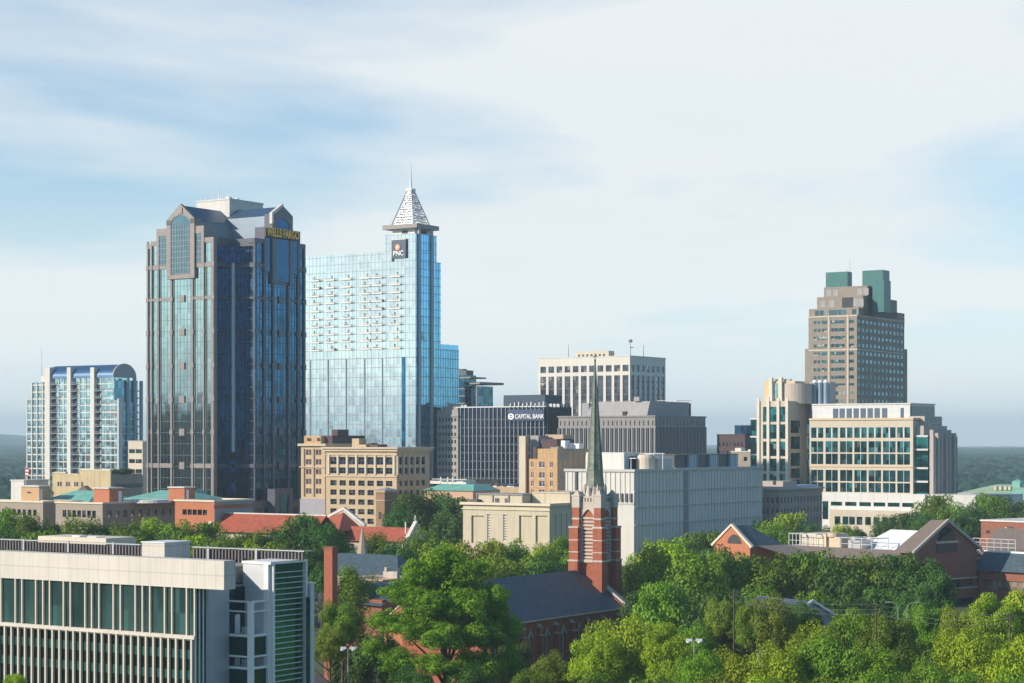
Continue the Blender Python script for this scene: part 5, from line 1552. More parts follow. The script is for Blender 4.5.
def car(T, x, y, z, rot, paint, label, first=[None]):
    o = tag(link('parked_car', None, None, (0, 0, 0)), label, 'car', 'cars parked on the deck')
    o.empty_display_size = .5
    c, s_ = math.cos(T.th), math.sin(T.th)
    o.location = (T.X + c * x - s_ * y, T.Y + s_ * x + c * y, z); o.rotation_euler = (0, 0, T.th + rot)
    if first[0] is None:
        b = MB().prism([(-2.2, -.88, .35), (2.2, -.88, .35), (2.25, -.88, .75), (1.2, -.88, .95), (-2.15, -.88, .98)], (0, 1.76, 0))
        g_ = MB().prism([(-1.8, -.78, .96), (1.1, -.78, .96), (.5, -.78, 1.42), (-1.3, -.78, 1.45)], (0, 1.56, 0))
        r_ = MB().box(-1.25, .45, -.74, .74, 1.43, 1.5)
        w_ = MB().tube((0, -.12, 0), (0, .12, 0), .33, .33, 10)
        first[0] = (b.mesh('body', M['white']), g_.mesh('window', M['win']), r_.mesh('roof', M['white']), w_.mesh('wheel', M['dark']))
    b, g_, r_, w_ = first[0]
    for nm, me in (('body', b), ('roof', r_)):
        q = link(nm, me, o); q.material_slots[0].link = 'OBJECT'; q.material_slots[0].material = paint
    link('window', g_, o)
    for wx in (-1.35, 1.4):
        for wy in (-.82, .82): link('wheel', w_, o, (wx, wy, .33))
paints = {}
for nm, c in (('white', (.7, .7, .7)), ('silver', (.4, .42, .44)), ('black', (.02, .02, .025)), ('red', (.3, .02, .02)), ('dark blue', (.02, .05, .14))):
    paints[nm] = pmat(nm + ' car paint', c, .3, metal=.3, var=.02)
order = ['white', 'silver', 'black', 'white', 'red', 'silver', 'dark blue', 'white', 'silver', 'black', 'white', 'silver', 'red', 'white', 'dark blue', 'white']
ords = ['first', 'second', 'third', 'fourth', 'fifth', 'sixth', 'seventh', 'eighth', 'ninth', 'tenth', 'eleventh', 'twelfth', 'thirteenth', 'fourteenth', 'fifteenth', 'sixteenth', 'seventeenth', 'eighteenth', 'nineteenth', 'twentieth', 'twenty first', 'twenty second', 'twenty third', 'twenty fourth']
for i in range(9):
    px = 488 + i * 3.4
    car(TD, TD.a(px, 3.0), 3.0, ZD - .19, R(90), paints[order[i]], '%s car, %s from the left in the front row on the parking deck' % (order[i], ords[i]))
for i in range(7):
    px = 492 + i * 4.3
    car(TD, TD.a(px, 14), 14, ZD - .19, R(90), paints[order[i + 9]], '%s car, %s from the left in the back row on the parking deck' % (order[i + 9], ords[i]))

# =============================================================== copper-roofed museum complex at left
def museum():
    def block(px, Y, pl, pr, py, mat, name, label, rows, ncol, nR, wmat, cat='building', wfr=True, pro=1):
        T = Thing(name, label, cat, px, Y)
        xl = T.a(pl); D = T.b(pr); zt = T.z(py)
        rr_ = [(T.z(b_), T.z(a_)) for a_, b_ in rows]
        o1 = grid_ops(lin(xl + 3.2, -3, ncol), min(2.4, -xl / ncol * .55), rr_) if ncol > 1 else []
        o2 = grid_ops(lin(2.5, D - 2, nR), min(2.0, D / nR * .5), rr_) if nR > 1 else []
        m = MB(); skin(m, ('F', 0), xl, 0, T.z0, zt, o1, .4); skin(m, ('R', 0), .4, D, T.z0, zt, o2, .4); m.box(xl, -.41, .41, D - .01, T.z0, zt - .3)
        T.part('wall', m, mat); wins(T, ('F', 0), o1, wmat, .4); wins(T, ('R', 0), o2, wmat, .4)
        T.part('roof_coping', MB().box(xl - .2, .25, -.25, .4, zt, zt + .45).box(-.4, .25, .4, D + .2, zt, zt + .45).box(xl - .2, .2 - .61, D - .4, D + .2, zt, zt + .45).box(xl - .2, xl + .3, .4, D - .4, zt, zt + .45), M['cornice_pale'])
        T.part('roof_surface', MB().box(xl + .3, -.41, .4, D - .4, zt - .29, zt - .15), M['roofpale'])
        return T, xl, D, zt
    st = M['museumstone']
    T, xl, D, zt = block(43, 520, -30, 56, 502.8, st, 'stone_block', 'pale stone block with a tan square penthouse at the far left edge behind the trees', [(510, 516)], 12, 0, M['win'])
    pa = Thing.part
    T.part('penthouse', MB().box(T.a(21.2, 4), T.a(39.3, 4), 4, T.b(51, T.a(39.3, 4)), zt, T.z(487.2, 0, 4)), M['brick_tan_l'])
    T.part('penthouse_cap', MB().box(T.a(20.8, 4) , T.a(39.6, 4), 3.7, T.b(51.3, T.a(39.3, 4)), T.z(487.2, 0, 4), T.z(485.8, 0, 4)), M['white'])
    T.part('penthouse_vent', MB().box(T.a(27, 3.9), T.a(30.5, 3.9), 3.9, 4.02, T.z(494), T.z(492.6)), M['dark'])
    T.part('penthouse_door', MB().box(T.a(39.3, 4) + .01, T.a(39.3, 4) + .15, T.b(40.2, T.a(39.3, 4)), T.b(42, T.a(39.3, 4)), zt, T.z(490)), M['whitemetal'])
    T.done()
    T, xl, D, zt = block(102.6, 500, 55.6, 175, 504.2, st, 'stone_block', 'long grey stone block with red brick penthouse and green copper roofs', [(511, 518)], 7, 9, M['win_navy'])
    T.part('penthouse', MB().box(T.a(93.5, 5), T.a(109.3, 5), 5, T.b(123.5, T.a(109.3, 5)), zt, T.z(489, 0, 5)), M['brick_orange'])
    T.part('penthouse_cap', MB().box(T.a(93, 5), T.a(109.6, 5) , 4.7, T.b(124, T.a(109.3, 5)), T.z(489, 0, 5), T.z(487.7, 0, 5)), M['white'])
    T.part('penthouse_door', MB().box(T.a(109.3, 5) + .01, T.a(109.3, 5) + .15, T.b(118, T.a(109.3, 5)), T.b(121.5, T.a(109.3, 5)), zt, T.z(492)), M['whitemetal'])
    def hip(p0, p1, b0, b1, pe, pr, name='copper_roof'):
        xa, xb = T.a(p0, b0), T.a(p1, b0); ze = T.z(pe, 0, b0); zr = T.z(pr, 0, (b0 + b1) / 2); w_ = (b1 - b0) / 2
        m = MB(); m.v = [(xa, b0, ze), (xb, b0, ze), (xb, b1, ze), (xa, b1, ze), (xa + w_ * .6, b0 + w_, zr), (xb - w_ * .6, b0 + w_, zr)]
        m.f = [(0, 1, 5, 4), (1, 2, 5), (2, 3, 4, 5), (3, 0, 4), (3, 2, 1, 0)]
        T.part(name, m, M['copper'])
    hip(46, 98, 16, 30, 501.5, 492.0)
    hip(66, 88, 8, 16, 503.5, 498)
    hip(118, 178, 20, 40, 500.5, 490.5)
    T.part('copper_roof', MB().prism([(T.a(165, 26), 26, T.z(500)), (T.a(176, 26), 26, T.z(500)), (T.a(172, 26), 26, T.z(493))], (0, 12, 0)), M['copper'])
    T.part('round_roof', MB().frustum(T.a(150, 16), 16, zt, zt + .8, 5.5, 5, 28), M['roofpale'])
    T.done()
    T, xl, D, zt = block(214, 486, 175, 253, 502, M['brick_orange'], 'brick_block', 'low orange brick block with a square brick penthouse below the dark granite tower', [(510, 515.5)], 5, 6, M['win'])
    T.part('penthouse', MB().box(T.a(168.5, 5), T.a(184.5, 5), 5, T.b(195, T.a(184.5, 5)), zt - .2, T.z(488.8, 0, 5)), M['brick_orange'])
    T.part('penthouse_cap', MB().box(T.a(168, 5), T.a(184.8, 5), 4.7, T.b(195.4, T.a(184.5, 5)), T.z(488.8, 0, 5), T.z(487.6, 0, 5)), M['white'])
    T.part('penthouse_door', MB().box(T.a(184.5, 5) + .01, T.a(184.5, 5) + .15, T.b(186, T.a(184.5, 5)), T.b(188.3, T.a(184.5, 5)), zt, T.z(491)), M['whitemetal'])
    T.part('grey_side_cladding', MB().box(.01, .12, 0, D, T.z0, T.z(509)).box(.01, .12, 0, D, T.z(505), T.z(502.2)), M['greyl'])
    T.done()
M['museumstone'] = pmat('museum stone', (0.34, 0.285, 0.23), .9, var=.08, jz=1.0, jdark=.93, streak=.2)
M['brick_tan_l'] = pmat('tan brick', (0.50, 0.32, 0.17), .9, var=.08)
museum()

def yellow_building():
    T = Thing('stucco_building', 'old yellow stucco building with stepped parapet in front of the residential tower', 'building', 110.5, 590)
    A = T.a; xl = A(52.5); D = T.b(142)
    prof = [(52.5, 474.5), (55, 473.5), (66, 473.5), (66, 475.5), (71, 475), (79, 475.5), (79, 471.5), (83, 470.5), (107, 470.8), (110.5, 471.5)]
    m = MB()
    pts = [(A(52.5), 0, T.z0)] + [(A(p), 0, T.z(q)) for p, q in prof] + [(A(110.5), 0, T.z0)]
    m.prism(pts, (0, .6, 0)); m.box(xl, -.01, .61, 14, T.z0, T.z(476))
    T.part('front_wall', m, M['yellow'])
    T.part('side_wall', MB().box(-2, 0.02, .62, D, T.z0, T.z(474)), M['stone'])
    w_ = MB()
    for p in (57.5, 66, 74, 81.3):
        for q in (0, 2.4):
            if p > 80 and q: continue
            w_.box(A(p + q), A(p + q + 1.8), -.02, .2, T.z(487), T.z(482.5))
    T.part('window', w_, M['win_purple'])
    w2 = MB()
    for y in lin(2, D - 2, 6): w2.box(0.0, .1, y, y + 2, T.z(488), T.z(484))
    T.part('side_window', w2, M['win'])
    T.part('coping', MB().prism([(A(p), -.15, T.z(q) + .01) for p, q in prof] + [(A(p), -.15, T.z(q) + .3) for p, q in reversed(prof)], (0, .9, 0)), M['cornice_pale'])
    T.part('terrace_railing', MB().box(-.1, .1, .7, D, T.z(471.5), T.z(471)).box(-.1, .1, .7, D, T.z(473), T.z(472.6)), M['darkmetal'])
    g_ = MB(); x = T.a(122, -2)
    P = (x, T.b(122, x))
    m = MB(); cx, cy = -.5, T.b(121, 0) ; z = T.z(472)
    m.frustum(-3, cy, z, T.z(469.5), 3.2, .3, 8)
    T.part('white_canopy', m, M['whitemetal'])
    T.part('entrance_gable', MB().prism([(A(76, -2), -2, T.z(492)), (A(90, -2), -2, T.z(492)), (A(83, -2), -2, T.z(486))], (0, 2, 0)), M['slate_grey'])
    return T, D
TY, DY = yellow_building()
# roof terrace planting: one shrub after another along the side parapet
# far left white boxes and flag
T = pale_low(24, 600, 11, 10, 481, 'white_shed', 'small white rooftop shed at the far left edge behind the tan penthouse', M['white'])
T = Thing('flagpole', 'thin flagpole with a red and white flag at the far left below the residential tower', 'flagpole', 25.5, 585)
T.part('pole', MB().tube((0, 0, T.z0), (0, 0, T.z(466)), .12, .08, 6), M['whitemetal'])
fl = MB()
for i in range(5):
    if i % 2 == 0: fl.box(.1, 1.6 - (i * .12), -.04, .04, T.z(468) - (i + 1) * .5, T.z(468) - i * .5)
T.part('flag', fl, M['redflag'])
T.part('flag_stripe', MB().box(.1, 1.4, -.03, .03, T.z(468) - 1.0, T.z(468) - .5).box(.1, 1.2, -.03, .03, T.z(468) - 2.0, T.z(468) - 1.5), M['whitemetal'])

# grey brown stone block at right of the long white block
T = Thing('stone_block', 'grey brown stone block with small paired windows below the courthouse tower', 'building', 780, 680)
zt = T.z(490.5); xl = T.a(755); D = T.b(822)
rows = [(T.z(b_, 0, 8), T.z(a_, 0, 8)) for a_, b_ in ((497, 502.5), (508.5, 513.5), (519, 524))]
o2 = grid_ops(lin(1.2, D - 1, 13), .95, rows); o1 = grid_ops(lin(xl + 1.2, -1, 5), .9, rows)
m = MB(); skin(m, ('F', 0), xl, 0, T.z0, zt, o1, .35); skin(m, ('R', 0), .35, D, T.z0, zt, o2, .35); m.box(xl, -.36, .36, D - .01, T.z0, zt - .2)
T.part('wall', m, M['stone']); wins(T, ('R', 0), o2, M['win'], .35); wins(T, ('F', 0), o1, M['win'], .35)
T.part('cornice', MB().box(xl - .3, .9, -.6, D + .4, zt, zt + .55).box(.01, .25, 0, D, T.z(506.3), T.z(505.3)).box(.01, .25, 0, D, T.z(516.3), T.z(515.3)).box(xl, .25, -.25, -.005, T.z(506.3), T.z(505.3)), M['greyl'])
T.part('skylight', MB().box(-8, -2, 14, 34, zt + .5, zt + 1.4), M['bluepanel'])
T.part('attic_storey', MB().box(xl, T.a(783, 3), 3, 14, zt + .5, T.z(481.5)), M['stone_pale'])
T.part('attic_opening', MB().box(T.a(773, 3), T.a(776, 3), 2.9, 3.02, T.z(485), T.z(481)), M['dark'])
T.done()

# distant green roofed hall at far right
T = Thing('exhibition_hall', 'wide low hall with pale green roof at the far right edge before the forest', 'hall', 1010, 1060, base=0)
xl = T.a(962); zt = T.z(493); D = 60
T.part('wall', MB().box(xl, 30, 0, D, -12, T.z(494)), M['white'])
P = [(xl - 2, -2, T.z(493.8)), (31, -2, T.z(494.5)), (31, D, T.z(487)), (xl - 2, D, T.z(487)), (xl + 10, 25, T.z(489.0)), (30, 25, T.z(488))]
m = MB(); m.v = P; m.f = [(0, 1, 5, 4), (4, 5, 2, 3), (0, 4, 3)]
T.part('roof', m, M['greenroof'] if 'greenroof' in M else M.setdefault('greenroof', pmat('pale green roof', (0.36, 0.50, 0.30), .8, var=.12)))
T.part('roof_gable', MB().prism([(T.a(1006, -3), -3, T.z(500)), (T.a(1034, -3), -3, T.z(500)), (T.a(1034, -3), -3, T.z(489)), (T.a(1013, -3), -3, T.z(489))], (0, 6, 0)), M['copper'])
T.part('cupola', MB().box(T.a(1012, 30), T.a(1020, 30), 30, 36, T.z(489), T.z(483)), M['copper'])
T.part('cupola_roof', MB().frustum(T.a(1016, 30), 33, T.z(483), T.z(480.5), 4.2, .5, 4, math.pi / 4), M['copper'])
b = MB()
for p in (994, 999, 1004, 1008): b.box(T.a(p, 10), T.a(p + 2.4, 10), 10, 13, T.z(490.5), T.z(486.8))
T.part('roof_vent', b, M['cream'])
T = pale_low(971, 900, 948, 16, 494.5, 'white_shed', 'plain white box building right of the courthouse in front of the forest', M['white'])
T = pale_low(1012, 960, 985, 16, 495.5, 'white_shed', 'pale shed below the green roofed hall at the far right', M['metalpanel'])

# =============================================================== brick office complex at right (turned)
TB = R(-50)
def brick_complex():
    T = Thing('brick_office', 'brown brick office with a big shaded gable, arched window and metal roofed wing at right', 'office building', 915, 450, th=TB)
    A = T.a; z0 = T.z0
    zb = T.z(551); D = T.b(977); zap = T.z(521.5, 0, D / 2)
    # main gabled block, gable faces right
    yc = D / 2
    g = [(0, 0, zb), (0, yc, zap), (0, D, zb)]
    arch = [(yc - 3.2 * math.cos(t), T.z(541, 0, yc) + 3.3 * math.sin(t)) for t in lin(0, math.pi, 13)]
    wallm = MB().box(-.5, 0, 0, D, T.z(556), zb).prism(g, (-.5, 0, 0))
    zb1, zb2, zb3, zb4 = [T.z(p, 0, 6) for p in (581.5, 590, 600.5, 609)]
    wallm.box(-.5, 0.0, 0, D, T.z(568, 0, 6) + 2.0, T.z(556) - .01)
    z568 = T.z(582, 0, 6)
    bands = [(T.z(573, 0, 6) + 0.0, T.z(568, 0, 6) + 2.0), (T.z(581, 0, 6) - 0, T.z(573, 0, 6))]
    w2 = MB()
    zt1, zt0 = T.z(581, 0, 6), T.z(589.5, 0, 6)   # first dark strip
    zu1, zu0 = T.z(600.5, 0, 6), T.z(608.5, 0, 6)
    wallm = MB().prism(g, (-.5, 0, 0)).box(-.5, 0, 0, D, zt1, zb - .01).box(-.5, 0, 0, D, zu1, zt0).box(-.5, 0, 0, D, z0, zu0)
    for za, zc in ((zt0, zt1), (zu0, zu1)): wallm.box(-.5, 0, 0, 3, za, zc); wallm.box(-.5, 0, D - 1, D, za, zc)
    T.part('gable_wall', wallm, M['brick_brown'])
    T.part('window', MB().box(-1.5, -.7, 3, D - 1, zt0, zt1), M['win']); T.part('window', MB().box(-1.5, -.7, 3, D - 1, zu0, zu1), M['win'])
    T.part('block_core', MB().box(-24, -1.6, .5, D - .1, z0, zb - 4.5).box(A(899), -1.6, .5, D - .1, zb - 4.5, zb - .6), M['brick_brown'])
    T.part('arched_window', MB().prism([(.06, y, z) for y, z in arch], (-.3, 0, 0)), M['win'])
    T.part('stone_sill', MB().box(.0, .35, yc - 4, yc + 4, arch[0][1] - .5, arch[0][1]).box(0, .25, 2.9, D, zt0 - .3, zt0).box(0, .25, 2.9, D, zu0 - .3, zu0).box(0, .25, 2.9, D, zt1, zt1 + .3), M['tanlight'])
    T.part('sunken_panel', MB().box(0, .12, yc - 3.8, yc + 3.8, arch[0][1] - 2.6, arch[0][1] - .5), M['purple'])
    lx = A(895, 0) ; rdg = A(931, yc)
    ro = MB(); 
    ro.v = [(.6, -1, zb - .5), (.6, yc, zap + .3), (.6, D + 1, zb - .5), (lx, -1, zb - .5), (rdg, yc, zap + .3), (lx, D + 1, zb - .5)]
    ro.f = [(0, 1, 4, 3), (1, 2, 5, 4), (3, 4, 5)]
    T.part('roof', ro, M['shingle_warm'])
    T.part('gable_coping', MB().prism([(.2, -1.2, zb - .7), (.2, yc, zap - .1), (.2, yc, zap + .65), (.2, -1.2, zb)], (.5, 0, 0)).prism([(.2, D + 1.2, zb - .7), (.2, yc, zap - .1), (.2, yc, zap + .65), (.2, D + 1.2, zb)], (.5, 0, 0)), M['stone_pale'])
    # front wing with mansard
    xw = A(752, 3); ze, zr = T.z(560, xw / 2, 1), T.z(546.5, xw / 2, 4)
    m = MB(); m.v = [(xw, 0, T.z(557, xw / 2)), (lx + 6, 0, T.z(557, xw / 2)), (lx + 6, 4.5, T.z(547.5, xw / 2, 4)), (xw, 4.5, T.z(547.5, xw / 2, 4)), (xw, 0, z0), (lx + 6, 0, z0), (xw, 40, z0), (xw, 40, T.z(547.5, xw / 2, 4) - 1), (lx, 40, T.z(547.5, xw / 2, 4) - 1), (lx, 4.5, T.z(547.5, xw / 2, 4) - 1), (xw, 4.5, T.z(547.5, xw / 2, 4) - 1)]
    m.f = [(0, 1, 2, 3)]
    T.part('mansard_roof', m if False else MBf(m, [(0, 1, 2, 3), (10, 9, 8, 7)]), M['shingle_warm'])
    T.part('wing_wall', MB().box(xw, lx + 5, .8, 40, z0, T.z(557, xw / 2) - .3), M['brick_brown'])
    zd = T.z(547.5, xw / 2, 4) - .95
    T.part('roof_deck', MB().box(xw, lx - 1, 5, 42, zd - .3, zd + .1), M['roofpale'])
    # rooftop plant
    fr = MB()
    for (p0, p1, b0, b1, h) in ((789, 800, 12, 16, 3.2), (801, 816, 12, 20, 3.2), (841, 872, 12, 18, 2.8)):
        xa, xb = A(p0, b0), A(p1, b0)
        for x in lin(xa, xb, 4):
            for y in (b0, b1): fr.box(x - .07, x + .07, y - .07, y + .07, zd, zd + h)
        for y in (b0, b1): fr.box(xa, xb, y - .07, y + .07, zd + h, zd + h + .15); fr.box(xa, xb, y - .05, y + .05, zd + h * .5, zd + h * .5 + .1)
        for x in (xa, xb): fr.box(x - .12, x + .12, b0, b1, zd + h, zd + h + .22)
    T.part('plant_frame', fr, M['mullion_pale'])
    T.part('air_handler', MB().box(A(802, 14), A(826, 14), 14, 22, zd, zd + 3.4), M['cream'])
    T.part('air_handler', MB().box(A(829, 14), A(840, 14), 14, 18, zd, zd + 2.8).frustum(A(834, 15), 15, zd + 2.8, zd + 3.8, 1.6, 1.6, 12), M['tanlight'])
    T.part('air_handler', MB().box(A(848, 15), A(860, 15), 15, 20, zd, zd + 2.2).box(A(851, 15), A(855, 15), 15, 18, zd + 2.2, zd + 3), M['steel'])
    # white hipped canopy
    xa, xb = A(859, 20), A(905, 22); ze = T.z(549, xa, 20); zt_ = T.z(528.7, xa, 26)
    m = MB(); m.v = [(xa, 18, ze), (xb + 4, 18, ze), (xb + 4, 36, ze), (xa, 36, ze), (xa + 5, 26, zt_), (xb + 2, 26, zt_)]
    T.part('white_hipped_roof', MBf(m, [(0, 1, 5, 4), (1, 2, 5), (2, 3, 4, 5), (3, 0, 4), (3, 2, 1, 0)]), M['whitemetal'])
    # right wing beyond corner px 978, front lit face
    b0 = D + .5
    xr = A(1060, b0); x0 = .5
    zw = T.z(552.5, 0, b0)
    rows = [(T.z(590, 4, b0) , T.z(580, 4, b0)), (T.z(611, 4, b0), T.z(600, 4, b0))]
    ops = grid_ops(lin(x0 + 2, xr - 1, 14), 1.5, rows)
    m = MB(); skin(m, ('F', b0 + .01), 0.02, xr, z0, T.z(569, 4, b0), ops, .5); m.box(0.02, xr, b0 + .52, b0 + 16, z0, T.z(569, 4, b0) - .1)
    T.part('wing_wall', m, M['brick_brown']); wins(T, ('F', b0 + .01), ops, M['win_cream'], .5)
    T.part('eaves_roof', MBf(_v([(-1, b0 - 1, T.z(570, 0, b0)), (xr, b0 - 1, T.z(570, 0, b0)), (xr, b0 + 3.5, zw), (-1, b0 + 3.5, zw)]), [(0, 1, 2, 3)]), M['slate'])
    T.part('white_parapet', MB().box(-1, xr, b0 + 3.5, b0 + 3.9, zw - .6, zw + .4), M['whitemetal'])
    fr = MB()
    for x in lin(-6, 6, 7): fr.box(x - .07, x + .07, b0 + 6, b0 + 6.15, zw - .5, zw + 3.0)
    for h in (1.0, 2.0, 2.9): fr.box(-6, 6, b0 + 6, b0 + 6.15, zw + h, zw + h + .12)
    T.part('plant_frame', fr, M['mullion_pale'])
    rb = MB(); x3 = A(990, b0 + 18)
    rb.v = [(A(983, b0 + 10), b0 + 10, zw - .4), (xr, b0 + 10, zw - .4), (xr, b0 + 22, T.z(531, 10, b0 + 20)), (A(996, b0 + 22), b0 + 22, T.z(531, 10, b0 + 20))]
    T.part('shingle_roof', MBf(rb, [(0, 1, 2, 3)]), M['shingle_warm'])
    T.done()
def MBf(m, f): m.f = f; return m
def _v(v):
    m = MB(); m.v = v; return m
M['shingle_warm'] = pmat('warm grey standing seam roof', (0.20, 0.155, 0.125), .6, var=.15, scale=1, jx=.9, jdark=.7)
M['win_cream'] = glass('cream blind glass', (0.30, 0.25, 0.19), 9, 9, metal=.3, rough=.2, var=.5, tilt=.02)
brick_complex()
T = Thing('brick_block', 'flat roofed brown brick block at the right edge behind the shingled roof', 'building', 981, 530, th=TB)
T.part('wall', MB().box(0, T.a(1060), 0, 20, T.z0, T.z(521)), M['brick_brown'])
T.part('roof_edge', MB().box(-.2, T.a(1060), -.3, 20, T.z(521), T.z(519.5)), M['roofpale'])
T.part('window', MB().box(T.a(986), T.a(990), -.05, .1, T.z(533), T.z(530)), M['dark'])
T.part('dormer', MB().prism([(T.a(1003, -3), -3, T.z(529)), (T.a(1009, -3), -3, T.z(529)), (T.a(1006, -3), -3, T.z(525))], (0, 3, 0)), M['tanlight'])

def small_gable():
    T = Thing('brick_pavilion', 'orange brick gabled pavilion with a half round window and dark slate roof', 'building', 750, 470, th=TB)
    A = T.a; xl = A(714); xc = xl / 2; ze = T.z(544, xl); zap = T.z(526, xc); ze = T.z(545.5, xc)
    D = T.b(785)
    T.part('front_wall', MB().prism([(xl, 0, T.z0), (0, 0, T.z0), (0, 0, ze), (xc, 0, zap), (xl, 0, ze)], (0, .5, 0)).box(xl + .02, -.02, .51, D, T.z0, ze - .1), M['brick_orange'])
    za = T.z(543.5, xc)
    T.part('half_round_window', MB().prism([(xc + 2.2 + 2.3 * math.cos(t) - 1.3, -.06, za + 2.2 * math.sin(t)) for t in lin(0, math.pi, 13)], (0, .2, 0)), M['win'])
    m = _v([(xl - .4, .3, ze - .2), (xc, .3, zap + .1), (.4, .3, ze - .2), (xl - .4, D, ze - .2), (xc, D - 7, zap + .1), (.4, D, ze - .2)])
    T.part('roof', MBf(m, [(0, 1, 4, 3), (2, 5, 4, 1), (3, 4, 5)]), M['slate'])
    c = MB()
    c.prism([(.5, -.3, ze - .4), (xc, -.3, zap + .05), (xc, -.3, zap + .6), (.8, -.3, ze + .1)], (0, .9, 0)); c.prism([(xl - .5, -.3, ze - .4), (xc, -.3, zap + .05), (xc, -.3, zap + .6), (xl - .8, -.3, ze + .1)], (0, .9, 0))
    T.part('gable_coping', c, M['cornice_pale'])
    T.part('side_lean_to', MBf(_v([(.5, 2, ze + .1), (14, 2, ze - 2.5), (14, D, ze - 2.5), (.5, D, ze + .1)]), [(0, 1, 2, 3)]), M['shingle_warm'])
small_gable()

# small house in the trees
T = Thing('house', 'small grey house with white gable trim almost hidden among the trees at right', 'house', 790, 348, th=R(-60))
A = T.a
xl = A(740); z1 = T.z(616); zr = T.z(602)
T.part('wall', MB().box(xl, 0, 0, 9, T.z0, z1), M['greyblue'])
m = _v([(xl - .4, -.4, z1 - .2), (.6, -.4, z1 - .2), (.6, 4.5, zr), (xl - .4, 4.5, zr), (.6, 9.4, z1 - .2), (xl - .4, 9.4, z1 - .2)])
T.part('roof', MBf(m, [(0, 1, 2, 3), (3, 2, 4, 5)]), M['slate'])
T.part('gable_wall', MB().prism([(0, 0, z1), (0, 4.5, zr - .2), (0, 9, z1)], (-.2, 0, 0)), M['white'])
T.part('gable_trim', MB().prism([(.6, -.5, z1 - .4), (.6, -.5, z1 + .1), (.6, 4.5, zr + .35), (.6, 4.5, zr - .15)], (.25, 0, 0)).prism([(.6, 9.5, z1 - .4), (.6, 9.5, z1 + .1), (.6, 4.5, zr + .35), (.6, 4.5, zr - .15)], (.25, 0, 0)), M['whitemetal'])


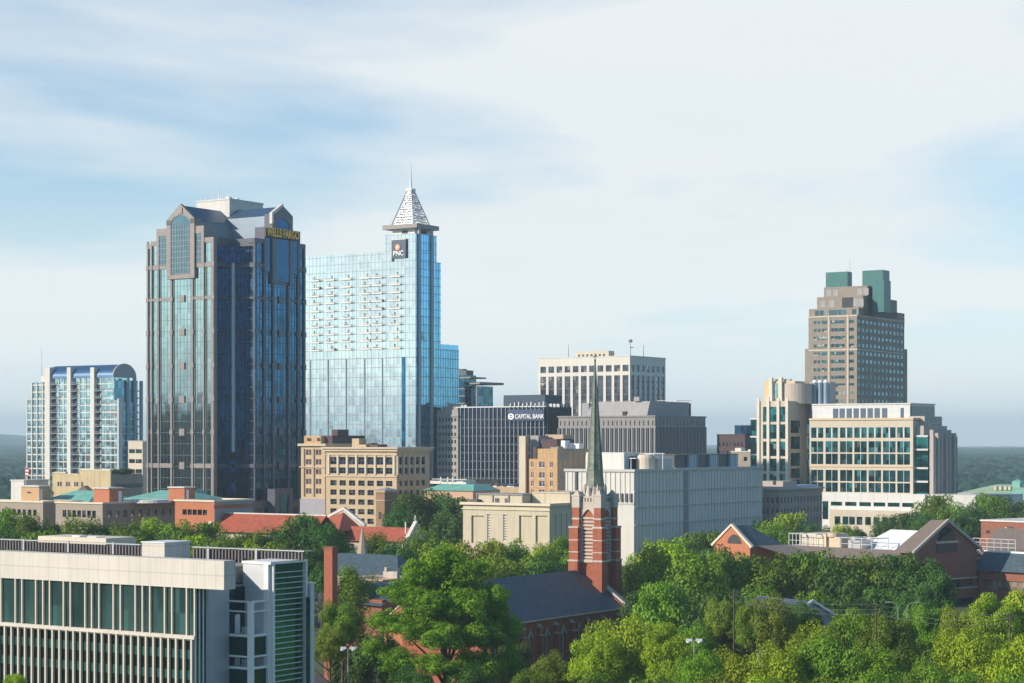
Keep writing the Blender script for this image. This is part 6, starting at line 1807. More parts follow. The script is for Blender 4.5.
# =============================================================== big brick church with steeple
def church():
    T = Thing('brick_church', 'red brick church with a long slate roof, stone louvred belfry and tall green copper spire', 'church', 600, 400, base=2)
    A = T.a; z0 = -0.3
    w_ = 5.8                       # side of the tower
    S = w_
    br, wh = M['brick'], M['limestone']
    zt = T.z(497)                  # parapet base
    zb2 = T.z(529); 
    cx, cy = -S / 2, S / 2
    T.part('tower_core', MB().box(-S + .5, -.5, .5, S - .5, z0, zt - .5), br)
    bt = MB(); cp = MB()
    bw = 1.6
    for (ix, iy) in ((0, 0), (1, 0), (0, 1), (1, 1)):
        x0 = -S - .45 if ix == 0 else -bw + .45; y0 = -.45 if iy == 0 else S - bw + .45
        bt.box(x0, x0 + bw, y0, y0 + bw, z0, T.z(508))
        # lower thicker stages
        e = .5
        X0, X1, Y0, Y1 = x0 - (e if ix == 0 else 0), x0 + bw + (e if ix == 1 else 0), y0 - (e if iy == 0 else 0), y0 + bw + (e if iy == 1 else 0)
        bt.box(X0 + .01, X1 - .01, Y0 + .01, Y1 - .01, z0, T.z(528.5))
        e2 = .62
        X0b, X1b, Y0b, Y1b = x0 - (e2 if ix == 0 else -.02), x0 + bw + (e2 if ix == 1 else -.02), y0 - (e2 if iy == 0 else -.02), y0 + bw + (e2 if iy == 1 else -.02)
        bt.box(X0b, X1b, Y0b, Y1b, z0, T.z(562))
        for (q, a_, b_, c_, d_) in ((528.5, X0, X1, Y0, Y1), (562, X0b, X1b, Y0b, Y1b)):
            z = T.z(q); cp.box(a_ - .1, b_ + .1, c_ - .1, d_ + .1, z, z + .35)
        for q in (541, 553): 
            z = T.z(q); cp.box(X0 - .05, X1 + .05, Y0 - .05, Y1 + .05, z, z + .2)
        z = T.z(520); cp.box(x0 - .06, x0 + bw + .06, y0 - .06, y0 + bw + .06, z, z + .35)
        cp.box(x0 - .08, x0 + bw + .08, y0 - .08, y0 + bw + .08, T.z(508), T.z(496.5))
        cp.box(x0 - .16, x0 + bw + .16, y0 - .16, y0 + bw + .16, T.z(496.5), T.z(495))
        if (ix, iy) != (1, 1): pass
        # pinnacle
        cp.frustum(x0 + bw / 2, y0 + bw / 2, T.z(495), T.z(490.5), .95, .12, 4, math.pi / 4)
    T.part('corner_buttress', bt, br); 
    # stone belfry panels on all four sides, pointed louvred opening
    zo0, zo1 = T.z(560), T.z(507)
    st = MB(); lv = MB(); dk = MB()
    hw = (S - 2 * bw) / 2 + .45
    for face in range(4):
        def P(s, d, z):
            if face == 0: return (cx + s, d + .15, z)
            if face == 1: return (-d - .15, cy + s, z)
            if face == 2: return (cx - s, S - d - .15, z)
            return (-S + d + .15, cy - s, z)
        def bx(s0, s1, d0, d1, za, zb):
            p0 = P(s0, d0, za); p1 = P(s1, d1, zb); return (p0[0], p1[0], p0[1], p1[1], za, zb)
        st.box(*bx(-hw, hw, 0, .6, T.z(508), T.z(496.5)))
        st.box(*bx(-hw, -hw + .38, 0, .6, zo0, T.z(508))); st.box(*bx(hw - .38, hw, 0, .6, zo0, T.z(508)))
        st.box(*bx(-hw, hw, 0, .6, zo0 - .6, zo0))
        # pointed arch spandrels
        za, zp = T.z(517), T.z(509.5)
        ar = [(-hw + .38, za)] + [(-(hw - .38) * (1 - t) ** .8, za + (zp - za) * (t ** .75)) for t in (.25, .5, .75, 1)]
        for (sa, z_a), (sb, z_b) in zip(ar, ar[1:]):
            for sg in (1, -1):
                st.prism([P(sg * sa, 0, z_a), P(sg * sb, 0, z_b), P(sg * sb, 0, T.z(508)), P(sg * sa, 0, T.z(508))], tuple(Vector(P(0, .5, 0)) - Vector(P(0, 0, 0))))
        z = zo0 + .2
        while z < za: lv.box(*bx(-hw + .4, hw - .4, .15, .55, z, z + .4)); z += .72
        dk.box(*bx(-hw + .38, hw - .38, .56, .6, zo0, zp))
        # frieze arches
        for k in range(5):
            s_ = -hw + .4 + k * (2 * hw - .8) / 4
            dk.box(*bx(s_ - .13, s_ + .13, -.02, .02, T.z(502), T.z(498)))
    T.part('belfry_stone', st, wh); T.part('louvre', lv, wh); T.part('belfry_opening', dk, M['dark'])
    T.part('buttress_cap', cp, wh)
    # doorway-level stone tracery window low on the right face
    # spire base
    T.part('spire_base', MB().frustum(cx, cy, zt - .3, T.z(484, cx, cy), 2.35, 1.75, 8, math.pi / 8), wh)
    pn = MB()
    for k in range(8):
        t = math.pi / 8 + k * math.pi / 4 + math.pi / 8
        pn.frustum(cx + 2.2 * math.cos(t), cy + 2.2 * math.sin(t), zt - .2, T.z(489), .32, .26, 4, t); pn.frustum(cx + 2.2 * math.cos(t), cy + 2.2 * math.sin(t), T.z(489), T.z(484), .32, .02, 4, t)
    T.part('pinnacle', pn, wh)
    zs0 = T.z(486, cx, cy); zs1 = T.z(361, cx, cy)
    sp = MB().frustum(cx, cy, zs0, T.z(470, cx, cy), 1.9, 1.58, 8, math.pi / 8); sp.frustum(cx, cy, T.z(470, cx, cy), zs1, 1.58, .10, 8, math.pi / 8)
    T.part('spire', sp, M['spirecopper'])
    rg = MB()
    r_at = lambda z: 1.58 + (.10 - 1.58) * (z - T.z(470, cx, cy)) / (zs1 - T.z(470, cx, cy))
    for q in (470, 455, 440, 425, 408):
        z = T.z(q, cx, cy); r_ = r_at(z) + .06; rg.frustum(cx, cy, z - .12, z + .12, r_, r_, 8, math.pi / 8)
    for k in range(8):
        t = math.pi / 8 + k * math.pi / 4
        rg.tube((cx + 1.59 * math.cos(t), cy + 1.59 * math.sin(t), T.z(470, cx, cy)), (cx + .11 * math.cos(t), cy + .11 * math.sin(t), zs1), .06, .03, 4)
    T.part('spire_ribs', rg, M['spireribs'])
    T.part('finial', MB().tube((cx, cy, zs1), (cx, cy, T.z(353, cx, cy)), .11, .04, 6).frustum(cx, cy, zs1 - .1, zs1 + .3, .2, .2, 8).box(cx - .5, cx + .5, cy - .06, cy + .06, T.z(357, cx, cy), T.z(356, cx, cy)), M['darkmetal'])
    # nave: ridge along y (towards the camera); right slope faces +x
    # its right wall plane and far gable
    xR = 6.3                       # half width from ridge
    yF = 1.0                       # far gable line
    xrid = -5.0
    zr = T.z(569.5, xrid, yF)
    xe = A(626, yF + 1.0); 
    zev = T.z(607, xe, yF)
    L = -48
    slope = (zr - zev) / (xe - xrid)
    xel = xrid - (xe - xrid)
    ro = MB()
    ro.v = [(xe, yF, zev), (xrid, yF, zr), (xel, yF, zev), (xe, L, zev), (xrid, L, zr), (xel, L, zev), (xe, yF, zev - .35), (xel, yF, zev - .35), (xe, L, zev - .35), (xel, L, zev - .35)]
    ro.f = [(0, 1, 4, 3), (1, 2, 5, 4), (3, 4, 5, 9, 8), (0, 3, 8, 6), (2, 7, 9, 5), (6, 8, 9, 7), (0, 6, 7, 2, 1)]
    T.part('nave_roof', ro, M['slate'])
    xw = xe - .9
    wops = [(y - .75, y + .75, 2.6, zev - 2.2) for y in lin(L + 4, -3, 8)]
    wl = MB(); skin(wl, ('R', xw), L, yF - .05, z0, zev - .1, wops, .5); wl.box(xel + .9, xw - .51, L, yF - .05, z0, zev - .1)
    T.part('nave_wall', wl, br)
    T.part('gable_end', MB().prism([(xe, yF + .01, zev - 1), (xe, yF + .01, zev + .2), (xrid, yF + .01, zr + .6), (xel, yF + .01, zev + .2), (xel, yF + .01, zev - 1)], (0, .8, 0)).box(xel, xe, yF + .01, yF + .8, z0, zev - 1), br)
    T.part('gable_coping', MB().prism([(xe + .5, yF - .2, zev + .25), (xrid, yF - .2, zr + .62), (xrid, yF - .2, zr + 1.0), (xe + .9, yF - .2, zev + .6)], (0, 1.3, 0)).box(xe + .1, xe + 1.4, yF - .3, yF + 1.1, zev - .8, zev + .7), wh)
    buts = MB(); bc = MB(); tr = MB()
    for y in lin(L + 1.2, -.2, 9):
        buts.box(xw, xw + 1.1, y - .45, y + .45, z0, zev - 3.2); buts.box(xw, xw + .6, y - .45, y + .45, zev - 3.2, zev - 1.6)
        bc.prism([(xw, y - .5, zev - 1.0), (xw, y - .5, zev - 1.7), (xw + .75, y - .5, zev - 1.7)], (0, 1, 0)); bc.prism([(xw, y - .5, zev - 2.9), (xw + .5, y - .5, zev - 3.3), (xw + 1.25, y - .5, zev - 3.3)], (0, 1, 0))
    T.part('buttress', buts, br); T.part('buttress_cap', bc, wh)
    for (a_, b_, r0, r1) in wops:
        yc = (a_ + b_) / 2
        tr.prism([(xw + .05, a_ - .15, r1 - 1.1), (xw + .05, a_ - .15, r1 - 1.4), (xw + .05, a_, r1 - 1.4), (xw + .05, yc, r1 - .1), (xw + .05, yc, r1 + .3)], (.15, 0, 0))
        tr.prism([(xw + .05, b_ + .15, r1 - 1.1), (xw + .05, b_ + .15, r1 - 1.4), (xw + .05, b_, r1 - 1.4), (xw + .05, yc, r1 - .1), (xw + .05, yc, r1 + .3)], (.15, 0, 0))
        tr.box(xw - .2, xw + .1, yc - .08, yc + .08, r0, r1)
        T.inst('window', 'nw', lambda: MB().box(-.05, .05, -.75, .75, -(r1 - r0) / 2, (r1 - r0) / 2), M['win_navy'], (xw - .4, yc, (r0 + r1) / 2))
    T.part('window_tracery', tr, wh)
    T.part('gutter', MB().box(xe, xe + .2, L, yF, zev - .4, zev - .1), M['stone_pale'])
    return T
M['limestone'] = pmat('pale limestone', (0.50, 0.44, 0.38), .85, var=.15, scale=.6, streak=.4)
M['spirecopper'] = pmat('weathered copper spire', (0.045, 0.085, 0.070), .5, var=.5, scale=.6, col2=(0.15, 0.18, 0.13), streak=.5)
M['spireribs'] = pmat('copper rib', (0.11, 0.16, 0.12), .6, var=.3)
TC = church()

# brick annex left of the nave, chimney and slate roofs
def annex():
    T = Thing('brick_annex', 'low brick church hall with slate roofs and a small orange gable beside the big tree', 'church hall', 382, 395, base=1)
    A = T.a; z0 = 0
    zf = T.z(583); xl = A(326)
    T.part('hall_wall', MB().box(xl, 0, 0, 22, z0, T.z(600)), M['brick_brown'])
    m = _v([(xl, -1, T.z(603)), (0.5, -1, T.z(606)), (.5, 8, T.z(585.5)), (xl, 8, T.z(585.5)), (xl, 20, T.z(600)), (.5, 20, T.z(600))])
    T.part('slate_roof', MBf(m, [(0, 1, 2, 3), (3, 2, 5, 4)]), M['slate'])
    T.part('flat_roof', MB().box(A(337, 8), A(380, 8), 9, 24, z0, T.z(580.5, -8, 10)).box(A(336, 8), A(380.5, 8), 8.7, 24.3, T.z(580.5, -8, 10), T.z(579.5, -8, 10)), M['peach'])
    T.part('stone_parapet', MB().box(A(383, 14), A(397, 14), 14, 15, z0, T.z(573, 0, 14)).box(A(385, 14), A(387, 14), 13.8, 15.2, T.z(573, 0, 14), T.z(569, 0, 14)), M['limestone'])
    # orange gable
    xg0, xg1 = A(384, -8), A(424, -8); xc = (xg0 + xg1) / 2
    T.part('orange_gable', MB().prism([(xg0, -8, T.z(620, 0, -8)), (xg1, -8, T.z(620, 0, -8)), (xg1 - 2, -8, T.z(606, 0, -8)), (xc - 1, -8, T.z(603.5, 0, -8))], (0, 8, 0)).box(xg0, xg1, -8, 0, z0, T.z(620, 0, -8)), M['brick_orange'])
    T.part('gable_coping', MB().prism([(xg0 - .4, -8.2, T.z(620.5, 0, -8)), (xg0 - .4, -8.2, T.z(619, 0, -8)), (xc - 1, -8.2, T.z(602.5, 0, -8)), (xc - 1, -8.2, T.z(604, 0, -8))], (0, .8, 0)), M['cornice_pale'])
    T.part('lower_wall', MB().box(A(384, -8), A(500, -8), -9, -8.01, z0, T.z(668, 0, -8)), M['brick_brown'])
    T = Thing('chimney', 'tall square red brick chimney standing left of the big tree', 'chimney', 332.3, 372, base=1)
    xl = T.a(324); D = T.b(337.6); zt = T.z(549)
    T.part('shaft', MB().box(xl, 0, 0, D, 0, zt), M['brick'])
    T.part('cap', MB().box(xl - .12, .12, -.12, D + .12, zt, zt + .35), M['brick_brown'])
annex()
T = Thing('chapel', 'grey slate roofed chapel with a pale gable half hidden in trees', 'chapel', 392, 420)
A = T.a
xl = A(318); ze, zr = T.z(577), T.z(557)
T.part('wall', MB().box(xl, -.5, 0, 12, T.z0, ze), M['limestone'])
m = _v([(xl, -.5, ze), (2.0, -.5, ze), (-3, 6, zr), (xl, 6, zr), (xl, 12.5, ze), (2.0, 12.5, ze)])
T.part('roof', MBf(m, [(0, 1, 2, 3), (3, 2, 5, 4), (1, 5, 2)]), M['slate'])
T.part('gable_coping', MB().prism([(xl - .3, -.7, ze), (xl - .3, 6, zr + .2), (xl - .3, 6, zr + .8), (xl - .3, -.9, ze + .5)], (.8, 0, 0)), M['limestone'])
T = Thing('stone_spire', 'small pointed tan stone spire rising from trees in front of the red tiled church', 'spire', 362.5, 436)
z1 = T.z(565); za = T.z(528)
T.part('tower', MB().box(-1.9, 1.9, -1.9, 1.9, T.z0, z1), M['limestone'])
T.part('spire', MB().frustum(0, 0, z1, za, 1.75, .12, 8, math.pi / 8), M['spirestone'] if 'spirestone' in M else M.setdefault('spirestone', pmat('tan stone spire', (0.38, 0.31, 0.23), .85, var=.1)))
T.part('finial', MB().tube((0, 0, za - .1), (0, 0, T.z(524)), .07, .05, 5), M['stone_pale'])

# red tiled church
def red_church():
    T = Thing('red_tiled_church', 'stone church with long red tile roofs and white gable copings among trees', 'church', 408, 520)
    A = T.a
    # nave at right: ridge along x
    h = 3.6
    x0 = A(322, h); zr = T.z(527.5, -5, h); ze = T.z(541.5, 0)
    T.part('nave_wall', MB().box(x0, -.6, .6, 2 * h - .6, T.z0, ze), M['limestone'])
    T.part('nave_roof', MBf(_v([(x0, -.4, ze - .3), (-.5, -.4, ze - .3), (-.5, h, zr), (x0, h, zr), (x0, 2 * h + .4, ze - .3), (-.5, 2 * h + .4, ze - .3)]), [(0, 1, 2, 3), (3, 2, 5, 4)]), M['redtile'])
    T.part('gable_end', MB().prism([(0, -.4, T.z0), (0, 2 * h + .4, T.z0), (0, 2 * h + .4, ze), (0, h, zr + 1.3), (0, -.4, ze)], (-.5, 0, 0)), M['limestone'])
    T.part('gable_coping', MB().prism([(.3, -.9, ze - .5), (.3, h, zr + 1.1), (.3, h, zr + 1.8), (.3, -.9, ze + .3)], (-1.1, 0, 0)).prism([(.3, 2 * h + .9, ze - .5), (.3, h, zr + 1.1), (.3, h, zr + 1.8), (.3, 2 * h + .9, ze + .3)], (-1.1, 0, 0)), M['white'])
    T.part('cross_finial', MB().box(-.35, -.1, h - .12, h + .12, zr + 1.5, zr + 3.3).box(-.35, -.1, h - .5, h + .5, zr + 2.3, zr + 2.6).box(-2, -1.7, -.1 + h * .4, .2 + h * .4, ze + 2, ze + 5), M['white'])
    # cross gable behind-left with a coping falling to the right, red apse roof before it
    bb = 3.0
    xa, xr, xb = A(306, bb), A(334.5, bb), A(354.5, bb)
    za, zb = T.z(510.5, xr, bb), T.z(526.5, xb, bb)
    T.part('cross_gable', MB().prism([(xa, bb + 4, T.z0), (xb, bb + 4, T.z0), (xb, bb + 4, zb), (xr, bb + 4, za), (xa, bb + 4, zb)], (0, .6, 0)), M['limestone'])
    T.part('cross_gable_coping', MB().prism([(xr, bb + 3.8, za + .1), (xb + .4, bb + 3.8, zb - .1), (xb + .4, bb + 3.8, zb + .6), (xr, bb + 3.8, za + .8)], (0, 1, 0)).prism([(xr, bb + 3.8, za + .1), (xa - .4, bb + 3.8, zb - .1), (xa - .4, bb + 3.8, zb + .6), (xr, bb + 3.8, za + .8)], (0, 1, 0)), M['white'])
    m = _v([(xa - 1, bb - 9, T.z(530, xa)), (xb, bb - 7, T.z(532, xb)), (xb - .8, bb + 3.79, zb - .5), (xr, bb + 3.79, za - .6), (xa - 2, bb + 3.79, za - 4)])
    T.part('apse_roof', MBf(m, [(0, 1, 2, 3, 4)]), M['redtile'])
    return T
red_church()
def red_hall():
    T = Thing('red_tiled_hall', 'long hall with red tile roof and white left gable coping behind the left tree row', 'hall', 300, 470)
    A = T.a; h = 5.0
    x0 = A(222, h); zr = T.z(514.8, -8, h); ze = T.z(533, 0, 0)
    T.part('wall', MB().box(x0, -.6, .6, 2 * h - .6, T.z0, ze), M['limestone'])
    T.part('roof', MBf(_v([(x0, -.4, ze - .3), (4, -.4, ze - .3), (4, h, zr), (x0, h, zr), (x0, 2 * h + .4, ze - .3), (4, 2 * h + .4, ze - .3)]), [(0, 1, 2, 3), (3, 2, 5, 4)]), M['redtile'])
    T.part('gable_coping', MB().prism([(x0 - .6, -.9, ze - .2), (x0 - .6, h, zr + .2), (x0 - .6, h, zr + 1.1), (x0 - .6, -.9, ze + .6)], (1.0, 0, 0)), M['white'])
    T.part('ridge_cap', MB().box(x0, 4, h - .2, h + .2, zr - .05, zr + .25), M['white'])
red_hall()

# =============================================================== near library building
def library():
    T = Thing('modern_office', 'modern cream and glass office with fins, corner balconies and slatted tower in the foreground', 'office building', 193.2, 218, base=0)
    A = T.a; z0 = 0
    zc1 = T.z(560.7, 4, 0); xo = A(224, 0) ; zc0 = T.z(590.0, xo, 0); zc1 = T.z(561, xo, 0)
    xl = -118.0
    yo = T.b(235.5, xo)
    cp = MB().box(xl, xo, 0, yo, zc0, zc1)
    DEP = 15.0
    T.part('cornice_block', cp, M['cream_panel'])
    T.part('roof_deck', MB().box(xl, -1, yo, DEP, zc0, zc1 - 1.2), M['roofing'])
    # glass band
    zg0 = T.z(636.3)
    gb = glass('dark green office glass', (0.10, 0.22, 0.22), 2.4, 4.5, metal=.75, rough=.08, var=.35, tilt=.02, wave=.03)
    gl = glass('deep green lower glass', (0.03, 0.08, 0.085), 2.4, 4.5, metal=.7, rough=.08, var=.35, tilt=.02)
    # pane boxes of the upper band (alternating wide and narrow)
    fins = []
    src = [1.5, 70, 102, 168, 202, 234, 300, 333, 403, 435, 470, 538, 572, 643, 677, 713, 783, 818, 888, 926]
    fx = [A(p / 4.775, 0) for p in src]
    per = fx[11] - fx[0]          # repeat further left, beyond the frame
    extra = []
    k = 1
    while fx[0] - k * per > xl:
        extra += [x - k * per for x in fx[:11]]; k += 1
    allx = sorted([x for x in extra if x > xl] + fx)
    for i, (a_, b_) in enumerate(zip(allx, allx[1:])):
        wd = round(b_ - a_ - .1, 2)
        T.inst('window', ('up', wd), lambda wd=wd: MB().box(-wd / 2, wd / 2, -.05, .05, -(zc0 - zg0) / 2 + .1, (zc0 - zg0) / 2 - .02), gb, ((a_ + b_) / 2, .38, (zc0 + zg0) / 2))
    f = MB()
    for x in allx: f.box(x - .09, x + .09, .05, .33, zg0, zc0 - .01)
    f.box(xl, 0, .1, .4, zg0 - .5, zg0 + .05)
    T.part('upper_fins', f, M['fincream'])
    T.part('inner_floor', MB().box(xl, -.6, .5, .6, zg0 - .5, zg0 - .1), M['cream'])
    T.part('sill_band', MB().box(xl, .25, -.15, .1, zg0 - .35, zg0 + .02), M['cream_panel'])
    # lower fins
    f = MB(); sp = (A(880 / 4.775) - A(25 / 4.775)) / 25
    x = A(915 / 4.775); n = 0
    while x > xl: f.box(x - .11, x + .11, -.1, .2, 0, zg0 - .36); x -= sp
    T.part('lower_fins', f, M['fincream'])
    T.part('lower_glazing', MB().box(xl, -.05, .3, .45, 0, zg0 - .5), gl)
    sb = MB()
    for p in (655, 676): z = T.z(p); sb.box(xl, -.1, .24, .295, z - .5, z + .5)
    T.part('lower_spandrels', sb, M['spandgreen'])
    T.part('core', MB().box(xl, -.35, 1.6, DEP, 0, zc0 - .1), M['greyblue'])
    # right return: glass then grey panels
    y1 = T.b(206.5); y2 = T.b(227.5)
    T.part('corner_glazing', MB().box(-.15, 0, .3, y1, 0, zc0), gl)
    m = MB()
    for y in lin(.3, y1, 4): m.box(-.02, .12, y - .08, y + .08, 0, zc0)
    T.part('corner_mullion', m, M['whitemetal'])
    T.part('grey_side_wall', MB().box(-.5, .25, y1, y2, 0, zc0 - .02), M['sidepanel'])
    # balcony bay
    bt = 8.6
    a_l, a_r = A(243, bt), A(268.5, bt)
    ztw = T.z(564.5, a_r, bt); ztl = ztw
    yt = T.b(303.5, a_r)
    T.part('slat_tower_wall', MB().box(a_l, a_r - .3, bt, yt, 0, ztw), M['sidepanel_l'])
    T.part('slat_tower_cap', MB().box(a_l - .1, a_r + .4, bt - .1, yt + .2, ztw, ztw + .3).box(a_r - .6, a_r + .05, bt - .12, bt + .5, 0, ztw), M['whitemetal'])
    ya = T.b(270.8, a_r)
    T.part('slat_tower_glazing', MB().box(a_r - .3, a_r - .02, ya, yt - .1, 0, ztw - .05), glass('green slat glass', (0.05, 0.20, 0.12), 3, 2, metal=.7, rough=.15, var=.25, tilt=.02))
    s = MB(); zs = ztw - 1.0
    while zs > 0: s.box(a_r - .02, a_r + .35, ya, yt, zs - .03, zs + .03); zs -= 25.3 / 4.777 * (T.Y + 12) / F
    for y in (ya, yt): s.box(a_r - .1, a_r + .5, y - .13, y + .13, 0, ztw)
    T.part('slats', s, M['whitemetal'])
    # balconies between the grey wall and the slat tower
    xo2 = A(250.5, y2 + 1.0)
    xcol = A(250.5, y2 + .3)
    dk = MB(); rl = MB(); pn = MB()
    levels = [T.z(p, 4, 8) for p in (612.2, 636, 646, 667.5, 679)]
    zL = [T.z(p, xcol, y2) for p in (635.5, 668)]
    T.part('balcony_back_glazing', MB().box(-.3, -.05, y2, bt, 0, zc0 - .3), gl)
    for z in zL + [zL[1] - (zL[0] - zL[1])]:
        dk.box(-.05, xcol + .2, y2 + .05, bt - .05, z - .2, z)
        pn.box(.1, xcol - .1, y2 + .1, y2 + .2, z - 2.3, z - .25); pn.box(xcol - .05, xcol + .05, y2 + .3, bt, z - 2.3, z - .25)
        rl.box(-.05, xcol + .25, y2, y2 + .12, z - .22, z + .06); rl.box(xcol + .12, xcol + .28, y2, bt - .05, z - .22, z + .06)
        rl.box(-.05, xcol + .25, y2, y2 + .12, z - 2.5, z - 2.3); rl.box(xcol + .12, xcol + .28, y2, bt - .05, z - 2.5, z - 2.3)
    zt_ = T.z(602, xcol, y2)
    rl.box(-.05, xcol + .3, y2, y2 + .14, zt_ - .1, zt_ + .1); rl.box(xcol + .1, xcol + .3, y2, bt - .05, zt_ - .1, zt_ + .1)
    zt2 = T.z(612, xcol, y2); rl.box(-.05, xcol + .3, y2, y2 + .14, zt2 - .08, zt2 + .08); rl.box(xcol + .1, xcol + .3, y2, bt - .05, zt2 - .08, zt2 + .08)
    rl.box(xcol - .12, xcol + .42, y2 - .1, y2 + .45, 0, T.z(602, xcol, y2)); rl.box(-.05, .15, y2 - .05, y2 + .1, 0, zt_)
    T.part('balcony_deck', dk, M['white']); T.part('balcony_panel', pn, M['win_balc']); T.part('balcony_rail', rl, M['whitemetal'])
    ch = MB()
    for z in zL: 
        ch.box(.0, .12, y2 + 1.2, y2 + 2.0, z, z + 2.1)
    T.part('balcony_door', ch, M['whitemetal'])
    ch = MB()
    for z in zL: ch.box(1.2, 1.7, y2 + 1, y2 + 1.5, z, z + .8)
    T.part('terrace_chair', ch, M['steel'])
    # right lower wing
    yw = T.b(317, a_r + 1.2)
    T.part('end_wing', MB().box(-3, a_r + .8, yt + .3, yw, 0, T.z(583, a_r, yt + 1)), M['sidepanel_l'])
    T.part('end_wing_window', MB().box(a_r + .75, a_r + .86, T.b(306.5, a_r + .8), T.b(309.3, a_r + .8), 0, T.z(596, a_r, yt + 1)), gl)
    T.part('end_wing_coping', MB().box(-3, a_r + 1.0, yt + .28, yw + .2, T.z(583, a_r, yt + 1), T.z(582, a_r, yt + 1)), M['whitemetal'])
    # rooftop box
    bx0, bx1 = A(142, 5), A(164.5, 5); zb = T.z(543.3, bx1, 5)
    T.part('roof_box', MB().box(bx0, bx1, 5, T.b(190, bx1), zc1 - 1.5, zb), M['cream_panel'])
    T.part('roof_box_cap', MB().box(bx0 - .1, bx1 + .1, 4.9, T.b(190, bx1) + .1, zb, zb + .12), M['whitemetal'])
    # louvre screens set back
    ys = 8.0; zs1 = T.z(545.5, -10, ys) ; zs0 = zc1 - .4
    
    sc_ = MB(); po = MB()
    xq = xl; xend = A(236, ys)
    while xq < A(141, ys): sc_.box(xq, xq + .2, ys, ys + .3, zs0, zs1 - .25); xq += .5
    T.part('louvre_screen', sc_, M['louvregrey']); sc_ = MB()
    xq = A(190, 13)
    yb = 13.5; zb_ = T.z(549.5, 0, yb); xend = A(303, yb)
    while xq < xend: sc_.box(xq, xq + .2, yb, yb + .3, zc1 - 5 if xq < A(243, yb) else ztw + .2, zb_ - .25); xq += .5
    T.part('louvre_screen', sc_, M['louvregrey'])
    po.box(xl, A(141, ys), ys - .15, ys + .35, zs1 - .12, zs1); po.box(A(190, 13), xend + .3, yb - .2, yb + .35, zb_ - .12, zb_)
    for x in [A(p, ys) for p in (24.5, 69, 114)] + [A(24.5, ys) - 10 * k for k in range(1, 8)]: po.box(x - .15, x + .15, ys - .2, ys - .02, zs0, zs1 + .1)
    for p in (209, 257): x = A(p, yb); po.box(x - .15, x + .15, yb - .2, yb - .02, zc1 - 4, zb_ + .1)
    po.box(xend, xend + .35, yt, yb + .2, zb_ - .12, zb_)
    T.part('screen_frame', po, M['steel'])
    T.part('screen_backing', MB().box(xl, A(141, ys), ys + .6, ys + .8, zs0, zs1 - .3).box(A(190, 13), A(243, yb), yb + .6, yb + .8, zc1 - 5, zb_ - .3).box(A(243, yb), xend - 1, yb + .6, yb + .8, ztw + .2, zb_ - .3), M['navybox'])
    T.part('plant_room', MB().box(A(38, 10), A(106, 10), 10, 15, zs0, T.z(541.5, -10, 10)), M['cornice_pale'])
    T.part('roof_vent', MB().box(A(72, 11), A(79.5, 11), 11, 12.5, T.z(541.5, -10, 10), T.z(540.2, -10, 10)).box(A(87, 11), A(96, 11), 11, 12.5, T.z(541.5, -10, 10), T.z(540.8, -10, 10)), M['whitemetal'])
    sh = MB()
    for p in (634, 637): pass
    T.done()
M['fincream'] = pmat('cream metal fin', (0.60, 0.52, 0.42), .5, var=.04)
M['sidepanel'] = pmat('grey zinc panel', (0.40, 0.42, 0.46), .5, metal=.2, var=.06, jz=2.2, jx=1.3, jdark=.9)
M['sidepanel_l'] = pmat('pale zinc panel', (0.55, 0.57, 0.60), .5, metal=.2, var=.05, jz=2.2, jdark=.92)
M['spandgreen'] = pmat('green spandrel', (0.03, 0.13, 0.13), .3, metal=.3, var=.2)
M['win_balc'] = pmat('dark green balustrade glass', (0.012, 0.05, 0.045), .15, metal=.3, var=.2)
M['louvregrey'] = pmat('taupe louvre', (0.13, 0.115, 0.12), .6, var=.1)
library()

# office blocks standing left of the frame; the glass towers mirror them
def off_left_blocks():
    for i, (X, Y, W_, D_, h, mat, lab) in enumerate(((-372, 560, 46, 26, 58, 'stone', 'grey brown office block outside the left edge, nearest the granite tower'), (-450, 505, 40, 30, 64, 'oldstone', 'taller old grey office block farther outside the left edge'), (-520, 590, 60, 30, 60, 'brick_brown', 'brown brick office block far outside the left edge'), (-640, 520, 70, 40, 66, 'stone', 'long grey brown office block farthest outside the left edge'))):
        px = 512 + X / Y * F
        T = Thing('office_block', lab, 'office building', px, Y)
        rows = [(T.base + z, T.base + z + 2.2) for z in np.arange(4, h - 4, 3.6)]
        oR = grid_ops(lin(2.5, D_ - 2.5, 6), 2.4, rows); oF = grid_ops(lin(-W_ + 2.5, -2.5, 9), 2.6, rows)
        m = MB(); skin(m, ('F', 0), -W_, 0, T.z0, T.base + h - 8, oF, .3); skin(m, ('R', 0), .3, D_, T.z0, T.base + h - 8, oR, .3); m.box(-W_, -.3, .31, D_ - .01, T.z0, T.base + h - 8.2)
        T.part('wall', m, M[mat]); wins(T, ('R', 0), oR, M['win_navy'], .3, limit=50); T.nwin['window'] = 50; wins(T, ('F', 0), oF, M['win_navy'], .3)
        T.part('cornice', MB().box(-W_ - .4, .4, -.4, D_ + .4, T.base + h - 8, T.base + h - 7.3), M['stone_pale'])
        T.done()
off_left_blocks()
